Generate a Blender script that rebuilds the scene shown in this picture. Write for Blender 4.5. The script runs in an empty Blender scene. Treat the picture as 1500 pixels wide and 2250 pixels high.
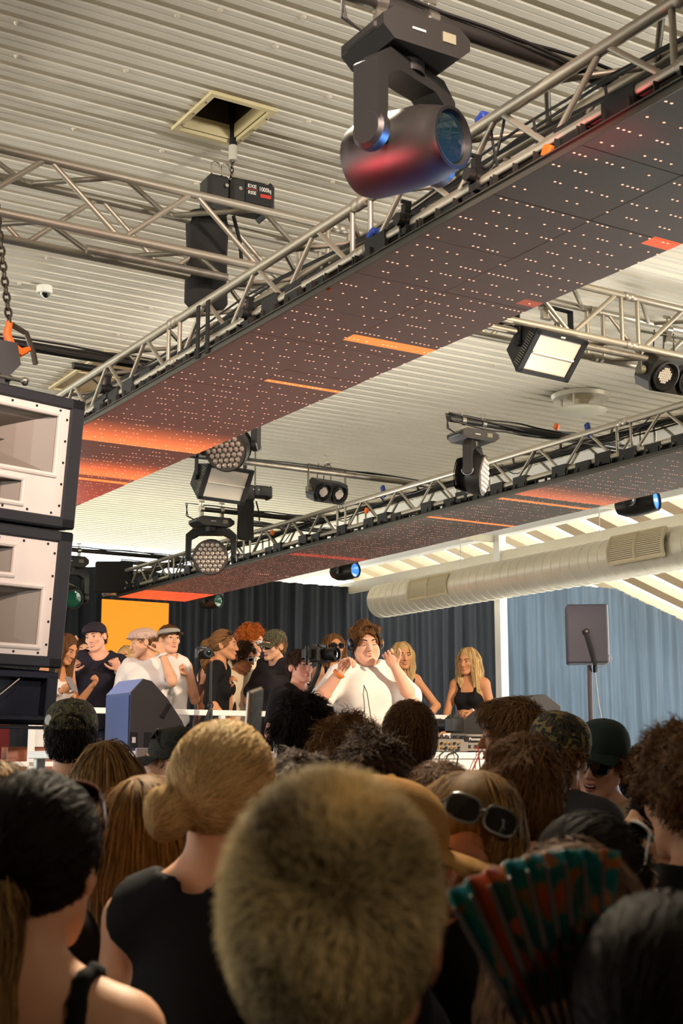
import bpy, bmesh, math, random
import numpy as np
from mathutils import Vector, Matrix, Euler

# ------------------------------------------------------------------ camera, sky, lights, exposure
SC = bpy.context.scene
COL = SC.collection
YAW = math.radians(31.6)          # the camera looks this far to the right of the truss direction (+Y)
PITCH = math.radians(10.35)
FPX = 3000.0                      # focal length in pixels of the 1500 x 2250 frame
CAMZ = 1.65
cam_data = bpy.data.cameras.new('camera')
cam_data.sensor_fit = 'VERTICAL'
cam_data.sensor_height = 36.0
cam_data.lens = 36.0 * FPX / 2250.0
cam_data.clip_start = 0.05
cam_data.dof.use_dof = True
cam_data.dof.focus_distance = 9.2
cam_data.dof.aperture_fstop = 7.5
cam = bpy.data.objects.new('camera', cam_data)
COL.objects.link(cam)
cam.location = (0, 0, CAMZ)
cam.rotation_euler = (math.radians(90) + PITCH, 0, -YAW)
SC.camera = cam

SC.view_settings.view_transform = 'Standard'
SC.view_settings.look = 'None'
SC.view_settings.exposure = 0.5
SC.view_settings.gamma = 1.0
SC.view_settings.use_curve_mapping = False

world = bpy.data.worlds.new('sky')
SC.world = world
world.use_nodes = True
wn = world.node_tree.nodes
wn.clear()
wout = wn.new('ShaderNodeOutputWorld')
wbg = wn.new('ShaderNodeBackground')
wbg.inputs['Color'].default_value = (0.93, 0.98, 1.0, 1)
wbg.inputs['Strength'].default_value = 2.2
world.node_tree.links.new(wbg.outputs[0], wout.inputs[0])

sun = bpy.data.lights.new('sun', 'SUN'); sun.energy = 17.0; sun.angle = math.radians(0.6); sun.color = (1.0, 0.95, 0.86)
sun_o = bpy.data.objects.new('sun', sun); COL.objects.link(sun_o)
sun_o.rotation_euler = Vector((-0.30, -0.34, -0.89)).to_track_quat('-Z', 'Y').to_euler()

def spot(name, loc, target, power, color, angle=40, blend=0.6, size=0.12):
    l = bpy.data.lights.new(name, 'SPOT')
    l.energy = power; l.color = color
    l.spot_size = math.radians(angle); l.spot_blend = blend
    l.shadow_soft_size = size
    o = bpy.data.objects.new(name, l)
    COL.objects.link(o)
    o.location = loc
    d = Vector(target) - Vector(loc)
    o.rotation_euler = d.to_track_quat('-Z', 'Y').to_euler()
    return o

# front-of-house stage lamps hung from the room's own trusses, over the crowd
spot('stage_spot', (6.9, 1.6, 4.6), (5.6, 10.2, 2.0), 1800, (1.0, 0.80, 0.58), 46, 0.7, 0.15)
spot('stage_spot', (1.2, 1.2, 4.8), (4.6, 9.8, 2.0), 1050, (1.0, 0.74, 0.62), 46, 0.7, 0.15)
spot('stage_spot', (8.8, 10.0, 3.7), (7.5, 10.4, 1.9), 170, (1.0, 0.62, 0.30), 70, 0.8, 0.10)
# added low pink spot, tinting the left edge of the DJ's tee
spot('stage_spot', (3.4, 7.0, 1.3), (4.6, 7.5, 1.9), 14, (1.0, 0.22, 0.35), 60, 0.8, 0.05)
# blue stage lamp low at the side, on the back of the wedge monitor
spot('stage_spot', (1.3, 7.6, 3.0), (2.87, 6.95, 1.92), 380, (0.05, 0.25, 1.0), 24, 0.5, 0.05)
# unseen fill spots added to brighten the ceiling, aimed up past the crowd
for x, y, z, tx, ty, tz, e, an in ((-7.6, 4.6, 3.7, 1.0, 9.5, 6.4, 1300, 58), (10.8, 4.6, 3.7, 6.3, 10.0, 6.3, 5400, 58), (-2.0, -5.6, 3.4, 1.5, 5.2, 5.9, 800, 28), (6.0, -5.6, 3.4, 4.8, 5.2, 5.9, 2600, 28)):
    spot('ceiling_fill_spot', (x, y, z), (tx, ty, tz), e, (1.0, 0.95, 0.87), an, 1.0, 0.4)
# unseen fill spots added around the stage, brightening LED strips and ceiling
for x, y, z, tx, ty, e in ((7.6, 5.6, 0.95, 3.4, 5.2, 300), (5.4, 14.4, 1.2, 5.4, 9.0, 900), (2.6, 14.4, 1.2, 4.6, 10.5, 200)):
    spot('upward_fill_spot', (x, y, z), (tx, ty, 4.6), e, (1.0, 0.95, 0.88), 48 if x == 5.4 else 80, 1.0, 0.2)
# dim fill spot added behind the crowd, standing in for spilled light
spot('fill_spot', (2.5, -5.0, 4.6), (0.9, 2.6, 1.5), 165, (1.0, 0.82, 0.60), 60, 1.0, 0.4)
# fill spot added behind the camera to brighten the flown speakers
spot('fill_spot', (3.5, -4.5, 4.2), (1.6, 5.8, 2.9), 900, (1.0, 0.93, 0.86), 18, 0.8, 0.2)
# overhead fill spot added to lift the hair tops of the front crowd
spot('fill_spot', (2.6, 4.4, 5.0), (0.6, 1.3, 1.7), 1350, (1.0, 0.84, 0.60), 62, 0.9, 0.25)
# coloured lamps grazing the underside of the big moving head
spot('stage_spot', (0.6, 4.2, 2.5), (2.42, 3.55, 3.58), 300, (1.0, 0.10, 0.12), 11, 0.6, 0.05)
spot('stage_spot', (4.6, 2.2, 2.3), (2.5, 3.5, 3.55), 1300, (0.12, 0.35, 1.0), 9, 0.6, 0.05)
# ------------------------------------------------------------------ helpers
R = math.radians
CY, SY, CP, SP = math.cos(YAW), math.sin(YAW), math.cos(PITCH), math.sin(PITCH)

def ray(px, py):
    """world direction (per unit of horizontal forward distance) of a pixel of the photograph"""
    dx, up = px - 750.0, 1125.0 - py
    F = FPX * CP - up * SP
    Z = FPX * SP + up * CP
    return Vector(((dx * CY + F * SY) / F, (F * CY - dx * SY) / F, Z / F))
CAM = Vector((0, 0, CAMZ))
def at_d(px, py, d): return CAM + ray(px, py) * d              # at horizontal forward distance d
def at_z(px, py, z): r = ray(px, py); return CAM + r * ((z - CAMZ) / r.z)
def at_y(px, py, y): r = ray(px, py); return CAM + r * (y / r.y)
def at_x(px, py, x): r = ray(px, py); return CAM + r * (x / r.x)
TOCAM = Vector((-SY, -CY, 0)); RIGHT = Vector((CY, -SY, 0)); UP = Vector((0, 0, 1))

def lin(c):
    return tuple((x / 255.0 / 12.92) if x / 255.0 <= 0.04045 else ((x / 255.0 + 0.055) / 1.055) ** 2.4 for x in c)

_mats = {}
def mat(name, col=(128, 128, 128), rough=0.6, metal=0.0, bump=0.0, bscale=200.0, var=0.0, vscale=8.0, spec=0.5, emit=None, estr=0.0, trans=0.0, sss=0.0, coat=0.0):
    """plain Principled material with procedural colour variation and fine relief"""
    if name in _mats: return _mats[name]
    m = bpy.data.materials.new(name); m.use_nodes = True
    nt = m.node_tree; b = nt.nodes['Principled BSDF']
    c = lin(col)
    b.inputs['Base Color'].default_value = (*c, 1)
    b.inputs['Roughness'].default_value = rough
    b.inputs['Metallic'].default_value = metal
    b.inputs['Specular IOR Level'].default_value = spec
    if coat: b.inputs['Coat Weight'].default_value = coat
    if trans: b.inputs['Transmission Weight'].default_value = trans
    if sss:
        b.inputs['Subsurface Weight'].default_value = sss
        b.inputs['Subsurface Radius'].default_value = (0.012, 0.004, 0.002)
        b.inputs['Subsurface Scale'].default_value = 0.6
    if emit:
        b.inputs['Emission Color'].default_value = (*lin(emit), 1)
        b.inputs['Emission Strength'].default_value = estr
    if var or bump:
        tc = nt.nodes.new('ShaderNodeTexCoord')
    if var:
        n = nt.nodes.new('ShaderNodeTexNoise'); n.inputs['Scale'].default_value = vscale; n.inputs['Detail'].default_value = 4
        nt.links.new(tc.outputs['Object'], n.inputs['Vector'])
        rp = nt.nodes.new('ShaderNodeMapRange')
        rp.inputs['From Min'].default_value = 0.3; rp.inputs['From Max'].default_value = 0.7
        rp.inputs['To Min'].default_value = 1 - var; rp.inputs['To Max'].default_value = 1 + var
        nt.links.new(n.outputs['Fac'], rp.inputs['Value'])
        mx = nt.nodes.new('ShaderNodeVectorMath'); mx.operation = 'SCALE'
        mx.inputs[0].default_value = c
        nt.links.new(rp.outputs['Result'], mx.inputs['Scale'])
        nt.links.new(mx.outputs['Vector'], b.inputs['Base Color'])
    if bump:
        n2 = nt.nodes.new('ShaderNodeTexNoise'); n2.inputs['Scale'].default_value = bscale; n2.inputs['Detail'].default_value = 3
        nt.links.new(tc.outputs['Object'], n2.inputs['Vector'])
        bp = nt.nodes.new('ShaderNodeBump'); bp.inputs['Strength'].default_value = bump; bp.inputs['Distance'].default_value = 0.004
        nt.links.new(n2.outputs['Fac'], bp.inputs['Height'])
        nt.links.new(bp.outputs['Normal'], b.inputs['Normal'])
    _mats[name] = m
    return m

def frame_to(d, up=(0, 0, 1)):
    """rotation whose local z looks along d, local x is horizontal"""
    z = Vector(d).normalized(); u = Vector(up)
    if abs(z.dot(u)) > 0.999: u = Vector((0, 1, 0))
    x = u.cross(z).normalized(); y = z.cross(x)
    return Matrix((x, y, z)).transposed()

class MB:
    """collects boxes, tubes, lathes and prisms into one mesh"""
    def __init__(s): s.v = []; s.f = []; s.m = []; s.mi = 0
    def add(s, vs, fs):
        o = len(s.v); s.v += [tuple(v) for v in vs]
        s.f += [tuple(i + o for i in f) for f in fs]; s.m += [s.mi] * len(fs)
        return s
    def mat(s, i): s.mi = i; return s
    def box(s, c, d, rot=None, taper=1.0):
        c = Vector(c); x, y, z = (k * 0.5 for k in d); t = taper
        vs = [Vector(p) for p in ((-x, -y, -z), (x, -y, -z), (x, y, -z), (-x, y, -z), (-x * t, -y * t, z), (x * t, -y * t, z), (x * t, y * t, z), (-x * t, y * t, z))]
        if rot is not None: vs = [rot @ p for p in vs]
        return s.add([c + p for p in vs], [(0, 3, 2, 1), (4, 5, 6, 7), (0, 1, 5, 4), (1, 2, 6, 5), (2, 3, 7, 6), (3, 0, 4, 7)])
    def rbox(s, c, d, b, rot=None):
        """box with all edges chamfered by b"""
        c = Vector(c); X, Y, Z = (k * 0.5 for k in d)
        pts = []; idx = {}
        for sx in (-1, 1):
            for sy in (-1, 1):
                for sz in (-1, 1):
                    for ax in range(3):
                        p = [sx * X, sy * Y, sz * Z]
                        for q in range(3):
                            if q != ax: p[q] -= (sx, sy, sz)[q] * b
                        idx[(sx, sy, sz, ax)] = len(pts); pts.append(Vector(p))
        if rot is not None: pts = [rot @ p for p in pts]
        fs = []
        def quad(l, n):
            a = [pts[i] for i in l]
            nn = (a[1] - a[0]).cross(a[2] - a[0])
            n = rot @ Vector(n) if rot is not None else Vector(n)
            fs.append(tuple(l) if nn.dot(n) > 0 else tuple(reversed(l)))
        for ax in range(3):
            o1, o2 = (ax + 1) % 3, (ax + 2) % 3
            for sg in (-1, 1):
                l = []
                for a, b2 in ((-1, -1), (1, -1), (1, 1), (-1, 1)):
                    k = [0, 0, 0]; k[ax] = sg; k[o1] = a; k[o2] = b2
                    l.append(idx[(*k, ax)])
                n = [0, 0, 0]; n[ax] = sg; quad(l, n)
            for a in (-1, 1):
                for b2 in (-1, 1):
                    l = []
                    for e, which in ((-1, o1), (1, o1), (1, o2), (-1, o2)):
                        k = [0, 0, 0]; k[ax] = e; k[o1] = a; k[o2] = b2
                        l.append(idx[(*k, which)])
                    n = [0, 0, 0]; n[o1] = a; n[o2] = b2; quad(l, n)
        for sx in (-1, 1):
            for sy in (-1, 1):
                for sz in (-1, 1):
                    quad([idx[(sx, sy, sz, q)] for q in range(3)], (sx, sy, sz))
        return s.add([c + p for p in pts], fs)
    def cyl(s, a, b, r, r2=None, n=12, caps=True):
        a, b = Vector(a), Vector(b); r2 = r if r2 is None else r2
        M = frame_to(b - a)
        ring = [Vector((math.cos(2 * math.pi * k / n), math.sin(2 * math.pi * k / n), 0)) for k in range(n)]
        vs = [a + M @ (p * r) for p in ring] + [b + M @ (p * r2) for p in ring]
        fs = [(k, (k + 1) % n, n + (k + 1) % n, n + k) for k in range(n)]
        if caps: fs += [tuple(reversed(range(n))), tuple(range(n, 2 * n))]
        return s.add(vs, fs)
    def lathe(s, o, d, prof, n=24, closed=True, sx=1.0, sy=1.0, up=(0, 0, 1)):
        """prof: list of (radius, position along d)"""
        o = Vector(o); M = frame_to(d, up); vs = []; fs = []
        for r, h in prof:
            for k in range(n):
                t = 2 * math.pi * k / n
                vs.append(o + M @ Vector((r * sx * math.cos(t), r * sy * math.sin(t), h)))
        for i in range(len(prof) - 1):
            for k in range(n):
                fs.append((i * n + k, i * n + (k + 1) % n, (i + 1) * n + (k + 1) % n, (i + 1) * n + k))
        if closed:
            fs.append(tuple(reversed(range(n)))); e = (len(prof) - 1) * n
            fs.append(tuple(range(e, e + n)))
        return s.add(vs, fs)
    def prism(s, poly, o, u, v, w):
        """polygon in the (u, v) plane at o, extruded along w"""
        o, u, v, w = Vector(o), Vector(u), Vector(v), Vector(w); n = len(poly)
        vs = [o + u * a + v * b for a, b in poly] + [o + u * a + v * b + w for a, b in poly]
        ar = sum(poly[i][0] * poly[(i + 1) % n][1] - poly[(i + 1) % n][0] * poly[i][1] for i in range(n))
        flip = (ar * u.cross(v).dot(w)) < 0
        fs = [tuple(reversed(range(n))), tuple(range(n, 2 * n))] + [(k, (k + 1) % n, n + (k + 1) % n, n + k) for k in range(n)]
        if flip: fs = [tuple(reversed(f)) for f in fs]
        return s.add(vs, fs)
    def ell(s, c, r, rot=None, nu=12, nv=8):
        c = Vector(c); vs = []; fs = []
        for i in range(1, nv):
            for k in range(nu):
                t, ph = 2 * math.pi * k / nu, math.pi * i / nv
                p = Vector((r[0] * math.sin(ph) * math.cos(t), r[1] * math.sin(ph) * math.sin(t), -r[2] * math.cos(ph)))
                vs.append(c + (rot @ p if rot is not None else p))
        b = Vector((0, 0, -r[2])); t = Vector((0, 0, r[2]))
        vs += [c + (rot @ b if rot is not None else b), c + (rot @ t if rot is not None else t)]
        for i in range(nv - 2):
            for k in range(nu):
                fs.append((i * nu + k, i * nu + (k + 1) % nu, (i + 1) * nu + (k + 1) % nu, (i + 1) * nu + k))
        e = (nv - 1) * nu
        for k in range(nu):
            fs.append((e, (k + 1) % nu, k)); fs.append((e + 1, (nv - 2) * nu + k, (nv - 2) * nu + (k + 1) % nu))
        return s.add(vs, fs)
    def tube(s, pts, r, n=6, caps=True):
        pts = [Vector(p) for p in pts]; vs = []; fs = []; m = len(pts)
        rr = r if isinstance(r, (list, tuple)) else [r] * m
        prev = None
        for i, p in enumerate(pts):
            d = (pts[min(i + 1, m - 1)] - pts[max(i - 1, 0)])
            if d.length < 1e-9: d = Vector((0, 0, 1))
            d.normalize()
            if prev is None:
                M = frame_to(d); x = M.col[0]
            else:
                x = prev - d * prev.dot(d); x.normalize()
            prev = x; y = d.cross(x)
            for k in range(n):
                t = 2 * math.pi * k / n
                vs.append(p + (x * math.cos(t) + y * math.sin(t)) * rr[i])
        for i in range(m - 1):
            for k in range(n):
                fs.append((i * n + k, i * n + (k + 1) % n, (i + 1) * n + (k + 1) % n, (i + 1) * n + k))
        if caps: fs += [tuple(reversed(range(n))), tuple(range((m - 1) * n, m * n))]
        return s.add(vs, fs)
    def build(s, name, mats, parent=None, smooth=35):
        me = bpy.data.meshes.new(name)
        me.from_pydata(s.v, [], s.f)
        mats = mats if isinstance(mats, (list, tuple)) else [mats]
        for m in mats: me.materials.append(m)
        if len(mats) > 1: me.polygons.foreach_set('material_index', s.m)
        if smooth:
            me.polygons.foreach_set('use_smooth', [True] * len(me.polygons))
            me.set_sharp_from_angle(angle=R(smooth))
        me.update()
        return link(name, me, parent)

def link(name, data, parent=None):
    o = bpy.data.objects.new(name, data); COL.objects.link(o)
    if parent is not None: o.parent = parent
    return o
def thing(name, label, cat, loc=(0, 0, 0), rot=None, group=None):
    o = link(name, None); o.location = loc; o.empty_display_size = 0.1
    if rot is not None: o.rotation_euler = rot
    return tag(o, label, cat, group)
def tag(o, label=None, cat=None, group=None, kind=None):
    if label: o['label'] = label
    if cat: o['category'] = cat
    if group: o['group'] = group
    if kind: o['kind'] = kind
    return o
def struct(o, label=None): o['kind'] = 'structure'; return tag(o, label)
def copy_tree(o, parent=None):
    c = o.copy(); COL.objects.link(c)
    if parent is not None: c.parent = parent
    for ch in o.children: copy_tree(ch, c)
    return c
def inst(name, src, M, parent):
    """another object sharing src's mesh, with its own matrix"""
    o = link(name, src.data, parent); o.matrix_basis = M; return o

def sag(a, b, drop, n=9):
    a, b = Vector(a), Vector(b)
    return [a.lerp(b, t) - UP * drop * 4 * t * (1 - t) for t in (k / (n - 1) for k in range(n))]

def text_mesh(txt, size, m, parent, M, depth=0.001, bold=0.0, shear=0.0, sx=1.0):
    cu = bpy.data.curves.new('lettering', 'FONT'); cu.body = txt; cu.size = size; cu.extrude = depth; cu.offset = bold; cu.shear = shear
    cu.align_x = 'CENTER'; cu.align_y = 'CENTER'
    t = bpy.data.objects.new('lettering', cu); COL.objects.link(t)
    dg = bpy.context.evaluated_depsgraph_get()
    me = bpy.data.meshes.new_from_object(t.evaluated_get(dg))
    bpy.data.objects.remove(t)
    me.materials.clear(); me.materials.append(m)
    o = link('lettering', me, parent); o.matrix_basis = M @ Matrix.Diagonal((sx, 1, 1, 1)); return o

M_ALU = mat('brushed_aluminium', (176, 168, 152), 0.46, 0.72, 0.08, 300, 0.10, 9)
M_ALU_DULL = mat('dull_steel_pipe', (150, 144, 132), 0.45, 0.8, 0.1, 200, 0.2, 14)
M_BLACK = mat('black_plastic', (34, 33, 31), 0.42, 0.0, 0.12, 500)
M_BLACKM = mat('black_painted_steel', (24, 24, 24), 0.5, 0.2, 0.05, 300)
M_CABLE = mat('black_rubber_cable', (20, 20, 20), 0.55)
M_BAG = mat('black_cordura', (26, 25, 24), 0.85, 0.0, 0.5, 400, 0.2, 10)
M_CHROME = mat('zinc_plated_steel', (205, 200, 188), 0.25, 0.95)
M_WHITE = mat('white_painted_steel', (236, 234, 228), 0.45, 0, 0.03, 100, 0.03, 3)
M_ORANGE = mat('orange_plastic', (226, 104, 24), 0.5)
M_BLUE = mat('blue_tape', (30, 58, 140), 0.5)
M_CHAIN = mat('chain_steel', (92, 84, 74), 0.4, 0.9)
# ------------------------------------------------------------------ the room
ZC = 5.40                          # underside of the corrugated ceiling
XW = 11.2                          # line of posts along the open side
def flat(name, x0, x1, y0, y1, z0, z1, m):
    o = MB().box(((x0 + x1) / 2, (y0 + y1) / 2, (z0 + z1) / 2), (x1 - x0, y1 - y0, z1 - z0)).build(name, m, None, 0)
    return struct(o)
M_CONC = mat('dark_concrete', (36, 33, 31), 0.8, 0, 0.2, 20, 0.2, 2)
flat('ground_bounce', -40, 40, 22.6, 60, -0.5, -0.2, mat('grey_bounce_ground', (150, 152, 138), 0.9, 0, 0.3, 60, 0.2, 6))  # unseen grey ground added to temper light bounced onto the far ceiling
M_DWALL = mat('dark_painted_wall', (22, 20, 19), 0.8, 0, 0.1, 30, 0.1, 2)
flat('floor', -8, XW + 0.2, -6, 22.3, -0.2, 0, M_CONC)
flat('ground_terrace', -60, 70, -60, 80, -0.6, -0.22, mat('pale_terrace_paving', (206, 200, 188), 0.8, 0, 0.1, 30, 0.05, 1))  # unseen outdoor ground, made pale to bounce sunlight onto the ceiling
flat('wall_back', -8, XW, -6.2, -6, 0, ZC + 0.05, M_DWALL)
flat('wall_left', -8.2, -8, -6, 5.0, 0, ZC + 0.05, M_DWALL)
flat('wall_right', XW, XW + 0.2, -6, 5.0, 0, ZC + 0.05, M_DWALL)  # unseen wall, added to keep side light off the crowd
# white header over the open side
M_CREAM = mat('cream_painted_steel', (226, 218, 196), 0.5, 0, 0.04, 60, 0.04, 3)
flat('trim_1', XW - 0.06, XW + 0.1, -6.0, 22.3, CAMZ + 2.95, ZC + 0.1, M_WHITE)
hc = [at_z(px, py, ZC) for px, py in ((465, 197), (612, 237), (378, 280))]
HX0, HX1, HY0, HY1 = hc[0].x, hc[1].x, hc[0].y, hc[2].y
# corrugated sheet ceiling: ribs run along X, with an opening for the hatch
def corrugated():
    per = 0.165; y = -6.0; prof = []
    while y < 22.3:
        prof += [(y, 0), (y + 0.034, 0), (y + 0.038, 0.004), (y + 0.046, 0.004), (y + 0.050, 0), (y + 0.100, 0), (y + 0.108, 0.042), (y + 0.152, 0.042), (y + 0.162, 0)]
        y += per
    xs = sorted([-8.0, -4, 0, 4.2, 8, XW + 0.1, HX0 + 0.03, HX1 - 0.03]); n = len(xs)
    vs = [(x, a, ZC + b) for a, b in prof for x in xs]
    fs = []
    for i in range(len(prof) - 1):
        for k in range(n - 1):
            cx, cy = (xs[k] + xs[k + 1]) / 2, (prof[i][0] + prof[i + 1][0]) / 2
            if HX0 < cx < HX1 and HY0 + 0.035 < cy < HY1 - 0.035: continue
            fs.append((i * n + k, i * n + k + 1, (i + 1) * n + k + 1, (i + 1) * n + k))
    mb = MB(); mb.add(vs, [tuple(reversed(f)) for f in fs])
    return mb.build('ceiling', mat('cream_enamel_sheet', (228, 220, 202), 0.48, 0.0, 0.1, 120, 0.05, 1.2), None, 0)
ceil = struct(corrugated())
flat('roof', -8.2, XW + 0.1, -6.2, 22.3, ZC + 0.62, ZC + 0.8, M_DWALL)
# screw heads in the ceiling sheets
sb = MB().lathe((0, 0, 0), (0, 0, -1), [(0.017, 0), (0.017, 0.004), (0.012, 0.010), (0.004, 0.013)], 8)
s0 = sb.build('fastener', mat('fastener_cap', (222, 210, 188), 0.5), ceil)
rng = random.Random(4)
k = 0
for px, py in [(34, 128), (257, 176), (160, 286), (350, 336), (370, 55), (585, 120), (415, 416), (104, 566), (40, 625), (333, 675), (708, 415), (654, 285), (595, 492), (865, 912), (775, 912), (740, 940), (895, 845), (975, 848), (1078, 806), (1110, 640), (930, 970), (1130, 820), (258, 736), (190, 812), (30, 60), (480, 25), (640, 60), (700, 230), (1100, 130), (560, 410), (480, 590)]:
    p = at_z(px, py, ZC)
    kk = math.floor((p.y + 6.0) / 0.165); p.y = -6.0 + kk * 0.165 + 0.020
    if k == 0: s0.location = (p.x, p.y, ZC)
    else: inst('fastener', s0, Matrix.Translation((p.x, p.y, ZC)), ceil)
    k += 1

# ceiling hatches with an angle frame and a dark shaft
M_FRAME = mat('hatch_frame_cream', (222, 206, 160), 0.5, 0, 0.05, 80, 0.05, 4)
def hatch(name, x0, x1, y0, y1, label, lid):
    t = thing(name, label, 'hatch', ((x0 + x1) / 2, (y0 + y1) / 2, ZC))
    w, d = (x1 - x0) / 2, (y1 - y0) / 2; fw = 0.035
    fr = MB()
    for sx in (-1, 1): fr.box((sx * (w - fw / 2), 0, -0.012), (fw, 2 * d, 0.022))
    for sy in (-1, 1): fr.box((0, sy * (d - fw / 2), -0.012), (2 * w - 2 * fw, fw, 0.022))
    f = fr.build('hatch_frame', M_FRAME, t, 0)
    for sx in (-1, 1):
        for q in (-0.6, 0, 0.6):
            MB().cyl((sx * (w - fw / 2), q * d, -0.028), (sx * (w - fw / 2), q * d, -0.02), 0.008, n=6).build('frame_screw', M_CHROME, f)
    if lid:
        MB().box((0, 0, 0.0), (2 * w - 2 * fw, 2 * d - 2 * fw, 0.012)).build('hatch_lid', mat('hatch_lid_tan', (186, 158, 112), 0.6, 0, 0.05, 50, 0.06, 3), t, 0)
        MB().box((0, 0.02, -0.012), (2 * w - 2 * fw, 0.02, 0.012)).build('lid_strip', M_FRAME, t, 0)
    else:
        sh = MB(); h = 0.55; wi, di = w - fw, d - fw
        for sx in (-1, 1): sh.box((sx * wi, 0, h / 2), (0.01, 2 * di, h))
        for sy in (-1, 1): sh.box((0, sy * di, h / 2), (2 * wi, 0.01, h))
        sh.box((0, 0, h), (2 * wi, 2 * di, 0.01))
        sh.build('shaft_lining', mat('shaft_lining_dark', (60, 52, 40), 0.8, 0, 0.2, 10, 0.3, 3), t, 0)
        kb = MB()
        for sx in (-1, 1): kb.box((sx * (wi - 0.008), 0, 0.045), (0.006, 2 * di, 0.09))
        for sy in (-1, 1): kb.box((0, sy * (di - 0.008), 0.045), (2 * wi, 0.006, 0.09))
        kb.build('shaft_upstand', M_FRAME, t, 0)
    return t
hatch('ceiling_hatch', HX0, HX1, HY0, HY1, 'open ceiling hatch with cream frame and the hoist chain coming out', False)
h2 = [at_z(px, py, ZC) for px, py in ((228, 770), (113, 852))]
hatch('ceiling_hatch', h2[0].x, h2[0].x + (HX1 - HX0) * 1.5, h2[0].y, h2[1].y, 'closed ceiling hatch with tan lid behind the outrigger pipe', True)

# white post, beam and bracket arms of the open side
PP = at_x(1101, 1400, XW); PYP = PP.y
struct(MB().rbox((XW, PYP, ZC / 2), (0.125, 0.125, ZC), 0.006).build('trim_2', M_WHITE, None, 0))
struct(MB().rbox((XW + 0.02, 13.3, CAMZ + 2.66), (0.07, 17.0, 0.17), 0.005).build('trim_3', M_CREAM, None, 0))

# lean-to terrace roof: translucent sheets between rafters, falling away from the room
M_SHEET = bpy.data.materials.new('translucent_roof_sheet'); M_SHEET.use_nodes = True
_nt = M_SHEET.node_tree; _nt.nodes.clear()
_o = _nt.nodes.new('ShaderNodeOutputMaterial'); _t = _nt.nodes.new('ShaderNodeBsdfTranslucent'); _t.inputs['Color'].default_value = (0.86, 0.92, 0.98, 1)
_p = _nt.nodes.new('ShaderNodeBsdfTransparent'); _mx = _nt.nodes.new('ShaderNodeMixShader'); _mx.inputs[0].default_value = 0.35
_nt.links.new(_t.outputs[0], _mx.inputs[1]); _nt.links.new(_p.outputs[0], _mx.inputs[2]); _nt.links.new(_mx.outputs[0], _o.inputs[0])
def rz(x): return CAMZ + 3.05 - 0.30 * (x - 16.8)
troof = MB()
RX0, RX1 = XW + 0.15, 23.0
troof.prism([(RX0, rz(RX0) + 0.16), (RX1, rz(RX1) + 0.16), (RX1, rz(RX1) + 0.18), (RX0, rz(RX0) + 0.18)], (0, 2, 0), (1, 0, 0), (0, 0, 1), (0, 22, 0))
tr = struct(troof.build('roof_terrace', M_SHEET, None, 0))
M_RAFT = mat('tan_rafter', (150, 126, 94), 0.6, 0, 0.1, 40, 0.06, 3)
raf = None
y = 3.0
while y < 24:
    M = Matrix.Translation((0, y, 0))
    if raf is None:
        raf = MB().prism([(RX0, rz(RX0) - 0.02), (RX1, rz(RX1) - 0.02), (RX1, rz(RX1) + 0.15), (RX0, rz(RX0) + 0.15)], (0, 0, 0), (1, 0, 0), (0, 0, 1), (0, 0.30, 0)).build('rafter', M_RAFT, tr, 0)
        raf.matrix_basis = M
    else: inst('rafter', raf, M, tr)
    y += 0.75

# drapes
def drape_mat(name, col, transl, tcol):
    m = bpy.data.materials.new(name); m.use_nodes = True
    nt = m.node_tree; b = nt.nodes['Principled BSDF']; out = nt.nodes['Material Output']
    b.inputs['Base Color'].default_value = (*lin(col), 1); b.inputs['Roughness'].default_value = 0.9; b.inputs['Specular IOR Level'].default_value = 0.1
    tl = nt.nodes.new('ShaderNodeBsdfTranslucent'); tl.inputs['Color'].default_value = (*lin(tcol), 1)
    mx = nt.nodes.new('ShaderNodeMixShader'); mx.inputs[0].default_value = transl
    tc = nt.nodes.new('ShaderNodeTexCoord'); mp = nt.nodes.new('ShaderNodeMapping'); mp.inputs['Scale'].default_value = (9, 9, 0.25)
    nz = nt.nodes.new('ShaderNodeTexNoise'); nz.inputs['Scale'].default_value = 1.6; nz.inputs['Detail'].default_value = 5  # vertical streaks painted in for the light lines along the folds
    nt.links.new(tc.outputs['Object'], mp.inputs[0]); nt.links.new(mp.outputs[0], nz.inputs['Vector'])
    rp = nt.nodes.new('ShaderNodeMapRange'); rp.inputs['From Min'].default_value = 0.35; rp.inputs['From Max'].default_value = 0.7; rp.inputs['To Min'].default_value = 0.72; rp.inputs['To Max'].default_value = 1.45
    nt.links.new(nz.outputs['Fac'], rp.inputs[0]); sc = nt.nodes.new('ShaderNodeVectorMath'); sc.operation = 'SCALE'; sc.inputs[0].default_value = lin(tcol)
    nt.links.new(rp.outputs[0], sc.inputs['Scale']); nt.links.new(sc.outputs[0], tl.inputs['Color'])
    nt.links.new(b.outputs[0], mx.inputs[1]); nt.links.new(tl.outputs[0], mx.inputs[2]); nt.links.new(mx.outputs[0], out.inputs[0])
    return m
M_DRAPE = drape_mat('charcoal_drape', (46, 47, 50), 0.09, (44, 50, 58))
M_DRAPE_BACKLIT = drape_mat('charcoal_drape_backlit', (84, 90, 98), 0.50, (78, 94, 108))  # same cloth as the charcoal one; backlight put into paler, bluer colour
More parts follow.
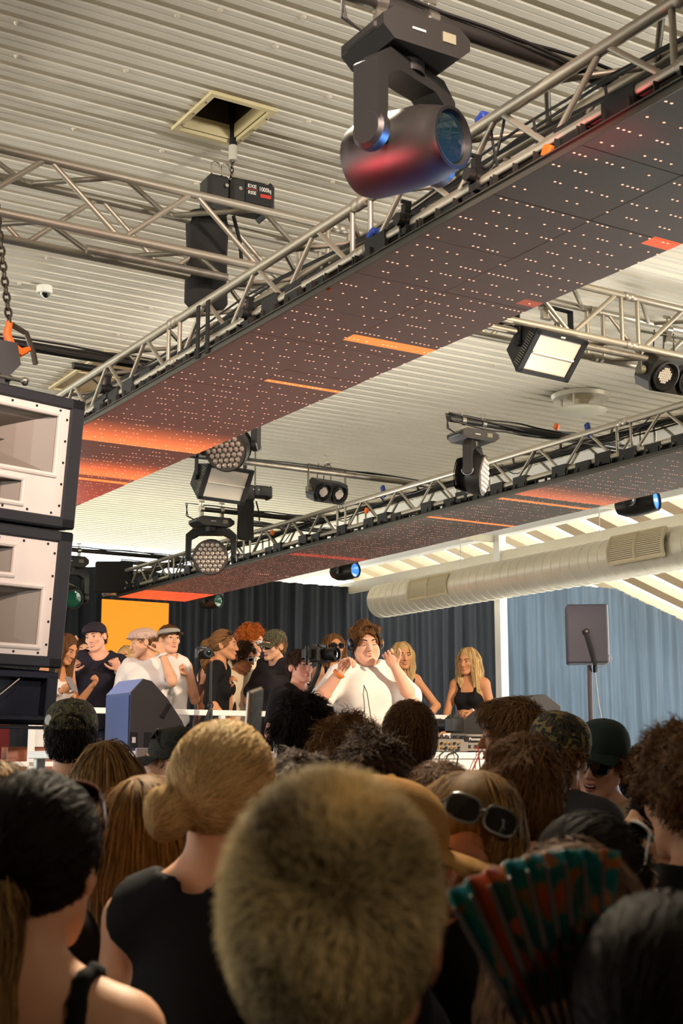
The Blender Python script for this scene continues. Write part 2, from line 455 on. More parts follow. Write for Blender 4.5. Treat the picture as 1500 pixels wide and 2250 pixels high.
def drape(name, x0, x1, y, topf, m, label, seed, amp=0.07, per=0.30):
    rg = np.random.RandomState(seed); n = int((x1 - x0) / 0.025) + 1
    xs = np.linspace(x0, x1, n); ph = np.cumsum(0.025 * 2 * np.pi / (per * rg.uniform(0.6, 1.5, n)))
    a = amp * (0.6 + 0.4 * np.sin(xs * 1.7 + seed))
    mb = MB(); vs = []; nz = 6
    for i in range(n):
        zt = topf(xs[i])
        for j in range(nz):
            t = j / (nz - 1)
            vs.append((xs[i] + 0.02 * math.sin(3 * t + i * 0.11), y + a[i] * math.sin(ph[i]) * (0.55 + 0.45 * (1 - t)) + 0.02 * math.sin(ph[i] * 2.3), 0.02 + (zt - 0.02) * t))
    fs = [(i * nz + j, (i + 1) * nz + j, (i + 1) * nz + j + 1, i * nz + j + 1) for i in range(n - 1) for j in range(nz - 1)]
    o = mb.add(vs, fs).build(name, m, None, 60)
    return tag(o, label, 'curtain')
YD = 18.0
xs_split = at_y(1090, 1450, YD).x
drape('stage_drape', 1.0, xs_split, YD, lambda x: CAMZ + 2.68, M_DRAPE, 'charcoal pleated drape closing the back of the stage, left of the white post', 3)
drape('terrace_drape', xs_split + 0.02, 22.5, YD, lambda x: min(CAMZ + 3.05, rz(x)) - 0.03 if x > 13.5 else CAMZ + 2.9, M_DRAPE_BACKLIT, 'backlit blue grey drape behind the pole speaker, right of the white post', 8, 0.06, 0.42)

# round ceiling diffuser and camera dome
vp = at_z(1275, 868, ZC)
t = thing('air_diffuser', 'round white two-plate air diffuser on the ceiling', 'vent', (vp.x, vp.y, ZC))
M_DIFF = mat('diffuser_white_metal', (214, 206, 186), 0.35, 0.3)
MB().lathe((0, 0, 0), (0, 0, -1), [(0.30, 0), (0.31, 0.01), (0.29, 0.05), (0.24, 0.03)], 28).build('top_plate', M_DIFF, t)
MB().lathe((0, 0, -0.02), (0, 0, -1), [(0.16, 0), (0.09, 0.04), (0.07, 0.09), (0.10, 0.13), (0.17, 0.165)], 28).build('cone', mat('diffuser_cone_tan', (190, 176, 146), 0.5), t)
MB().lathe((0, 0, -0.15), (0, 0, -1), [(0.23, 0), (0.27, 0.012), (0.27, 0.022), (0.20, 0.045), (0.02, 0.05)], 28).build('lower_plate', M_DIFF, t)
for k in range(4):
    a = k * math.pi / 2 + 0.5
    MB().cyl((0.21 * math.cos(a), 0.21 * math.sin(a), 0), (0.21 * math.cos(a), 0.21 * math.sin(a), -0.17), 0.012, n=6).build('spacer', M_DIFF, t)
cp = at_z(98, 630, ZC)
t = thing('dome_camera', 'small white security dome camera on the corrugated ceiling', 'security camera', (cp.x, cp.y, ZC))
M_CAMW = mat('camera_white_plastic', (232, 228, 216), 0.4)
MB().lathe((0, 0, 0), (0, 0, -1), [(0.064, 0), (0.064, 0.045), (0.060, 0.055), (0.045, 0.060)], 20).build('housing', M_CAMW, t)
MB().ell((0, 0, -0.056), (0.046, 0.046, 0.04), None, 16, 10).build('dome', mat('smoked_dome', (20, 22, 26), 0.08, 0, coat=0.6), t)
MB().ell((0, 0, -0.062), (0.05, 0.018, 0.04), Matrix.Rotation(YAW, 3, 'Z'), 14, 8).build('inner_shroud', M_CAMW, t)

# spiral duct with grilles
DX = 10.62
dc0 = at_x(836, 1322, DX)
M_DUCT = mat('galvanised_duct', (242, 234, 214), 0.34, 0.22, 0.06, 60, 0.05, 4)
def duct():
    y_end, y0, zc = dc0.y, 1.5, at_x(1200, 1256, DX).z
    t = thing('spiral_duct', 'large round metal air duct with a wider section and slotted grilles', 'duct', (DX, 0, zc))
    def radius(y): return 0.235 if y > 9.9 else (0.235 + (9.9 - y) / 0.35 * 0.055 if y > 9.55 else 0.29)
    prof = []; y = y_end; k = 0
    while y > y0:
        r = radius(y)
        prof += [(r, -y), (r, -(y - 0.135)), (r + 0.006, -(y - 0.141)), (r + 0.006, -(y - 0.150)), (r, -(y - 0.156))]
        y -= 0.16
    prof = [(0.02, -y_end - 0.002), (prof[0][0] - 0.012, -y_end - 0.002)] + prof
    b = MB().lathe((0, 0, 0), (0, -1, 0), prof, 40, True).build('duct_shell', M_DUCT, t, 40)
    M_GR = mat('grille_cream', (226, 212, 178), 0.5); M_DK = mat('grille_shade_sheet', (74, 66, 58), 0.7)
    def grille(y1, y2, ang, rr):
        a0, a1 = ang
        def pt(a, y, r): return Vector((r * math.cos(a), y, r * math.sin(a)))
        g = thing_part = MB(); n = 10
        # dark sheet on the closed shell, standing in for a shaded opening
        vs = []; fs = []
        for i in range(n + 1):
            a = a0 + (a1 - a0) * i / n
            vs += [pt(a, y1, rr + 0.006), pt(a, y2, rr + 0.006)]
        for i in range(n): fs.append((2 * i, 2 * i + 1, 2 * i + 3, 2 * i + 2))
        gr = MB().add(vs, fs).build('grille', M_DK, t)
        fr = MB()
        def bar(a, b, w):
            fr.tube([pt(a[0] + (b[0] - a[0]) * q / 8, a[1] + (b[1] - a[1]) * q / 8, rr + 0.014) for q in range(9)], w, 5)
        for yy in (y1, (y1 + y2) / 2, y2): bar((a0, yy), (a1, yy), 0.02)
        bar((a0, y1), (a0, y2), 0.02); bar((a1, y1), (a1, y2), 0.02)
        fr.build('grille_frame', M_GR, gr)
        for half in (0, 1):
            ya, yb = (y1, (y1 + y2) / 2) if half == 0 else ((y1 + y2) / 2, y2)
            for q in range(1, 14):
                a = a0 + (a1 - a0) * q / 14
                MB().box(pt(a, (ya + yb) / 2, rr + 0.010), (0.004, yb - ya, 0.016), Matrix.Rotation(-a, 3, 'Y')).build('grille_slat', M_GR, gr, 0)
    f = lambda px, py: at_x(px, py, DX).y
    grille(f(1012, 1300), f(928, 1300), (R(140), R(205)), 0.235)
    grille(f(1500, 1200), f(1378, 1200), (R(140), R(200)), 0.29)
    for px in (1015, 1323):
        yb = f(px, 1250); r = radius(yb)
        MB().cyl((-0.02, yb, r), (-0.02, yb, r + 0.42), 0.006, n=6).build('hanger_rod', M_WHITE, t)
        MB().box((0.0, yb, r + 0.40), (0.10, 0.05, 0.05)).build('hanger_plate', M_WHITE, t, 0)
        MB().rbox(((XW - DX) / 2 - 0.02, yb, r + 0.44), (XW - DX + 0.1, 0.06, 0.09), 0.005).build('bracket_arm', M_CREAM, t, 0)
duct()
# ------------------------------------------------------------------ LED ceilings on trusses
ZS = CAMZ + 2.14                   # underside of the LED strips
S1 = (3.08, 4.07); S2 = (6.90, 7.89)
YEND = 17.4
def bars(lst):
    """(x0, x1, y0, y1, colour, strength, soft) bars of light on the LED picture"""
    return lst
def led_material(name, base, bar_list, dot_col=(255, 172, 140), dot_str=1.7, on=0.58, rough=0.65, glow=None):
    m = bpy.data.materials.new(name); m.use_nodes = True
    nt = m.node_tree; N = nt.nodes; L = nt.links; b = N['Principled BSDF']
    b.inputs['Base Color'].default_value = (*lin(base), 1); b.inputs['Roughness'].default_value = rough; b.inputs['Specular IOR Level'].default_value = 0.3
    g = N.new('ShaderNodeNewGeometry'); sp = N.new('ShaderNodeSeparateXYZ'); L.new(g.outputs['Position'], sp.inputs[0])
    def mth(op, a, b2=None, c=None, clamp=False):
        n = N.new('ShaderNodeMath'); n.operation = op; n.use_clamp = clamp
        for i, v in enumerate((a, b2, c)):
            if v is None: continue
            if isinstance(v, (int, float)): n.inputs[i].default_value = v
            else: L.new(v, n.inputs[i])
        return n.outputs[0]
    X, Y = sp.outputs['X'], sp.outputs['Y']
    px, py = 0.026, 0.1135
    def cell(v, p): return mth('FLOOR', mth('DIVIDE', v, p))
    def frac(v, p): return mth('ABSOLUTE', mth('SUBTRACT', mth('FRACT', mth('DIVIDE', v, p)), 0.5))
    cx, cy = cell(X, px), cell(Y, py)
    cv = N.new('ShaderNodeCombineXYZ'); L.new(cx, cv.inputs[0]); L.new(cy, cv.inputs[1])
    wnz = N.new('ShaderNodeTexWhiteNoise'); wnz.noise_dimensions = '2D'; L.new(cv.outputs[0], wnz.inputs['Vector'])
    # slow patches so that the dots come in runs
    pn = N.new('ShaderNodeTexNoise'); pn.inputs['Scale'].default_value = 9; L.new(cv.outputs[0], pn.inputs['Vector']); 
    pc = N.new('ShaderNodeVectorMath'); pc.operation = 'MULTIPLY'; pc.inputs[1].default_value = (0.022, 0.35, 0); L.new(cv.outputs[0], pc.inputs[0]); L.new(pc.outputs[0], pn.inputs['Vector'])
    thr = mth('ADD', wnz.outputs['Value'], mth('MULTIPLY', mth('SUBTRACT', pn.outputs['Fac'], 0.5), 0.9))
    onm = mth('GREATER_THAN', thr, on)
    fx = mth('MULTIPLY', frac(X, px), px); fy = mth('MULTIPLY', frac(Y, py), py)
    d2 = mth('ADD', mth('POWER', mth('DIVIDE', fx, 0.0058), 2.0), mth('POWER', mth('DIVIDE', fy, 0.0046), 2.0))
    dot = mth('MULTIPLY', mth('LESS_THAN', d2, 1.0), onm)
    tot = N.new('ShaderNodeVectorMath'); tot.operation = 'SCALE'; tot.inputs[0].default_value = lin(dot_col); L.new(mth('MULTIPLY', dot, dot_str), tot.inputs['Scale'])
    acc = tot.outputs[0]
    if glow:                                          # the picture's dim red ground, stronger towards the far end
        gy = mth('DIVIDE', mth('SUBTRACT', Y, glow[0]), glow[1] - glow[0], clamp=True)
        sc = N.new('ShaderNodeVectorMath'); sc.operation = 'SCALE'; sc.inputs[0].default_value = lin(glow[2]); L.new(gy, sc.inputs['Scale'])
        ad = N.new('ShaderNodeVectorMath'); L.new(acc, ad.inputs[0]); L.new(sc.outputs[0], ad.inputs[1]); acc = ad.outputs[0]
    for x0, x1, y0, y1, c, st, soft in bar_list:
        mx_ = mth('MULTIPLY', mth('GREATER_THAN', X, x0), mth('LESS_THAN', X, x1))
        rise = mth('DIVIDE', mth('SUBTRACT', Y, y0), max(soft * (y1 - y0), 1e-3), clamp=True)
        my_ = mth('MULTIPLY', mth('POWER', rise, 1.5), mth('LESS_THAN', Y, y1))
        k = mth('MULTIPLY', mth('MULTIPLY', mx_, my_), st)
        sc = N.new('ShaderNodeVectorMath'); sc.operation = 'SCALE'; sc.inputs[0].default_value = lin(c); L.new(k, sc.inputs['Scale'])
        ad = N.new('ShaderNodeVectorMath'); L.new(acc, ad.inputs[0]); L.new(sc.outputs[0], ad.inputs[1]); acc = ad.outputs[0]
    L.new(acc, b.inputs['Emission Color']); b.inputs['Emission Strength'].default_value = 1.0
    n2 = N.new('ShaderNodeTexNoise'); n2.inputs['Scale'].default_value = 260; L.new(g.outputs['Position'], n2.inputs['Vector'])
    bp = N.new('ShaderNodeBump'); bp.inputs['Strength'].default_value = 0.35; bp.inputs['Distance'].default_value = 0.004
    L.new(n2.outputs['Fac'], bp.inputs['Height']); L.new(bp.outputs['Normal'], b.inputs['Normal'])
    return m
def yz(px, py): return at_z(px, py, ZS).y
OR, OR2, RD = (255, 122, 40), (255, 84, 20), (255, 60, 8)
b1 = [(3.0, 4.2, yz(340, 930), yz(330, 985), (255, 118, 56), 0.95, 0.9),
      (3.0, 4.2, yz(260, 1010), yz(260, 1052), (255, 112, 50), 0.9, 0.8),
      (3.0, 4.2, yz(240, 1056.5), yz(240, 1061.5), OR, 0.9, 0.01),
      (3.58, 4.2, yz(330, 1000), yz(200, 1110), RD, 0.22, 0.8),
      (at_z(578, 838, ZS).x, 4.2, yz(660, 845), yz(660, 850.5), OR, 1.0, 0.03),
      (at_z(758, 745, ZS).x, 4.2, yz(850, 749), yz(850, 766), OR, 1.0, 0.05),
      (at_z(1440, 520, ZS).x, 4.2, yz(1440, 520), yz(1430, 541), OR2, 0.7, 0.05),
      (at_z(1150, 660, ZS).x, 4.2, yz(1165, 660), yz(1165, 675), OR2, 0.25, 0.1)]
b2 = [(6.8, 8.0, yz(1300, 1075), yz(1300, 1108), (255, 118, 60), 0.75, 1.2),
      (6.8, 8.0, yz(1220, 1108), yz(1220, 1112), OR, 0.9, 0.01),
      (6.8, 8.0, yz(1040, 1145.5), yz(1040, 1149), OR, 0.9, 0.01),
      (at_z(645, 1216, ZS).x, 8.0, yz(700, 1219), yz(700, 1225), RD, 0.25, 0.05),
      (6.8, 8.0, yz(378, 1300), 18.0, RD, 0.95, 0.02)]
M_LED1 = led_material('led_panel_face', (112, 104, 97), b1, glow=(3.5, 8.5, (74, 26, 18)))
M_LED2 = led_material('led_panel_face_far', (112, 102, 94), b2, dot_str=1.6, glow=(9, 15, (60, 24, 18)))
M_LEDF = mat('led_cast_frame', (52, 50, 46), 0.5, 0.5)
def panel_mesh(m):
    mb = MB(); w = 0.4985
    mb.mat(1).box((0, 0, 0.016), (w, w, 0.02))
    mb.mat(0).box((0, 0, 0.004), (w - 0.002, w - 0.002, 0.008))
    mb.mat(1)
    for sx in (-1, 1):
        mb.box((sx * (w / 2 - 0.004), 0, 0.03), (0.006, w, 0.012))
        for q in (-0.24, -0.12, 0.0, 0.12, 0.24): mb.box((sx * (w / 2 - 0.012), q, 0.05), (0.022, 0.006, 0.05))
        mb.box((sx * (w / 2 - 0.03), 0, 0.078), (0.012, w, 0.006))
    return mb.build('led_panel', [m, M_LEDF], None, 0)
def strip(sx, m, y0, label):
    cx = (sx[0] + sx[1]) / 2
    t = thing('led_ceiling_strip', label, 'led screen', (cx, y0, ZS))
    proto = None; n = int((YEND - y0) / 0.5)
    rg = random.Random(int(sx[0] * 10))
    pb = MB().box((0, 0, 0), (0.10, 0.16, 0.09)).box((0, 0.1, -0.02), (0.05, 0.05, 0.05)).build('power_box', M_BLACKM, t, 0)
    first = True
    for i in range(n):
        for q in (0, 1):
            M = Matrix.Translation((-0.25 + 0.5 * q, 0.25 + 0.5 * i, rg.uniform(0, 0.003)))
            if proto is None:
                proto = panel_mesh(m); proto.parent = t; proto.matrix_basis = M
            else: inst('led_panel', proto, M, t)
        for yy in (0.1, 0.36):
            M = Matrix.Translation((-0.43 + rg.uniform(-.01, .01), 0.5 * i + yy + rg.uniform(-.05, .05), 0.085 + rg.uniform(-0.02, 0.02)))
            if first: pb.matrix_basis = M; first = False
            elif rg.random() < 0.75: inst('power_box', pb, M, t)
    lip = MB().box((-0.503, n * 0.25, 0.008), (0.006, n * 0.5, 0.03)).box((-0.51, n * 0.25, 0.022), (0.014, n * 0.5, 0.005)).build('edge_trim', mat('edge_trim_grey', (92, 88, 80), 0.45, 0.6), t, 0)
    return t
strip(S1, M_LED1, 1.4, 'wide LED ceiling strip with dotted rows, nearer one, over the crowd')
strip(S2, M_LED2, 5.4, 'farther LED ceiling strip ending at the orange LED wall')
# upright LED wall at the end of the far strip
M_LEDO = led_material('led_wall_orange', (60, 40, 30), [], dot_str=0)
_b = M_LEDO.node_tree.nodes['Principled BSDF']
for l in list(_b.inputs['Emission Color'].links): M_LEDO.node_tree.links.remove(l)
_b.inputs['Emission Color'].default_value = (*lin((255, 150, 28)), 1); _b.inputs['Emission Strength'].default_value = 0.82
t = thing('led_wall', 'glowing plain orange LED wall behind the people in caps', 'led screen', ((S2[0] + S2[1]) / 2, YEND + 0.05, 0.9))
wp = None
for i in range(6):
    for q in (0, 1):
        M = Matrix.Translation((-0.2475 + 0.495 * q, 0, ZS - 0.9 - 0.22 - 0.4985 * i))
        if wp is None:
            wp = MB().mat(0).box((0, -0.03, 0), (0.494, 0.008, 0.4985)).mat(1).box((0, 0.005, 0), (0.494, 0.06, 0.4985)).build('led_panel', [M_LEDO, M_LEDF], t, 0); wp.matrix_basis = M
        else: inst('led_panel', wp, M, t)

# box trusses
_bm = {}
def unit_tube(n=10):
    if n not in _bm:
        mb = MB().cyl((0, 0, 0), (0, 0, 1), 1.0, None, n)
        me = bpy.data.meshes.new('tube'); me.from_pydata(mb.v, [], mb.f)
        me.polygons.foreach_set('use_smooth', [len(f) == 4 for f in mb.f]); me.materials.append(M_ALU); me.update(); _bm[n] = me
    return _bm[n]
def rod(name, a, b, r, parent, n=10):
    a, b = Vector(a), Vector(b); o = link(name, unit_tube(n), parent)
    M = frame_to(b - a).to_4x4(); M.translation = a
    o.matrix_basis = M @ Matrix.Diagonal((r, r, (b - a).length, 1)); return o
def truss(label, axis, o, length, size, seg, nz, rc=0.025, rb=0.0105, off=0.0, thing_name='box_truss'):
    """box truss from o along axis ('x' or 'y'); size = chord spacing; seg = segment length; nz = zigzag legs per segment and face"""
    t = thing(thing_name, label, 'truss', o)
    P = (lambda a, s, z: (a, s, z)) if axis == 'x' else (lambda a, s, z: (s, a, z))
    h = size / 2
    cs = [(-h, -h), (h, -h), (h, h), (-h, h)]            # (side, z)
    a0 = off
    while a0 < length - 0.01:
        a1 = min(a0 + seg, length)
        for s, z in cs:
            rod('chord', P(a0, s, z), P(a1, s, z), rc, t, 14)
            for e, sg in ((a0, 1), (a1, -1)):
                rod('coupler', P(e, s, z), P(e + sg * 0.05, s, z), rc + 0.0045, t, 14)
        for f in range(4):
            (s0, z0), (s1, z1) = cs[f], cs[(f + 1) % 4]
            m0, m1 = a0 + 0.075, a1 - 0.075
            if f in (1, 3):
                rod('brace', P(m0, s0, z0), P(m0, s1, z1), rb, t)
                rod('brace', P(m1, s0, z0), P(m1, s1, z1), rb, t)
            pts = [(m0 + 0.03 + (m1 - m0 - 0.06) * k / nz, k % 2) for k in range(nz + 1)]
            for k in range(nz):
                (ya, sa), (yb, sb_) = pts[k], pts[k + 1]
                g = 0.012 if yb > ya else -0.012
                pa = (s1, z1) if sa == 0 else (s0, z0); pb_ = (s1, z1) if sb_ == 0 else (s0, z0)
                rod('brace', P(ya + g, *pa), P(yb - g, *pb_), rb, t)
        a0 = a1
    return t
ZT = ZS + 0.22 + 0.0               # centre height of the lower trusses
truss('silver box truss carrying the nearer LED strip, diagonal across the picture', 'y', (3.24, 0.9, ZT), 16.6, 0.24, 2.0, 6, rb=0.0125)
truss('silver box truss carrying the farther LED strip', 'y', (7.07, 5.3, ZT), 12.2, 0.24, 2.0, 6, rb=0.0115)
ZX = CAMZ + 2.995
truss('deeper silver cross truss hung from the chain hoist, above the LED strip', 'x', (-3.0, 6.84, ZX), 14.0, 0.35, 2.36, 5, rb=0.0155)

def clamp(parent, p, r=0.025, d=Vector((0, 0, -1)), m=None):
    """pipe clamp: a ring, a foot towards d and a wing bolt"""
    m = m or M_CHROME; p = Vector(p); d = Vector(d)
    mb = MB(); mb.cyl(p - Vector((0.022, 0, 0)), p + Vector((0.022, 0, 0)), r + 0.009, None, 12)
    mb.box(p + d * (r + 0.03), (0.04, 0.03, 0.05)); mb.box(p + d * (r + 0.058) + Vector((0.02, 0, 0)), (0.08, 0.035, 0.012))
    mb.cyl(p - d * (r + 0.0), p - d * (r + 0.05), 0.006, None, 6); mb.box(p - d * (r + 0.055), (0.06, 0.012, 0.018))
    return mb.build('clamp', m, parent)
def pipe(label, a, b, m, r=0.025, cables=2, seed=0, name='outrigger_pipe', grp=None):
    a, b = Vector(a), Vector(b)
    t = thing(name, label, 'pipe', a, None, grp); d = b - a
    MB().cyl((0, 0, 0), d, r, None, 14).build('tube', m, t)
    rg = random.Random(seed)
    for k in range(cables):
        pts = []
        for q in range(12):
            u = q / 11
            an = 1.2 + k * 0.9 + math.sin(u * 5 + seed + k) * 0.7
            pts.append(d * u + Vector((0, math.cos(an), math.sin(an))) * (r + 0.010 + 0.012 * abs(math.sin(u * 9 + k))))
        MB().tube(pts, 0.007, 5).build('cable', M_CABLE, t)
    return t
# outriggers: pipes along X, resting on the trusses' upper chords
ZP = ZS + 0.22 + 0.12 + 0.05
p1a = (1.72, 3.55, ZP); p1b = (3.62, 3.55, ZP)
pipe('thick black outrigger pipe holding the big moving head', p1a, p1b, M_BLACK, 0.027, 3, 1)
q = at_z(60, 765, ZP); pipe('black outrigger pipe above the speaker stack', (1.3, 7.95, ZP), (3.45, 7.95, ZP), M_BLACK, 0.032, 3, 2)
q = at_z(1005, 912, ZP); YW1 = 8.05
pipe('black outrigger pipe of the wash light seen from the side', (5.90, YW1, ZP), (7.4, YW1, ZP), M_BLACK, 0.025, 4, 3)
YW2 = 12.4
pipe('black outrigger pipe of the wash light facing the crowd', (5.98, YW2, ZP), (7.4, YW2, ZP), M_BLACK, 0.025, 2, 4)
YB = 10.2
pipe('long grey pipe carrying the twin blinder and the strobe', (4.3, YB, ZP), (7.4, YB, ZP), M_ALU_DULL, 0.025, 2, 5)
YW3 = 15.7
pipe('black outrigger pipe of the green lensed light, farthest along the truss', (5.60, YW3, ZP), (7.4, YW3, ZP), M_BLACK, 0.025, 2, 6)
# loose pipes laid along the underside of the cross truss
pipe('short grey pipe clamped under the cross truss, open end showing', (at_y(196, 538, 6.76).x, 6.80, ZX - 0.175 - 0.05), (3.4, 6.80, ZX - 0.175 - 0.05), M_ALU_DULL, 0.024, 0, 7, 'clamped_pipe')
pipe('long grey pipe under the cross truss carrying the strobe and blinder', (4.35, 6.72, ZX - 0.175 - 0.05), (8.6, 6.72, ZX - 0.175 - 0.05), M_ALU_DULL, 0.024, 1, 8, 'clamped_pipe')
# cable bundles lying in the trusses
def bundle(label, x, z, y0, y1, n, seed, r=0.007):
    t = thing('cable_bundle', label, 'cables', (x, y0, z)); rg = random.Random(seed)
    for k in range(n):
        ox, oz = rg.uniform(-0.07, 0.07), rg.uniform(0, 0.035); ph = rg.uniform(0, 6)
        pts = [(ox + 0.02 * math.sin(q * 1.1 + ph), (y1 - y0) * q / 40, oz + 0.018 * math.sin(q * 0.9 + ph * 2)) for q in range(41)]
        MB().tube(pts, r * rg.uniform(0.7, 1.3), 5).build('cable', M_CABLE, t)
    return t
ORD = ['first', 'second', 'third', 'fourth', 'fifth', 'sixth', 'seventh', 'eighth']
bundle('black cables lying in the truss of the nearer LED strip', 3.26, ZT + 0.02, 1.5, 17.0, 4, 1)
bundle('thick bundle of black cables in the truss of the farther LED strip', 7.1, ZT + 0.06, 5.5, 17.0, 10, 2)
# loops hanging from the trusses
loops = [((1075, 262), (1105, 398), 3.12, .05), ((1172, 262), (1190, 345), 3.12, .03), ((1110, 245), (1050, 350), 3.12, .12), ((1330, 190), (1345, 260), 3.12, .05), ((520, 690), (545, 720), 3.12, .08)]
for i, (a, b, x, dr) in enumerate(loops):
    pa, pb = at_x(*a, x), at_x(*b, x)
    o = MB().tube(sag(pa, pb, dr, 10), 0.006, 5).build('cable_loop', M_CABLE)
    tag(o, 'thin black cable drooping from the nearer truss, %s from the speaker stack' % ORD[[3, 4, 2, 5, 0][i] if i < 4 else 0], 'cable', 'loose cables of the nearer LED strip')
for i in range(7):
    y = 7.0 + i * 1.3; rg = random.Random(i)
    a = Vector((6.95, y, ZT + 0.11)); b = Vector((6.95, y + rg.uniform(.4, .8), ZT + rg.uniform(-.1, .1)))
    o = MB().tube(sag(a, b, rg.uniform(.05, .16), 10), 0.005, 5).build('cable_loop', M_CABLE)
    tag(o, 'thin black cable drooping from the farther truss, %s from the orange LED wall' % ORD[6 - i], 'cable', 'loose cables of the farther LED strip')
# orange tags and blue tape ties
for i, (px, py, x) in enumerate(((722, 626, 3.10), (1203, 333, 3.10))):
    p = at_x(px, py, x); o = MB().rbox(p, (0.03, 0.05, 0.05), 0.008, Matrix.Rotation(0.5, 3, 'X')).build('cable_tag', M_ORANGE)
    tag(o, ('orange cable tag on the nearer truss by the chain hoist', 'orange cable tag on the nearer truss by the big moving head')[i], 'tag', 'orange tags on the nearer truss')
for i, (px, py, x) in enumerate(((1222, 938, 6.93), (805, 1122, 6.9), (598, 1170, 6.9))):
    p = at_x(px, py, x)
    if py < 1200:
        o = MB().rbox(p, (0.03, 0.05, 0.05), 0.008, Matrix.Rotation(0.5, 3, 'X')).build('cable_tag', M_ORANGE)
        tag(o, ('orange cable tag on the farther truss beside the side-on wash light', 'orange cable tag on the farther truss below the twin blinder', 'orange cable tag on the farther truss near the far chain hoist')[i], 'tag', 'orange tags on the farther truss')
for i, (px, py, x) in enumerate(((1063, 262, 3.13), (823, 515, 3.13))):
    p = at_x(px, py, x); o = MB().rbox(p, (0.06, 0.06, 0.035), 0.008, Matrix.Rotation(-0.4, 3, 'X')).build('tape_tie', M_BLUE)
    tag(o, ('blue tape tie on the nearer truss beside the big moving head', 'blue tape tie on the nearer truss, lower down towards the chain hoist')[i], 'tie', 'blue ties on the nearer truss')
for i, (px, py, x) in enumerate(((1292, 945, 6.95), (842, 1080, 6.95))):
    p = at_x(px, py, x); o = MB().rbox(p, (0.03, 0.05, 0.12), 0.008, Matrix.Rotation(-0.3, 3, 'X')).build('tape_tie', M_BLUE)
    tag(o, ('blue tape tie on the farther truss right of the side-on wash light', 'blue tape tie on the farther truss beside the twin blinder')[i], 'tie', 'blue ties on the farther truss')

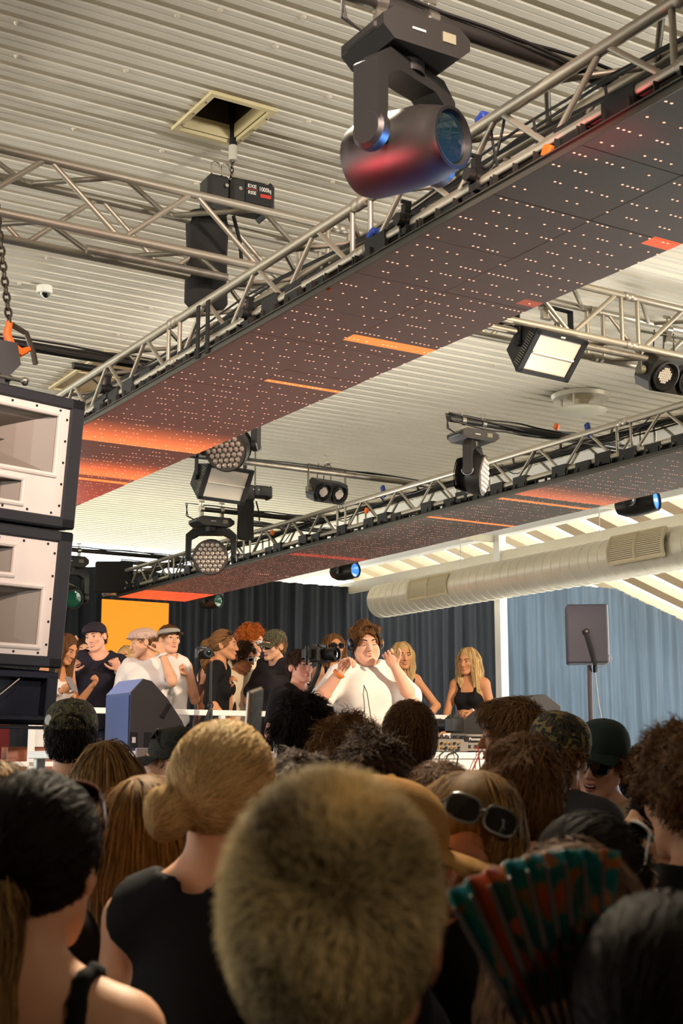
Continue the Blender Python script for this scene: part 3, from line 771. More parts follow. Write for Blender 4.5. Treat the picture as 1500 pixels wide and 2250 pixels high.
# ------------------------------------------------------------------ chain hoists
def chain(parent, a, b, link_len=0.05, r=0.006):
    a, b = Vector(a), Vector(b); n = max(2, int((b - a).length / (link_len * 0.72))); d = (b - a).normalized()
    pts = []
    for k in range(9):
        th = 2 * math.pi * k / 8
        pts.append((math.cos(th) * link_len * 0.30, 0, math.sin(th) * link_len * 0.5))
    pm = MB().tube(pts, r, 5, False).build('chain_link', M_CHAIN, parent)
    for k in range(n):
        p = a + d * ((k + 0.5) * (b - a).length / n)
        M = frame_to(d).to_4x4() @ Matrix.Rotation(k % 2 * math.pi / 2, 4, 'Z'); M.translation = p
        if k == 0: pm.matrix_basis = M
        else: inst('chain_link', pm, M, parent)
def hoist(label, loc, chain_top, letters=True, sc=0.74):
    t = thing('chain_hoist', label, 'hoist', loc); t.scale = (sc, sc, sc)
    rot = Matrix.Rotation(R(-4), 4, 'Z'); t.rotation_euler = (0, 0, R(-4))
    MB().rbox((0.16, 0, 0), (0.34, 0.26, 0.24), 0.03).build('motor_housing', M_BLACK, t)
    MB().rbox((0.345, 0, -0.01), (0.07, 0.29, 0.27), 0.03).build('end_cover', M_BLACK, t)
    MB().rbox((-0.10, 0, -0.05), (0.20, 0.22, 0.34), 0.03).build('gear_housing', M_BLACK, t)
    for k in (-0.1, 0.02):
        MB().cyl((k + 0.05, -0.135, 0.02), (k + 0.05, -0.128, 0.02), 0.016, None, 10).build('housing_bolt', M_CHROME, t)
    for k in range(2):
        x = -0.13 + 0.09 * k
        MB().tube([(x - 0.035, -0.08, 0.12), (x - 0.035, -0.08, 0.20), (x - 0.01, -0.08, 0.235), (x + 0.03, -0.08, 0.22), (x + 0.035, -0.08, 0.19)], 0.008, 6).build('lifting_handle', M_CHROME, t)
    MB().rbox((0.235, -0.135, 0.0), (0.25, 0.012, 0.19), 0.005).build('name_plate', M_BLACKM, t)
    if letters:
        LW = mat('hoist_lettering_white', (230, 226, 216), 0.6); LR = mat('hoist_lettering_red', (196, 52, 28), 0.6)
        F = Matrix.Rotation(math.pi / 2, 4, 'X')
        def L(tx, sz, m, x, z, sx=1.0): text_mesh(tx, sz, m, t, Matrix.Translation((x, -0.1425, z)) @ F, 0.001, 0.0006, sx=sx)
        L('EXE', 0.042, LW, 0.168, 0.052, 1.1); L('RISE', 0.040, LW, 0.168, -0.004); L('1000kg', 0.052, LW, 0.288, 0.042, 0.78)
        MB().box((0.168, -0.142, 0.025), (0.1, 0.002, 0.005)).build('plate_line', LR, t, 0)
        MB().box((0.294, -0.142, -0.012), (0.10, 0.002, 0.03)).build('plate_patch', LR, t, 0)
    bag = MB()
    rg = random.Random(3)
    lev = [(0.0, 0.15, 0.10), (-0.10, 0.17, 0.12), (-0.35, 0.16, 0.12), (-0.60, 0.17, 0.12), (-0.76, 0.165, 0.115), (-0.82, 0.12, 0.08)]
    vs = []; n = 14
    for z, rx, ry in lev:
        for k in range(n):
            a = 2 * math.pi * k / n; w = 1 + rg.uniform(-0.06, 0.06)
            c, s_ = math.cos(a), math.sin(a)
            q = (abs(c) ** 3 + abs(s_) ** 3) ** (-1 / 3)
            vs.append((-0.16 + rx * c * q * w, ry * s_ * q * w, -0.20 + z))
    fs = [(i * n + k, i * n + (k + 1) % n, (i + 1) * n + (k + 1) % n, (i + 1) * n + k) for i in range(len(lev) - 1) for k in range(n)]
    fs = [tuple(reversed(f)) for f in fs] + [tuple(range((len(lev) - 1) * n, len(lev) * n))[::-1], tuple(range(n))]
    bag.add(vs, fs).build('chain_bag', M_BAG, t, 60)
    MB().tube([(0.02, -0.11, -0.22), (0.08, -0.11, -0.42), (0.10, -0.11, -0.62)], 0.016, 5).build('bag_strap', M_BAG, t)
    ct = Vector(chain_top) - Vector(loc); ct = (rot.inverted() @ ct) / sc
    chain(t, (0.04, 0, 0.12), ct)
    MB().cyl(ct + Vector((0, 0, -0.06)), ct + Vector((0, 0, 0.07)), 0.035, None, 14).build('chain_sleeve', mat('chain_sleeve_pale', (206, 200, 184), 0.5), t)
    MB().tube([ct + Vector((0, 0, 0.07)), ct + Vector((0.01, 0.01, 0.2)), ct + Vector((-0.02, 0.0, 0.5))], 0.035, 7).build('sling', M_BAG, t)
    return t
HP = at_y(497, 428, 7.02)
hoist('black chain hoist marked 1000kg with a hanging chain bag, over the cross truss', (HP.x, 7.02, HP.z), (HP.x + 0.03, 7.0, ZC - 0.10))
H2 = at_y(556, 1080, 12.2)
hoist('far chain hoist with a long black chain bag, behind the strobe', (H2.x, 12.2, H2.z), (H2.x + 0.02, 12.2, ZC - 0.05), False, 0.5)

# black straps and pipe clamps on the nearer truss
for i, (px, pa_, pb_) in enumerate(((436, 672, 786), (457, 660, 774))):
    a, b = at_x(px, pa_, 3.06), at_x(px, pb_, 3.06); b.y = a.y
    o = MB().box((a + b) / 2, (0.008, 0.036, a.z - b.z)).build('strap', M_BAG, None, 0)
    tag(o, 'black webbing strap on the nearer truss below the chain bag, %s one' % ('farther' if i == 0 else 'nearer'), 'strap', 'black straps on the nearer truss')
for i, (px, py) in enumerate(((1046, 388), (892, 486), (548, 690), (236, 856))):
    p = at_x(px, py, 3.10)
    t = thing('pipe_clamp', 'black pipe clamp on the lower chord of the nearer truss, %s from the speaker stack' % ORD[3 - i], 'clamp', p, None, 'black pipe clamps on the nearer truss')
    MB().cyl((-0.05, 0, 0), (0.09, 0, 0), 0.027, None, 14).build('pipe_stub', M_BLACK, t)
    MB().cyl((-0.02, 0, 0), (0.02, 0, 0), 0.036, None, 12).box((0, 0, 0.05), (0.03, 0.03, 0.05)).box((0, 0.0, 0.085), (0.05, 0.012, 0.014)).box((0, 0, -0.045), (0.04, 0.05, 0.04)).build('clamp_body', M_BLACKM, t)
# ------------------------------------------------------------------ stage lights
M_GLASSD = mat('dark_lens_glass', (16, 20, 24), 0.05, 0, coat=1.0)
M_LENSB = mat('blue_lit_lens', (40, 110, 200), 0.1, 0, coat=1.0, emit=(70, 150, 240), estr=0.55)
M_LENSG = mat('green_coated_lens', (20, 70, 50), 0.06, 0, coat=1.0, emit=(20, 90, 60), estr=0.12)
M_LENST = mat('teal_coated_lens', (14, 30, 32), 0.05, 0, coat=1.0)
M_LEDLENS = mat('clear_led_lens', (196, 190, 182), 0.15, 0.2, coat=0.8)
M_LEDLENS2 = mat('dim_led_lens', (176, 160, 148), 0.2, 0.2, coat=0.6)
M_ARM = mat('yoke_plastic', (30, 30, 29), 0.40, 0, 0.15, 600)
M_GREYP = mat('grey_yoke_plastic', (128, 136, 144), 0.4, 0.1)
M_LCD = mat('display_window', (120, 118, 100), 0.3)
M_PRINT = mat('white_print', (200, 196, 188), 0.6)

def moving_head(label, top, hd, kind='beam', s=1.0, lens=None, base_yaw=0.0, tagrp=None, led=None):
    """moving head lamp hung under a pipe at `top` (centre of the pipe), its head aimed along hd"""
    t = thing('moving_head', label, 'stage light', top, None, tagrp); t.scale = (s, s, s)
    hd = Vector(hd).normalized()
    rot = Matrix.Rotation(base_yaw, 3, 'Z')
    # base box under two clamps
    zb = -0.165 / s - 0.02
    for q in (-0.12, 0.12):
        c = clamp(t, rot @ Vector((q, 0, 0)), 0.027 / s, Vector((0, 0, -1)))
    bh = 0.10 if kind != 'big' else 0.13
    bw, bd = (0.42, 0.26) if kind != 'big' else (0.40, 0.30)
    zb = -(0.027 / s + 0.064) - bh / 2
    prof = [(-bw / 2, -bh * 0.15), (-bw / 2 + 0.05, -bh / 2), (bw / 2 - 0.05, -bh / 2), (bw / 2, -bh * 0.15), (bw / 2, bh * 0.2), (bw / 2 - 0.05, bh / 2), (-bw / 2 + 0.05, bh / 2), (-bw / 2, bh * 0.2)]
    base = MB().prism(prof, rot @ Vector((0, -bd / 2, 0)) + Vector((0, 0, zb)), rot @ Vector((1, 0, 0)), (0, 0, 1), rot @ Vector((0, bd, 0))).build('lamp_base', M_BLACK, t, 30)
    front = rot @ Vector((0, -bd / 2 - 0.002, 0))
    xr = rot @ Vector((1, 0, 0)); FR = Matrix((xr, Vector((0, 0, 1)), xr.cross(Vector((0, 0, 1))))).transposed()
    MB().box(front + xr * 0.10 + Vector((0, 0, zb + 0.005)), (0.06, 0.004, 0.04), rot).build('display', M_LCD, base, 0)
    MB().box(front - xr * 0.04 + Vector((0, 0, zb + 0.0)), (0.06, 0.003, 0.008), rot).build('maker_mark', M_PRINT, base, 0)
    for q in (-1, 1):
        MB().rbox(xr * q * (bw / 2 - 0.005) + Vector((0, 0, zb)), (0.03, bd * 0.7, 0.035), 0.008, rot).build('carry_handle', M_BLACK, base)
    # yoke across the head's horizontal direction
    hh = Vector((hd.x, hd.y, 0)); hh = hh.normalized() if hh.length > 0.05 else Vector((0, -1, 0))
    ax = UP.cross(hh).normalized()                    # tilt axis
    if kind == 'wash': armz, hw, hr, hl = 0.30, 0.215, 0.19, 0.20
    elif kind == 'big': armz, hw, hr, hl = 0.34, 0.19, 0.15, 0.44
    else: armz, hw, hr, hl = 0.27, 0.155, 0.115, 0.36
    zy = zb - bh / 2 - 0.01
    zc = zy - armz
    MB().cyl((0, 0, zy + 0.02), (0, 0, zy - 0.04), 0.075, None, 20).build('pan_bearing', M_BLACK, t)
    yk = MB(); aw = 0.085 if kind != 'big' else 0.12
    # yoke outline in the (ax, z) plane
    th = 0.055
    outer = [(-hw - th, zc + 0.02), (-hw - th, zy - 0.07), (-hw + 0.02, zy - 0.005), (hw - 0.02, zy - 0.005), (hw + th, zy - 0.07), (hw + th, zc + 0.02)]
    inner = [(hw, zc + 0.02), (hw - 0.005, zy - 0.12), (hw * 0.6, zy - 0.075), (-hw * 0.6, zy - 0.075), (-hw + 0.005, zy - 0.12), (-hw, zc + 0.02)]
    po = outer + inner
    o0 = -hh * aw / 2
    n = 6
    vs = [o0 + ax * a + UP * z for a, z in po] + [o0 + hh * aw + ax * a + UP * z for a, z in po]
    fs = []
    for i in range(n - 1):
        a, b, c, d = i, i + 1, 11 - i - 1, 11 - i
        fs.append((a, b, c, d)); fs.append(tuple(12 + k for k in (d, c, b, a)))
    for i in range(12):
        fs.append((i, (i + 1) % 12, 12 + (i + 1) % 12, 12 + i)[::-1])
    yk.add(vs, fs)
    for q in (-1, 1):
        yk.lathe(ax * q * (hw + 0.002) + UP * zc, ax * q, [(aw * 0.62, 0), (aw * 0.62, th * 0.7), (aw * 0.5, th)], 20)
    yk.build('yoke', M_ARM, t, 30)
    if kind == 'wash':
        for q in (-1, 1):
            MB().tube([ax * q * (hw + th + 0.002) + UP * zc + (hh * math.cos(a) + UP * math.sin(a)) * aw * 0.66 for a in [math.pi + math.pi * k / 10 for k in range(11)]], 0.004, 5).build('arm_trim', M_GREYP, t)
    hdz = hd
    hc_ = UP * zc
    hm = MB()
    lens = lens or M_GLASSD
    if kind == 'wash':
        hm.lathe(hc_, hdz, [(0.06, -0.16), (0.12, -0.15), (0.16, -0.08), (0.185, 0.0), (0.192, 0.07), (0.192, 0.10), (0.182, 0.105)], 36)
        h = hm.build('lamp_head', M_BLACK, t, 40)
        F = frame_to(hdz)
        MB().lathe(hc_, hdz, [(0.181, 0.104), (0.181, 0.1055)], 36).build('face_plate', mat('led_face_plate', (92, 84, 78), 0.4, 0.3), h)
        lm = MB().mat(0); pitch = 0.051; cells = []
        for a in range(-4, 5):
            for b in range(-4, 5):
                x, y = pitch * (a + b * 0.5), pitch * b * 0.866
                if math.hypot(x, y) < 0.165: cells.append((x, y))
        pl = None
        for x, y in cells:
            M = (Matrix.Translation(hc_ + F @ Vector((x, y, 0.105)))) @ F.to_4x4()
            if pl is None:
                pl = MB().lathe((0, 0, 0), (0, 0, 1), [(0.0245, 0), (0.022, 0.008), (0.012, 0.014), (0.003, 0.016)], 6).build('led_lens', led or M_LEDLENS2, h); pl.matrix_basis = M
            else: inst('led_lens', pl, M, h)
        for k in range(9):
            a = -0.16 + 0.013 * k
            MB().lathe(hc_, hdz, [(0.13 + 0.004 * k, a), (0.148 + 0.004 * k, a + 0.002), (0.13 + 0.004 * k, a + 0.005)], 24, False).build('cooling_fin', M_BLACKM, h)
    else:
        L = hl; r = hr
        if kind == 'big':
            prof = [(r * 0.55, -L * 0.52), (r * 0.92, -L * 0.49), (r * 1.02, -L * 0.38), (r * 1.04, -L * 0.1), (r * 1.0, L * 0.22), (r * 0.86, L * 0.40), (r * 0.80, L * 0.46), (r * 0.80, L * 0.50), (r * 0.70, L * 0.505), (r * 0.66, L * 0.46)]
        else:
            prof = [(r * 0.35, -L * 0.55), (r * 0.7, -L * 0.50), (r * 0.95, -L * 0.30), (r * 1.02, -L * 0.05), (r * 0.95, L * 0.25), (r * 0.85, L * 0.45), (r * 0.85, L * 0.50), (r * 0.74, L * 0.505), (r * 0.70, L * 0.46)]
        h = hm.lathe(hc_, hdz, prof, 32).build('lamp_head', M_BLACK, t, 35)
        lr = prof[-1][0]
        MB().lathe(hc_, hdz, [(lr * 1.0, L * 0.462), (lr * 0.8, L * 0.472), (lr * 0.4, L * 0.482), (lr * 0.05, L * 0.486)], 28).build('front_lens', lens, h)
        MB().lathe(hc_, hdz, [(lr * 1.02, L * 0.47), (lr * 1.10, L * 0.508), (lr * 1.18, L * 0.508), (lr * 1.22, L * 0.45)], 32, False).build('lens_ring', M_BLACKM, h)
        for k in range(6):                              # cooling slots on both flanks
            for q in (-1, 1):
                F = frame_to(hdz)
                MB().rbox(hc_ + hdz * (-L * 0.05) + ax * q * r * 0.92 + hdz.cross(ax) * (-0.05 + 0.02 * k), (0.010, 0.010, 0.10), 0.003, Matrix((ax, hdz.cross(ax), hdz)).transposed()).build('cooling_fin', M_BLACKM, h)
    # power and data tails
    for k in range(2):
        a = xr * (-bw / 2) + Vector((0, 0, zb + 0.02)); b = xr * (-bw / 2 - 0.04 + 0.02 * k) + Vector((0, 0.02, 0.05))
        MB().tube([a, a - xr * (0.07 + 0.02 * k) + UP * 0.03, b - xr * 0.05, b + xr * 0.08 + UP * 0.0], 0.006, 5).build('cable_tail', M_CABLE, t)
    return t
def dirc(right, tocam, up): return RIGHT * right + TOCAM * tocam + UP * up
Zp = ZP
moving_head('big black moving head close overhead with a dark lens', (2.44, 3.55, Zp), dirc(0.74, 0.62, -0.06), 'big', 0.88, M_LENST)
w1 = at_z(1035, 918, Zp)
moving_head('LED wash moving head seen from the side, under the upper right outrigger', (6.12, YW1, Zp), dirc(0.93, 0.30, -0.12), 'wash', 0.80, led=M_LEDLENS)
moving_head('LED wash moving head with its round face towards the crowd', (6.07, YW2, Zp), dirc(0.02, 0.95, -0.28), 'wash', 0.95)
pipe('black outrigger pipe behind the nearer LED strip holding the hidden wash light', (3.2, 8.75, Zp + 0.17), (4.75, 8.75, Zp + 0.17), M_BLACK, 0.025, 1, 10)
moving_head('LED wash moving head half hidden by the nearer LED strip', (4.42, 8.75, Zp + 0.17), dirc(-0.30, 0.85, -0.42), 'wash', 0.86)
moving_head('black moving head with a green lens beside the speaker stack', (5.78, YW3, Zp), dirc(0.5, 0.8, -0.25), 'big', 1.0, M_LENSG)
def under(px, py, x, label, lens, hdv, s=0.9):
    p = at_x(px, py, x)
    pipe('black pipe of the ' + label.split(',')[0].replace('moving head with a ', '').replace(' peeping', ''), (7.0, p.y, p.z + 0.49 * s), (8.7, p.y, p.z + 0.49 * s), M_BLACK, 0.025, 1, 9)
    moving_head(label, (p.x, p.y, p.z + 0.49 * s), hdv, 'beam', s, lens)
under(1400, 1110, 8.35, 'moving head with a glowing blue lens above the air duct, nearer one', M_LENSB, dirc(0.80, 0.55, 0.05), 1.0)
under(757, 1258, 8.35, 'moving head with a glowing blue lens peeping below the farther LED strip', M_LENSB, dirc(0.70, 0.62, -0.02), 0.95)
under(463, 1324, 8.35, 'moving head with a green lens below the far end of the LED strip', M_LENSG, dirc(0.72, 0.66, -0.02), 0.95)

def strobe(label, top, hd, s=1.0):
    t = thing('strobe', label, 'stage light', top); t.scale = (s, s, s)
    hd = Vector(hd).normalized(); hh = Vector((hd.x, hd.y, 0)).normalized(); ax = UP.cross(hh); dn = hd.cross(ax)
    W, H, D = 0.46, 0.31, 0.17; zc = -0.30
    clamp(t, (0, 0, 0), 0.025)
    c = UP * zc; F = Matrix((ax, dn, hd)).transposed()
    poly = [(-H / 2, D / 2), (H / 2, D / 2), (H * 0.30, -D / 2), (-H * 0.30, -D / 2)]
    b = MB().prism(poly, c - ax * W / 2, dn, hd, ax * W).build('lamp_housing', M_BLACK, t, 20)
    fr = MB()
    for q in (-1, 1):
        fr.box(c + hd * (D / 2 + 0.006) + dn * q * (H / 2 - 0.012), (W, 0.03, 0.022), F)
        fr.box(c + hd * (D / 2 + 0.006) + ax * q * (W / 2 - 0.018), (0.042, H, 0.022), F)
    fr.build('front_frame', M_BLACKM, t, 0)
    MB().box(c + hd * (D / 2 + 0.004), (W - 0.06, H - 0.05, 0.004), F).build('front_glass', mat('strobe_reflector', (226, 216, 200), 0.35, 0.35, 0.25, 30), t, 0)
    MB().cyl(c + hd * (D / 2 + 0.016) - ax * W * 0.4, c + hd * (D / 2 + 0.016) + ax * W * 0.4, 0.007, None, 8).build('flash_tube', mat('flash_tube_glass', (236, 230, 214), 0.15), t)
    for k in range(14):
        for q in (-1, 1):
            MB().box(c + hd * (D / 2 - 0.02) + ax * q * (W / 2 + 0.003) + dn * (-H * 0.36 + 0.72 * H * k / 13), (0.008, 0.006, 0.05), F).build('vent_slot', M_ALU_DULL, t, 0)
    yk = MB()
    for q in (-1, 1):
        yk.box(c * 0.55 + ax * q * (W / 2 + 0.015) + UP * 0.02, (0.006, 0.05, 0.30), Matrix((ax, hh, UP)).transposed())
        yk.cyl(c + ax * q * (W / 2), c + ax * q * (W / 2 + 0.03), 0.022, None, 10)
    yk.box(UP * (zc * 0.55 + 0.17), (W + 0.036, 0.05, 0.006), Matrix((ax, hh, UP)).transposed())
    yk.build('yoke', M_BLACKM, t, 0)
    MB().tube(sag(UP * -0.1 + ax * 0.1, c + ax * 0.15 - hd * 0.08, 0.05), 0.005, 5).build('cable_tail', M_CABLE, t)
    MB().box(c + hd * (D / 2 + 0.018) + dn * (H / 2 - 0.012), (0.04, 0.012, 0.002), F).build('maker_mark', M_PRINT, t, 0)
    return t
sp1 = at_y(1197, 768, 6.72)
strobe('big rectangular strobe light under the cross truss, above the ceiling diffuser', (sp1.x, 6.72, sp1.z + 0.30), (0.05, -0.74, -0.67))
sp2 = at_y(485, 1056, YB)
strobe('rectangular strobe light on the grey pipe below the hidden wash light', (sp2.x, YB, sp2.z + 0.30), (0.1, -0.86, -0.5))

def blinder(label, top, hd, s=1.0, lamps=2):
    t = thing('twin_blinder', label, 'stage light', top); t.scale = (s, s, s)
    hd = Vector(hd).normalized(); hh = Vector((hd.x, hd.y, 0)).normalized(); ax = UP.cross(hh); dn = hd.cross(ax)
    F = Matrix((ax, dn, hd)).transposed(); zc = -0.30; c = UP * zc; W, H, D = 0.42, 0.22, 0.15
    clamp(t, (0, 0, 0), 0.025)
    poly = [(-W / 2, -H * 0.25), (-W / 2 + 0.03, -H / 2), (W / 2 - 0.03, -H / 2), (W / 2, -H * 0.25), (W / 2, H * 0.25), (W / 2 - 0.03, H / 2), (-W / 2 + 0.03, H / 2), (-W / 2, H * 0.25)]
    b = MB().prism(poly, c - hd * D / 2, ax, dn, hd * D).build('lamp_housing', M_BLACK, t, 20)
    for q in (-1, 1):
        o = c + ax * q * 0.102 + hd * D / 2
        ring = MB().lathe(o, hd, [(0.094, -0.01), (0.096, 0.03), (0.086, 0.032), (0.072, 0.004)], 28, False).build('lamp_ring', M_BLACKM, t)
        MB().lathe(o, hd, [(0.073, 0.002), (0.062, 0.006), (0.05, 0.007)], 28).build('lamp_face', mat('blinder_bezel', (40, 38, 36), 0.3, 0.4), ring)
        g = MB()
        for a in range(-3, 4):
            for b2 in range(-3, 4):
                if math.hypot(a, b2) < 3.4: g.rbox(o + ax * a * 0.0145 + dn * b2 * 0.0145 + hd * 0.009, (0.0135, 0.0135, 0.006), 0.002, F)
        g.build('lens_array', M_LEDLENS, ring)
    yk = MB()
    for q in (-1, 1):
        yk.rbox(c * 0.58 + ax * q * (W / 2 + 0.03), (0.035, 0.008, 0.26), 0.003, Matrix((hh, ax, UP)).transposed())
        yk.cyl(c + ax * q * (W / 2 - 0.01), c + ax * q * (W / 2 + 0.045), 0.03, None, 12)
    yk.rbox(UP * (zc * 0.58 + 0.13), (W + 0.08, 0.035, 0.008), 0.003, Matrix((ax, hh, UP)).transposed())
    yk.build('yoke', mat('yoke_olive_metal', (120, 116, 98), 0.45, 0.5), t)
    for k in range(3):
        MB().tube(sag(UP * -0.02 + ax * (0.05 - 0.08 * k), c + ax * (0.1 - 0.1 * k) - hd * 0.07 + UP * 0.1, 0.03 + 0.02 * k), 0.005, 5).build('cable_tail', M_CABLE, t)
    return t
bp1 = at_y(718, 1080, YB)
blinder('twin blinder with two round lamps on the long grey pipe', (bp1.x, YB, bp1.z + 0.26), (0.1, -0.9, -0.4), 0.86)
bp2 = at_y(1470, 822, 6.72)
blinder('twin blinder with two round lamps under the cross truss', (bp2.x, 6.72, bp2.z + 0.33), (-0.05, -0.84, -0.5), 1.1)

# ------------------------------------------------------------------ flown speaker stack
M_CAB = mat('speaker_cabinet_paint', (30, 31, 36), 0.6, 0, 0.3, 260)
M_BAFF = mat('pale_grey_baffle', (216, 208, 200), 0.45, 0, 0.05, 60, 0.04, 5)
M_HORN = mat('grey_fibreglass_horn', (128, 120, 110), 0.42, 0, 0.05, 40, 0.05, 4)
def speaker_box(label, org, Rm, W, H, D, flip):
    """org: upper front edge, right corner; local x to the left along the front, z down"""
    t = thing('speaker_cabinet', label, 'speaker', org, None, None)
    t.matrix_world = Matrix.Translation(org) @ Rm.to_4x4()
    # local frame: x left (negative world X), y back, z up;   front at y = 0
    cab = MB(); w = 0.05
    cab.rbox((-W / 2, D / 2 + 0.14, -H / 2), (W, D - 0.28, H), 0.012)
    for z in (-0.015, -H + 0.015): cab.box((-W / 2, 0.17, z), (W, 0.24, 0.03))
    for x in (-0.015, -W + 0.015): cab.box((x, 0.17, -H / 2), (0.03, 0.24, H - 0.06))
    cab.rbox((-W / 2, 0.02, -w / 2), (W, 0.09, w), 0.008); cab.rbox((-W / 2, 0.02, -H + w / 2), (W, 0.09, w), 0.008)
    cab.rbox((-w * 0.75, 0.02, -H / 2), (w * 1.5, 0.09, H), 0.008); cab.rbox((-W + w * 0.75, 0.02, -H / 2), (w * 1.5, 0.09, H), 0.008)
    cab.build('cabinet', M_CAB, t, 30)
    x0, x1, z0, z1 = -0.075, -W + 0.075, -0.05, -H + 0.05
    # horns: (xl, xr, zt, zb)
    hT = (x1 + 0.05, x0 - 0.05, z0 - 0.03, z0 - 0.30); hB = (x1 + 0.05, x0 - 0.20, z0 - 0.335, z1 + 0.03)
    if flip: hT, hB = (x1 + 0.05, x0 - 0.21, z0 - 0.035, z0 - 0.165), (x1 + 0.05, x0 - 0.05, z0 - 0.20, z1 + 0.035)
    def fz(x, z): return -0.006
    pl = MB(); yb = 0.0
    # baffle ring faces: grid split around the horn mouths
    xs = sorted({x1, x0, hT[0], hT[1], hB[0], hB[1]}); zs = sorted({z0, z1, hT[2], hT[3], hB[2], hB[3]})
    def inside(x, z, h): return h[0] < x < h[1] and h[3] < z < h[2]
    for i in range(len(xs) - 1):
        for j in range(len(zs) - 1):
            cx, cz = (xs[i] + xs[i + 1]) / 2, (zs[j] + zs[j + 1]) / 2
            if inside(cx, cz, hT) or inside(cx, cz, hB): continue
            pl.box((cx, 0.0, cz), (xs[i + 1] - xs[i], 0.03, zs[j + 1] - zs[j]))
    pl.build('baffle', M_BAFF, t, 0)
    lip = MB()
    for (a, b, c, d) in ((x1, x0, z0, z1),):
        pass
    lip.build('baffle_lip', M_BAFF, t) if lip.v else None
    def horn(h, name, phase_plug):
        xl, xr, zt, zb = h; cx, cz = (xl + xr) / 2, (zt + zb) / 2
        m = MB(); n = 6; vs = []; fs = []
        for k in range(n + 1):
            q = k / n; e = q ** 0.7; dep = -0.012 + 0.24 * q
            hw_ = (xr - xl) / 2 * (1 - 0.93 * e); hz_ = (zt - zb) / 2 * (1 - 0.96 * e)
            c = 0.02 * (1 - q)
            vs += [(cx - hw_, dep, cz - hz_), (cx + hw_, dep, cz - hz_), (cx + hw_, dep, cz + hz_), (cx - hw_, dep, cz + hz_)]
        for k in range(n):
            for e in range(4):
                fs.append((k * 4 + e, k * 4 + (e + 1) % 4, (k + 1) * 4 + (e + 1) % 4, (k + 1) * 4 + e))
        fs.append((n * 4, n * 4 + 1, n * 4 + 2, n * 4 + 3))
        ho = m.add(vs, fs).build(name, M_HORN, t, 0)
        rr = MB()
        pts = [(xl, -0.014, zb), (xr, -0.014, zb), (xr, -0.014, zt), (xl, -0.014, zt)]
        for e in range(4): rr.tube([pts[e], pts[(e + 1) % 4]], 0.012, 8)
        for p in pts: rr.ell(p, (0.012, 0.012, 0.012), None, 8, 6)
        rr.build('horn_lip', M_BAFF, ho)
        if phase_plug:
            pg = MB(); L = (xr - xl)
            tip = Vector((xr - L * 0.18, 0.10, cz)); 
            a, b = Vector((xl, 0.03, cz)), Vector((xl, 0.16, cz + 0.085)); c = Vector((xl, 0.16, cz - 0.085)); d = Vector((xr - L * 0.08, 0.2, cz))
            pg.add([tip, a, b, c, d], [(0, 1, 2), (0, 3, 1), (0, 2, 4), (0, 4, 3), (1, 3, 2)])
            pg.build('horn_vane', M_HORN, ho, 0)
    horn(hT, 'mid_horn' if not flip else 'high_horn', not flip); horn(hB, 'high_horn' if not flip else 'mid_horn', flip)
    sc = MB().cyl((0, -0.018, 0), (0, -0.015, 0), 0.0055, None, 8).build('baffle_screw', M_BLACKM, t)
    fst = True
    for q in range(5):
        z = z0 + (z1 - z0) * (q + 0.5) / 5
        M = Matrix.Translation((x0 - 0.012, 0, z))
        if fst: sc.matrix_basis = M; fst = False
        else: inst('baffle_screw', sc, M, t)
    for q in range(7):
        for z in (z0 - 0.012, z1 + 0.012):
            inst('baffle_screw', sc, Matrix.Translation((x0 - 0.05 - (x0 - x1) * q / 7, 0, z)), t)
    return t
TILT = R(5.5)
PX, PYY = at_d(183, 882, 5.9).xy
PT = at_d(183, 884, 5.9)
Rm = Matrix.Rotation(R(14.5), 3, 'Z') @ Matrix.Rotation(TILT, 3, 'X')
H1 = 0.575
dz = Rm @ Vector((0, 0, -1))
speaker_box('upper pale fronted horn speaker of the flown stack', PT, Rm, 1.0, H1, 0.6, False)
p2 = PT + dz * (H1 + 0.012) 
speaker_box('lower pale fronted horn speaker of the flown stack', p2, Rm, 1.0, H1 + 0.02, 0.6, True)
p3 = p2 + dz * (H1 + 0.032)
t = thing('bass_cabinet', 'black slotted bass cabinet under the two horn speakers', 'speaker'); t.matrix_world = Matrix.Translation(p3) @ Rm.to_4x4()
M_NAVY = mat('dark_navy_cabinet', (16, 20, 34), 0.5, 0, 0.2, 260)
MB().rbox((-0.5, 0.34, -0.12), (1.0, 0.60, 0.235), 0.012).build('cabinet', M_NAVY, t)
MB().rbox((-0.5, 0.02, -0.205), (1.0, 0.06, 0.02), 0.004).rbox((-0.5, 0.02, -0.02), (1.0, 0.06, 0.03), 0.004).rbox((-0.03, 0.02, -0.12), (0.055, 0.06, 0.2), 0.004).build('front_slats', M_NAVY, t)
MB().cyl((-0.35, -0.01, -0.16), (-0.20, -0.01, -0.04), 0.003, None, 6).build('tie_rod', M_CHROME, t)
MB().rbox((-0.02, 0.0, -0.245), (0.05, 0.05, 0.016), 0.003).rbox((-0.5, 0.0, -0.245), (0.98, 0.04, 0.012), 0.003).build('bottom_rail', M_CAB, t)
# white sticker with red and blue patch on the cabinet's side
MB().box((0.0015, 0.05, 0.05), (0.002, 0.05, 0.11)).build('side_label', M_WHITE, t, 0)
MB().box((0.003, 0.05, 0.025), (0.002, 0.035, 0.045)).build('label_patch', mat('label_blue', (40, 80, 180), 0.5), t, 0)
MB().box((0.0042, 0.058, 0.032), (0.002, 0.015, 0.02)).build('label_patch', mat('label_red', (200, 50, 40), 0.5), t, 0)
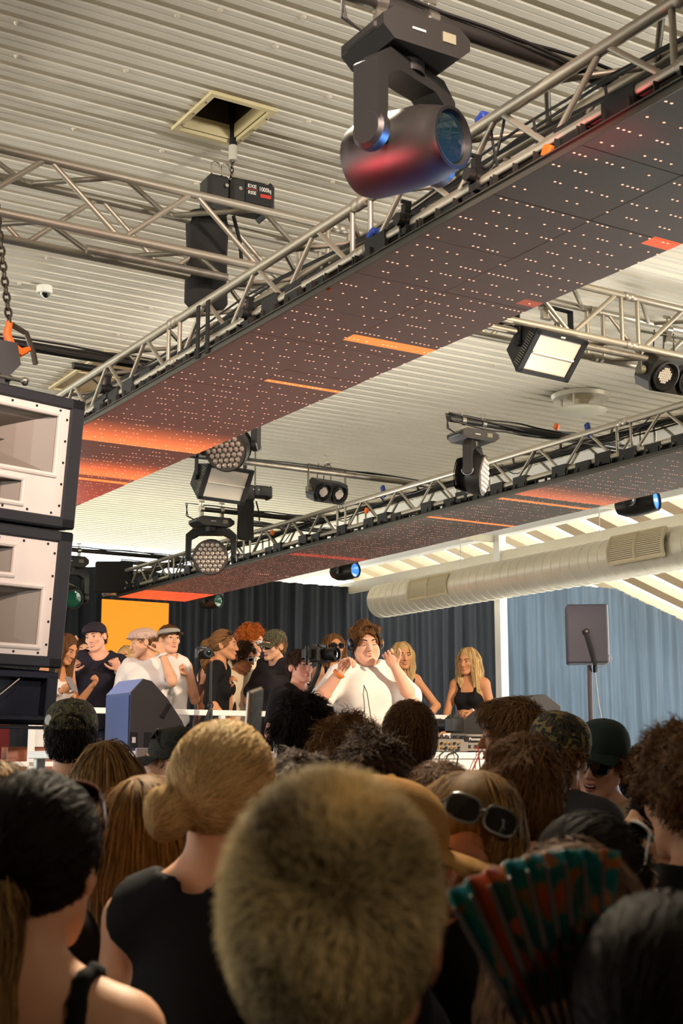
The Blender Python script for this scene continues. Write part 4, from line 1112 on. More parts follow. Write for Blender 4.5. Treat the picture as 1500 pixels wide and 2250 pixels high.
# fly frame, shackle and orange hook
t = thing('fly_frame', 'black steel fly bar over the flown speakers with an orange hook', 'rigging', PT + Vector((0, 0, 0.075)))
fx = MB(); fx.prism([(-1.0, 0.05), (-0.28, 0.05), (-0.22, 0.12), (-0.24, 0.22), (-1.0, 0.25)], (0, 0.22, 0), (1, 0, 0), (0, 0, 1), (0, 0.04, 0))
fx.prism([(-1.0, 0.05), (-0.28, 0.05), (-0.22, 0.12), (-0.24, 0.22), (-1.0, 0.25)], (0, 0.42, 0), (1, 0, 0), (0, 0, 1), (0, 0.04, 0))
fx.box((-0.6, 0.34, 0.06), (0.7, 0.2, 0.02)); fx.build('fly_plate', M_BLACKM, t, 0)
MB().rbox((-0.42, 0.34, 0.0), (0.34, 0.14, 0.12), 0.01).cyl((-0.36, 0.22, 0.01), (-0.36, 0.46, 0.01), 0.075, None, 16).build('frame_motor', M_BLACKM, t)
hk = at_d(34, 738, 6.0) - PT - Vector((0, 0.2, 0.075))
MB().tube([hk + Vector((-.03, .2, .06)), hk + Vector((-.04, .2, .0)), hk + Vector((-.02, .2, -.05)), hk + Vector((.03, .2, -.075)), hk + Vector((.07, .2, -.05))], [.016, .02, .026, .022, .012], 8).build('hook', M_ORANGE, t)
MB().tube([hk + Vector((-.02, .2, .05)), hk + Vector((.05, .2, .02)), hk + Vector((.085, .2, -.06)), hk + Vector((.10, .2, -.12))], 0.013, 6).build('shackle', M_CHAIN, t)
chain(t, hk + Vector((-0.03, 0.2, 0.05)), Vector((hk.x - 0.32, hk.y + 0.2, ZC - PT.z - 0.02)))
for a, b in (((-0.36, 0.2, 0.05), (-0.26, 0.03, -0.01)), ((-0.62, 0.2, 0.05), (-0.52, 0.03, -0.01))):
    MB().cyl(a, b, 0.009, None, 8).ell(b, (0.02, 0.02, 0.02), None, 8, 6).build('tie_bar', M_CHROME, t)
# black box drape at the end of the far truss
p = at_d(250, 1268, 17.9)
tag(MB().rbox((p.x, p.y, p.z), (0.5, 0.06, 0.42), 0.02, Matrix.Rotation(-YAW, 3, 'Z')).build('truss_drape', M_BAG), 'small black drape hung at the far end of the truss', 'drape')
# ------------------------------------------------------------------ stage, rails, table and gear
ZD, ZR = 0.75, 1.0                # DJ deck and the raised floor behind the rail
M_DECK = mat('black_stage_deck', (30, 28, 27), 0.6, 0, 0.2, 60, 0.2, 4)
flat('floor_deck', -2.5, 9.0, 5.2, 9.34, 0, ZD, M_DECK)
flat('floor_riser', -2.5, 9.0, 9.34, 15.0, 0, ZR, M_DECK)
YR = 9.28
t = thing('guard_rail', 'white guard rail between the DJ and the people on the raised floor', 'railing', (0, YR, ZD))
zt, zm = at_y(490, 1561, YR).z - ZD, at_y(120, 1679, YR).z - ZD
XE = at_y(1130, 1580, YR).x; XM, XL = (XE - 2.1) / 2, XE + 2.1
MB().rbox((XM, 0, zt - 0.02), (XL, 0.045, 0.042), 0.004).build('top_rail', M_WHITE, t, 0)
MB().rbox((XM, 0, zm), (XL, 0.04, 0.036), 0.004).build('middle_rail', M_WHITE, t, 0)
MB().rbox((XM, 0, 0.12), (XL, 0.04, 0.036), 0.004).build('bottom_rail', M_WHITE, t, 0)
pm = None
for px in (70, 487, 608, 957):
    x = at_y(px, 1600, YR).x; M = Matrix.Translation((x, 0, 0))
    if pm is None: pm = MB().rbox((0, 0, zt / 2 - 0.01), (0.04, 0.04, zt - 0.03), 0.003).build('post', M_WHITE, t, 0); pm.matrix_basis = M
    else: inst('post', pm, M, t)
inst('post', pm, Matrix.Translation((XE - 0.03, 0, 0)), t)
# DJ table
TZ = at_y(1000, 1653, 6.82).z
t = thing('dj_table', 'long white DJ table with a plain white front board', 'table', (4.75, 7.04, ZD))
h = TZ - ZD
MB().rbox((0, 0, h - 0.02), (4.5, 0.56, 0.04), 0.004).build('table_top', M_WHITE, t, 0)
MB().rbox((0, -0.26, h - 0.085), (4.5, 0.02, 0.09), 0.003).build('front_board', M_WHITE, t, 0)
for x in (-2.2, -0.75, 0.75, 2.2):
    for y in (-0.23, 0.23): MB().rbox((x, y, h / 2 - 0.02), (0.05, 0.05, h - 0.04), 0.004).build('leg', M_WHITE, t, 0)

# wedge monitors on the table
M_WEDGE = mat('wedge_textured_paint', (46, 44, 44), 0.6, 0, 0.4, 350)
M_WTOP = mat('wedge_tan_edge', (120, 104, 86), 0.6, 0, 0.2, 200)
M_GRILL = mat('black_steel_grille', (40, 44, 56), 0.35, 0.5, 0.5, 900)
def wedge(label, loc, W, D, H, mirror):
    t = thing('wedge_monitor', label, 'speaker', loc)
    m = -1 if mirror else 1
    prof = [(0, 0), (W, 0), (W, H * 0.16), (W * 0.86, H * 0.42), (W * 0.62, H * 0.72), (W * 0.34, H * 0.97), (W * 0.20, H), (0, H * 0.80)]
    b = MB().prism([(m * a, z) for a, z in prof], (0, 0, 0), (1, 0, 0), (0, 0, 1), (0, D, 0)).build('cabinet', M_WEDGE, t, 0)
    # sloped grille on the player's side
    g = MB().add([(m * (W * 0.97 + .004), 0.02, H * 0.19), (m * (W * 0.97 + .004), D - 0.02, H * 0.19), (m * (W * 0.35 + .004), D - 0.02, H * 0.96), (m * (W * 0.35 + .004), 0.02, H * 0.96)], [(0, 1, 2, 3) if not mirror else (3, 2, 1, 0)]).build('front_grille', mat('wedge_grille_brown', (58, 44, 40), 0.45, 0.3, 0.5, 700), t, 0)
    # rear panel and its chamfer
    MB().box((-m * 0.003, D / 2, H * 0.42), (0.006, D - 0.02, H * 0.70)).build('rear_grille', M_GRILL, t, 0)
    MB().prism([(m * -0.004, H * 0.805), (m * W * 0.198, H * 1.003), (m * W * 0.198, H * 0.99), (m * 0.0, H * 0.79)], (0, 0.004, 0), (1, 0, 0), (0, 0, 1), (0, D - 0.008, 0)).build('top_chamfer', M_WTOP, t, 0)
    MB().rbox((m * W * 0.58, -0.002, H * 0.56), (0.030, 0.010, 0.09), 0.004, Matrix.Rotation(m * 0.55, 3, 'Y')).build('handle_slot', M_BLACKM, t)
    for q in (0.06, 0.30):
        MB().rbox((m * W * q, -0.002, H * 0.15), (0.05, 0.008, 0.08), 0.003).build('connector_plate', M_BLACKM, t)
    MB().box((m * W * 0.06, -0.0075, H * 0.15), (0.02, 0.002, 0.03)).build('printed_mark', M_PRINT, t, 0)
    return t
p = at_y(284, 1644, 6.8)
wedge('dark wedge monitor with a blue lit back, below the plaid flat cap man', (p.x, 6.8, TZ), 0.35, 0.34, 0.38, False)
p = at_y(1232, 1600, 6.85)
wedge('dark wedge monitor with a sloped brown grille beside the decks', (p.x, 6.85, TZ), 0.63, 0.42, 0.37, True)
# decks
M_DECKG = mat('equipment_grey', (138, 132, 124), 0.4, 0.4); M_DECKB = mat('equipment_black', (26, 25, 25), 0.35)
M_GOLD = mat('gold_connector', (206, 164, 84), 0.3, 0.9)
FX = Matrix.Rotation(math.pi / 2, 4, 'X')
pa = at_y(1022, 1640, 6.82)
t = thing('deck_player', 'black deck with its maker name on the rear edge, by the wedge monitor', 'media player', (pa.x, 6.82, TZ))
MB().rbox((0.165, 0.20, 0.035), (0.33, 0.39, 0.055), 0.004).build('lower_body', M_DECKG, t, 0)
MB().rbox((0.165, 0.195, 0.08), (0.35, 0.40, 0.034), 0.005).build('upper_body', M_DECKB, t, 0)
MB().lathe((0.165, 0.16, 0.097), (0, 0, 1), [(0.10, 0), (0.10, 0.012), (0.085, 0.016), (0.02, 0.014)], 28).build('jog_wheel', M_DECKG, t)
text_mesh('Pioneer DJ', 0.024, M_PRINT, t, Matrix.Translation((0.085, -0.0065, 0.080)) @ FX, 0.0005, 0.0004, sx=1.15)
for k in range(5): MB().box((0.03 + 0.055 * k, 0.003, 0.035), (0.026, 0.004, 0.020)).build('socket', M_BLACKM, t, 0)
pb = at_y(950, 1640, 6.82)
t = thing('dj_mixer', 'grey DJ mixer with rows of gold sockets on its back', 'mixer', (pb.x, 6.82, TZ))
MB().rbox((0.12, 0.20, 0.042), (0.30, 0.40, 0.075), 0.004).build('mixer_body', M_DECKG, t, 0)
MB().box((0.12, 0.20, 0.081), (0.29, 0.38, 0.006)).build('control_plate', M_DECKB, t, 0)
for r in range(2):
    for k in range(7):
        MB().cyl((0.0 + 0.032 * k, 0.001, 0.028 + 0.026 * r), (0.0 + 0.032 * k, -0.012, 0.028 + 0.026 * r), 0.008, None, 8).build('socket', M_GOLD if (k + r) % 3 else M_BLACKM, t)
for k in range(6): MB().cyl((0.02 + 0.04 * k, 0.05, 0.084), (0.02 + 0.04 * k, 0.05, 0.105), 0.009, 0.007, 8).build('knob', M_BLACK, t)
for i, (a, b, c) in enumerate([((972, 1646), (962, 1700), .05), ((985, 1648), (1000, 1700), .04), ((1000, 1648), (968, 1690), .07), ((1040, 1642), (1034, 1700), -.02), ((1052, 1644), (1056, 1700), -.02), ((1062, 1644), (1064, 1696), -.02)]):
    A, B = at_y(*a, 6.785), at_y(*b, 6.74)
    pts = [A, A + Vector((0.01, -0.03, 0.0)), A.lerp(B, 0.4) + Vector((0.03 * (1 if i % 2 else -1), -0.03, 0.02)), B]
    o = MB().tube(pts, 0.0045, 6).build('patch_cable', mat('red_cable', (150, 40, 36), 0.5) if i == 3 else M_CABLE)
    tag(o, 'red cable hanging from the decks' if i == 3 else 'black cable hanging over the white front board, %s from the mixer end' % ORD[[0, 2, 1, 0, 3, 4][i]], 'cable', None if i == 3 else 'black cables hanging from the decks')

def stills_camera(name, label, loc, yaw, s=1.0, grip=True):
    t = thing(name, label, 'camera', loc, (0, 0, yaw)); t.scale = (s, s, s)
    MB().rbox((0, 0, 0.05), (0.14, 0.055, 0.09), 0.01).rbox((0, 0, 0.10), (0.06, 0.05, 0.03), 0.008).rbox((-0.055, -0.025, 0.045), (0.03, 0.03, 0.08), 0.01).build('camera_body', M_BLACK, t, 30)
    l = MB().lathe((0.01, -0.02, 0.05), (0, -1, 0), [(0.034, 0), (0.036, 0.02), (0.036, 0.065), (0.040, 0.07), (0.040, 0.095), (0.034, 0.096), (0.031, 0.088)], 24).build('lens', M_BLACKM, t)
    MB().lathe((0.01, -0.105, 0.05), (0, -1, 0), [(0.032, 0), (0.02, 0.005), (0.004, 0.006)], 20).build('lens_glass', M_LENST, l)
    MB().cyl((-0.045, 0, 0.095), (-0.045, 0, 0.108), 0.012, None, 12).cyl((0.05, 0, 0.095), (0.05, 0, 0.104), 0.014, None, 12).build('dial', M_BLACKM, t)
    return t
q = at_y(998, 1612, 6.95)
stills_camera('stills_camera', 'black stills camera standing above the mixer sockets', (q.x, 6.95, q.z), R(200), 1.05)
tb = thing('camera_plate', 'small chrome camera stand on the mixer', 'stand', (q.x, 6.95, TZ))
MB().box((0, 0, q.z - TZ - 0.006), (0.12, 0.08, 0.01)).build('plate', M_CHROME, tb, 0)
MB().cyl((-0.03, 0, 0.082), (-0.03, 0, q.z - TZ - 0.01), 0.008, None, 8).build('stem', M_CHROME, tb)

# clamp-on camera and its column at the rail
q = at_y(463, 1500, 9.12)
t = thing('camera_column', 'thin black tripod column rising in front of the rail', 'tripod', (q.x, 9.12, ZD))
zc = at_y(463, 1452, 9.12).z - ZD
MB().cyl((0, 0, 0.4), (0, 0, zc), 0.012, 0.009, 10).cyl((0, 0, 0.3), (0, 0, zc * 0.78), 0.018, None, 10).build('column', M_BLACKM, t)
for k in range(3):
    a = k * 2.1 + 0.4; MB().cyl((0, 0, 0.55), (0.36 * math.cos(a), 0.18 * math.sin(a) - 0.1, 0.01), 0.012, 0.009, 8).build('leg', M_BLACKM, t)
MB().ell((0, 0, zc * 0.80), (0.024, 0.024, 0.028), None, 10, 8).build('ball_joint', M_BLACKM, t)
MB().tube([(0, -0.02, zc * 0.80), (-0.05, -0.03, zc * 0.74), (-0.075, -0.03, zc * 0.66)], 0.009, 8).build('arm', M_BLACKM, t)
MB().rbox((-0.085, -0.03, zc * 0.62), (0.055, 0.05, 0.10), 0.01).build('hanging_camera', M_BLACK, t)
q = at_y(446, 1449, 9.12)
stills_camera('stills_camera', 'black camera with a big lens on the tripod column by the ponytail woman', (q.x, 9.12, q.z), R(-5), 0.86)

# speaker on a pole
DS = 12.0
q = at_d(1288, 1395, DS)
t = thing('pole_speaker', 'grey loudspeaker on a pole in front of the blue drape', 'speaker', (q.x, q.y, ZD), (0, 0, -YAW + R(-6))); q.z -= ZD
M_PSP = mat('speaker_grey_violet', (84, 82, 96), 0.55, 0, 0.2, 300)
MB().rbox((0, 0.0, q.z), (0.35, 0.30, 0.51), 0.012).build('cabinet', M_PSP, t)
MB().rbox((0.176, 0, q.z), (0.012, 0.26, 0.50), 0.003).build('bright_edge', mat('bare_edge_metal', (200, 200, 204), 0.4, 0.4), t)
MB().tube([(-0.01, -0.158, q.z + 0.01), (0.03, -0.16, q.z - 0.14), (0.055, -0.15, q.z - 0.27), (0.06, -0.05, q.z - 0.32)], 0.02, 6).cyl((-0.01, -0.15, q.z + 0.015), (-0.01, -0.175, q.z + 0.015), 0.026, None, 14).build('bracket', M_BLACKM, t)
MB().cyl((-0.01, -0.176, q.z + 0.015), (-0.01, -0.182, q.z + 0.015), 0.012, None, 10).build('bracket_knob', M_CHROME, t)
MB().cyl((0.005, -0.05, 0.5), (0.015, -0.05, q.z - 0.27), 0.021, None, 12).build('pole', mat('pole_grey', (92, 82, 86), 0.5, 0.3), t)
for k in range(3):
    a = k * 2.094 + 0.3; MB().cyl((0.005, -0.05, 0.75), (0.005 + 0.5 * math.cos(a), -0.05 + 0.5 * math.sin(a), 0.012), 0.013, None, 8).build('leg', M_BLACKM, t)
MB().tube([(0.16, -0.12, q.z - 0.16), (0.20, -0.14, q.z - 0.22), (0.14, -0.10, q.z - 0.28), (0.06, -0.06, q.z - 0.30), (0.08, -0.07, q.z - 0.6), (0.16, -0.08, q.z - 1.1)], 0.005, 6).build('cable', M_PRINT, t)

# wooden chairs and a red banner in the dark beyond the rail
M_WOOD = mat('red_brown_wood', (128, 70, 42), 0.45, 0, 0.1, 30, 0.15, 12)
for i, (px, py, d) in enumerate(((72, 1640, 10.1), (52, 1640, 11.8))):
    q = at_d(px, py, d); t = thing('wooden_chair', 'brown wooden chair beyond the white rail, %s' % ('nearer one' if i == 0 else 'farther one'), 'chair', (q.x, q.y, ZR), (0, 0, -YAW + 0.2))
    hb = q.z - ZR
    MB().rbox((0, 0, 0.44), (0.40, 0.40, 0.03), 0.008).build('seat', M_WOOD, t)
    MB().rbox((0, 0.20, hb - 0.17), (0.38, 0.022, 0.34), 0.008, Matrix.Rotation(-0.12, 3, 'X')).build('backrest', M_WOOD, t)
    for sx in (-1, 1):
        for sy in (-1, 1): MB().cyl((sx * 0.17, sy * 0.17, 0.43), (sx * 0.19, sy * 0.19, 0), 0.016, 0.013, 8).build('leg', M_CHROME, t)
        MB().cyl((sx * 0.17, 0.18, 0.44), (sx * 0.16, 0.21, hb - 0.2), 0.013, None, 8).build('back_post', M_CHROME, t)
q = at_d(-22, 1640, 12.4)
t = thing('red_banner', 'plain red banner on a stand at the dark far left', 'banner', (q.x, q.y, ZR), (0, 0, -YAW))
MB().rbox((0, 0, 0.5), (0.34, 0.02, 0.95), 0.006).build('banner_cloth', mat('red_cloth', (110, 18, 16), 0.8), t, 0)
MB().rbox((0, 0, 0.012), (0.40, 0.25, 0.024), 0.005).build('foot', M_BLACKM, t, 0)
# silver monitor back on a folding stand under the wedge
q = at_y(345, 1655, 6.6)
t = thing('silver_screen', 'silver back of a thin screen on a folding stand below the wedge monitor', 'screen', (q.x, 6.6, ZD))
MB().rbox((0, 0, q.z - ZD), (0.24, 0.02, 0.055), 0.006).build('screen_back', M_DECKG, t, 0)
for a in (-1, 1): MB().cyl((a * 0.005, 0, q.z - ZD - 0.03), (a * 0.06, 0.02, q.z - ZD - 0.2), 0.005, None, 6).build('stand_leg', M_CHROME, t)
MB().cyl((0, 0, q.z - ZD - 0.1), (0, 0, 0.01), 0.012, None, 8).rbox((0, 0, 0.01), (0.3, 0.3, 0.02), 0.004).build('stand_pole', M_BLACKM, t)
# ------------------------------------------------------------------ people: one continuous surface grown from a smooth distance field
V3 = lambda *a: np.array(a, dtype=np.float64)
class Vol:
    def __init__(s, lo, hi, hx, zs):
        s.x = np.arange(lo[0], hi[0] + hx, hx); s.y = np.arange(lo[1], hi[1] + hx, hx); s.z = np.asarray(zs)
        s.d = np.full((len(s.x), len(s.y), len(s.z)), 0.5, dtype=np.float32)
    def reg(s, lo, hi):
        r = []
        for ax, a, b in zip((s.x, s.y, s.z), lo, hi):
            i0, i1 = np.searchsorted(ax, a), np.searchsorted(ax, b)
            r.append(slice(i0, i1))
        if any(q.start >= q.stop for q in r): return None
        X = s.x[r[0]][:, None, None]; Y = s.y[r[1]][None, :, None]; Z = s.z[r[2]][None, None, :]
        return tuple(r), X, Y, Z
    def put(s, r, p, k, op):
        d = s.d[r]
        if op == 'u':
            if k > 0:
                h = np.clip(0.5 + 0.5 * (d - p) / k, 0, 1); s.d[r] = d + (p - d) * h - k * h * (1 - h)
            else: s.d[r] = np.minimum(d, p)
        else:
            q = -p
            if k > 0:
                h = np.clip(0.5 - 0.5 * (d - q) / k, 0, 1); s.d[r] = d + (q - d) * h + k * h * (1 - h)
            else: s.d[r] = np.maximum(d, q)
    def cone(s, a, b, ra, rb, k=0.02, op='u'):
        a, b = np.asarray(a, float), np.asarray(b, float); m = max(ra, rb) + k + 0.025
        g = s.reg(np.minimum(a, b) - m, np.maximum(a, b) + m)
        if g is None: return
        r, X, Y, Z = g; ab = b - a; L2 = max(ab @ ab, 1e-9)
        dx, dy, dz = X - a[0], Y - a[1], Z - a[2]
        t = np.clip((dx * ab[0] + dy * ab[1] + dz * ab[2]) / L2, 0, 1)
        p = np.sqrt((dx - t * ab[0]) ** 2 + (dy - t * ab[1]) ** 2 + (dz - t * ab[2]) ** 2) - (ra + t * (rb - ra))
        s.put(r, p.astype(np.float32), k, op)
    def ell(s, c, rad, Rm=None, k=0.02, op='u', big=0.025):
        c = np.asarray(c, float); m = max(rad) + k + big
        g = s.reg(c - m, c + m)
        if g is None: return
        r, X, Y, Z = g; dx, dy, dz = X - c[0], Y - c[1], Z - c[2]
        if Rm is not None:
            dx, dy, dz = (Rm[0, i] * dx + Rm[1, i] * dy + Rm[2, i] * dz for i in range(3))
        k0 = np.sqrt((dx / rad[0]) ** 2 + (dy / rad[1]) ** 2 + (dz / rad[2]) ** 2) + 1e-6
        k1 = np.sqrt((dx / rad[0] ** 2) ** 2 + (dy / rad[1] ** 2) ** 2 + (dz / rad[2] ** 2) ** 2) + 1e-6
        s.put(r, (k0 * (k0 - 1) / k1).astype(np.float32), k, op)
    def plane(s, o, n, k=0.0):
        """remove what lies on the side the normal points to"""
        X, Y, Z = s.x[:, None, None], s.y[None, :, None], s.z[None, None, :]
        p = (X - o[0]) * n[0] + (Y - o[1]) * n[1] + (Z - o[2]) * n[2]
        s.d = np.maximum(s.d, np.broadcast_to(p, s.d.shape)).astype(np.float32)
    def folds(s, amp, seed):
        rg = np.random.RandomState(seed); X, Y, Z = s.x[:, None, None], s.y[None, :, None], s.z[None, None, :]
        for _ in range(4):
            f = rg.uniform(14, 46); a = rg.uniform(-1, 1, 3); a[2] *= 0.8; ph = rg.uniform(0, 6)
            s.d += (amp * np.sin(f * (a[0] * X + a[1] * Y + a[2] * Z) + ph + 2 * np.sin(9 * Z + ph))).astype(np.float32)
    def nets(s):
        S = s.d < 0
        c = np.zeros(tuple(n - 1 for n in S.shape), dtype=np.int8)
        sl = lambda o, n: slice(o, n - 1 + o)
        nx, ny, nz = S.shape
        for i in (0, 1):
            for j in (0, 1):
                for k in (0, 1): c += S[sl(i, nx), sl(j, ny), sl(k, nz)]
        act = np.argwhere((c > 0) & (c < 8)); idx = np.full(c.shape, -1, dtype=np.int32)
        n = len(act)
        if n == 0: return np.zeros((0, 3)), np.zeros((0, 4), int)
        I, J, K = act.T; idx[I, J, K] = np.arange(n)
        P = np.zeros((n, 3)); W = np.zeros(n)
        ax = (s.x, s.y, s.z)
        for e in range(3):
            o1, o2 = [q for q in range(3) if q != e]
            for u in (0, 1):
                for v in (0, 1):
                    off = [0, 0, 0]; off[o1] = u; off[o2] = v
                    a = [I + off[0], J + off[1], K + off[2]]; off[e] = 1
                    b = [I + off[0], J + off[1], K + off[2]]
                    da, db = s.d[a[0], a[1], a[2]], s.d[b[0], b[1], b[2]]
                    m = (da < 0) != (db < 0)
                    t = np.where(m, da / np.where(m, da - db, 1), 0)
                    for q in range(3):
                        ca, cb = ax[q][a[q]], ax[q][b[q]]
                        P[:, q] += np.where(m, ca + (cb - ca) * t, 0)
                    W += m
        P /= W[:, None]
        Q = []
        for e in range(3):
            o1, o2 = [(1, 2), (2, 0), (0, 1)][e]
            sa = [slice(None)] * 3; sb = [slice(None)] * 3
            sa[e] = slice(0, -1); sb[e] = slice(1, None)
            for o in (o1, o2): sa[o] = slice(1, -1); sb[o] = slice(1, -1)
            A, B = S[tuple(sa)], S[tuple(sb)]
            for flip, M in ((False, A & ~B), (True, ~A & B)):
                h = np.argwhere(M)
                if len(h) == 0: continue
                h[:, o1] += 1; h[:, o2] += 1
                def cell(d1, d2):
                    g = h.copy(); g[:, o1] -= d1; g[:, o2] -= d2
                    return idx[g[:, 0], g[:, 1], g[:, 2]]
                q = np.stack([cell(1, 1), cell(0, 1), cell(0, 0), cell(1, 0)], 1)
                Q.append(q[:, ::-1] if flip else q)
        Q = np.concatenate(Q); Q = Q[(Q >= 0).all(1)]
        return P, Q
    def sample(s, P):
        """distance and outward normal at points (nearest cell)"""
        if not hasattr(s, 'g'):
            s.g = np.gradient(s.d, s.x, s.y, s.z)
        i = np.clip(np.searchsorted(s.x, P[:, 0]), 1, len(s.x) - 2); j = np.clip(np.searchsorted(s.y, P[:, 1]), 1, len(s.y) - 2); k = np.clip(np.searchsorted(s.z, P[:, 2]), 1, len(s.z) - 2)
        N = np.stack([g[i, j, k] for g in s.g], 1); N /= (np.linalg.norm(N, axis=1, keepdims=True) + 1e-6)
        C = np.stack([s.x[i], s.y[j], s.z[k]], 1)
        return s.d[i, j, k] + ((P - C) * N).sum(1), N

def np_mesh(name, V, F, mats, parent, tone=None, smooth=True):
    me = bpy.data.meshes.new(name); n, m = len(V), len(F)
    me.vertices.add(n); me.vertices.foreach_set('co', np.ascontiguousarray(V, dtype=np.float32).ravel())
    w = F.shape[1]
    me.loops.add(m * w); me.loops.foreach_set('vertex_index', np.ascontiguousarray(F, dtype=np.int32).ravel())
    me.polygons.add(m); me.polygons.foreach_set('loop_start', np.arange(0, m * w, w, dtype=np.int32))
    for q in mats if isinstance(mats, (list, tuple)) else [mats]: me.materials.append(q)
    if smooth: me.polygons.foreach_set('use_smooth', np.ones(m, dtype=bool))
    if tone is not None:
        a = me.attributes.new('tone', 'FLOAT', 'POINT'); a.data.foreach_set('value', np.ascontiguousarray(tone, dtype=np.float32))
    me.update(calc_edges=True); me.validate()
    return link(name, me, parent)

# materials of people
def skin(col, key):
    return mat('skin_' + key, col, 0.5, 0, 0.10, 260, 0.05, 14, 0.35, sss=0.08)
SK_FAIR = skin((226, 172, 138), 'fair'); SK_TAN = skin((206, 146, 104), 'tan'); SK_PINK = skin((232, 176, 148), 'rosy'); SK_DEEP = skin((178, 118, 84), 'olive')
M_EYEW = mat('eye_white', (226, 220, 212), 0.2); M_IRIS = mat('eye_iris', (40, 32, 26), 0.1, coat=0.5)
M_LIP = mat('lip_skin', (190, 104, 92), 0.4); M_TEETH = mat('teeth', (236, 228, 210), 0.25); M_MOUTH = mat('mouth_inside', (90, 36, 32), 0.5)
def hair_mat(key, c1, c2, rough=0.62):
    n = 'hair_' + key
    if n in _mats: return _mats[n]
    m = bpy.data.materials.new(n); m.use_nodes = True; nt = m.node_tree; b = nt.nodes['Principled BSDF']
    at = nt.nodes.new('ShaderNodeAttribute'); at.attribute_name = 'tone'
    r = nt.nodes.new('ShaderNodeMix'); r.data_type = 'RGBA'
    r.inputs[6].default_value = (*lin(c1), 1); r.inputs[7].default_value = (*lin(c2), 1)
    nt.links.new(at.outputs['Fac'], r.inputs[0]); nt.links.new(r.outputs[2], b.inputs['Base Color'])
    b.inputs['Roughness'].default_value = rough; b.inputs['Specular IOR Level'].default_value = 0.10
    _mats[n] = m; return m
HAIR = {'blond': hair_mat('blond', (144, 104, 56), (255, 224, 162)), 'platinum': hair_mat('platinum', (74, 50, 22), (252, 222, 160)), 'brown': hair_mat('brown', (58, 38, 25), (142, 102, 64)),
        'dark': hair_mat('dark', (32, 23, 17), (88, 64, 46)), 'black': hair_mat('black', (14, 11, 9), (44, 33, 26)), 'ginger': hair_mat('ginger', (120, 52, 16), (214, 122, 48)),
        'lightbrown': hair_mat('lightbrown', (78, 52, 30), (170, 126, 80)), 'streaked': hair_mat('streaked', (50, 33, 20), (196, 150, 92)), 'auburn': hair_mat('auburn', (60, 40, 25), (152, 108, 66))}
def cloth(key, col, var=0.06, rough=0.85):
    return mat('cloth_' + key, col, rough, 0, 0.25, 320, var, 7, 0.2)
def camo(key, cols, scale=9.0, obj=True):
    n = 'camo_' + key
    if n in _mats: return _mats[n]
    m = bpy.data.materials.new(n); m.use_nodes = True; nt = m.node_tree; b = nt.nodes['Principled BSDF']
    tc = nt.nodes.new('ShaderNodeTexCoord'); nz = nt.nodes.new('ShaderNodeTexNoise'); nz.inputs['Scale'].default_value = scale; nz.inputs['Detail'].default_value = 3; nz.inputs['Distortion'].default_value = 1.2
    nt.links.new(tc.outputs['Object'], nz.inputs['Vector'])
    cr = nt.nodes.new('ShaderNodeValToRGB'); cr.color_ramp.interpolation = 'CONSTANT'
    st = np.linspace(0.30, 0.66, len(cols))
    while len(cr.color_ramp.elements) < len(cols): cr.color_ramp.elements.new(0.5)
    for e, p, c in zip(cr.color_ramp.elements, [0.0] + list(st[1:]), cols): e.position = p; e.color = (*lin(c), 1)
    nt.links.new(nz.outputs['Fac'], cr.inputs[0]); nt.links.new(cr.outputs[0], b.inputs['Base Color']); b.inputs['Roughness'].default_value = 0.85
    _mats[n] = m; return m
def checks(key, c1, c2, scale, lines=False):
    n = 'check_' + key
    if n in _mats: return _mats[n]
    m = bpy.data.materials.new(n); m.use_nodes = True; nt = m.node_tree; b = nt.nodes['Principled BSDF']
    tc = nt.nodes.new('ShaderNodeTexCoord'); acc = None
    for d in ('X', 'Y', 'Z'):
        w = nt.nodes.new('ShaderNodeTexWave'); w.bands_direction = d; w.inputs['Scale'].default_value = scale
        nt.links.new(tc.outputs['Object'], w.inputs['Vector'])
        g = nt.nodes.new('ShaderNodeMath'); g.operation = 'GREATER_THAN'; g.inputs[1].default_value = 0.86 if lines else 0.5; nt.links.new(w.outputs['Fac'], g.inputs[0])
        if acc is None: acc = g
        else:
            a = nt.nodes.new('ShaderNodeMath'); a.operation = 'ADD'; nt.links.new(acc.outputs[0], a.inputs[0]); nt.links.new(g.outputs[0], a.inputs[1]); acc = a
    s_ = nt.nodes.new('ShaderNodeMath'); s_.operation = 'MULTIPLY'; s_.inputs[1].default_value = 0.5 if lines else 0.34; s_.use_clamp = True; nt.links.new(acc.outputs[0], s_.inputs[0])
    r = nt.nodes.new('ShaderNodeMix'); r.data_type = 'RGBA'; r.inputs[6].default_value = (*lin(c1), 1); r.inputs[7].default_value = (*lin(c2), 1)
    nt.links.new(s_.outputs[0], r.inputs[0]); nt.links.new(r.outputs[2], b.inputs['Base Color']); b.inputs['Roughness'].default_value = 0.85
    _mats[n] = m; return m

def rot3(yaw=0, pitch=0, roll=0):
    """head rotation: yaw left +, pitch up +, roll to own right +; degrees"""
    return np.array(Matrix.Rotation(R(yaw), 3, 'Z') @ Matrix.Rotation(R(pitch), 3, 'X') @ Matrix.Rotation(R(roll), 3, 'Y'))

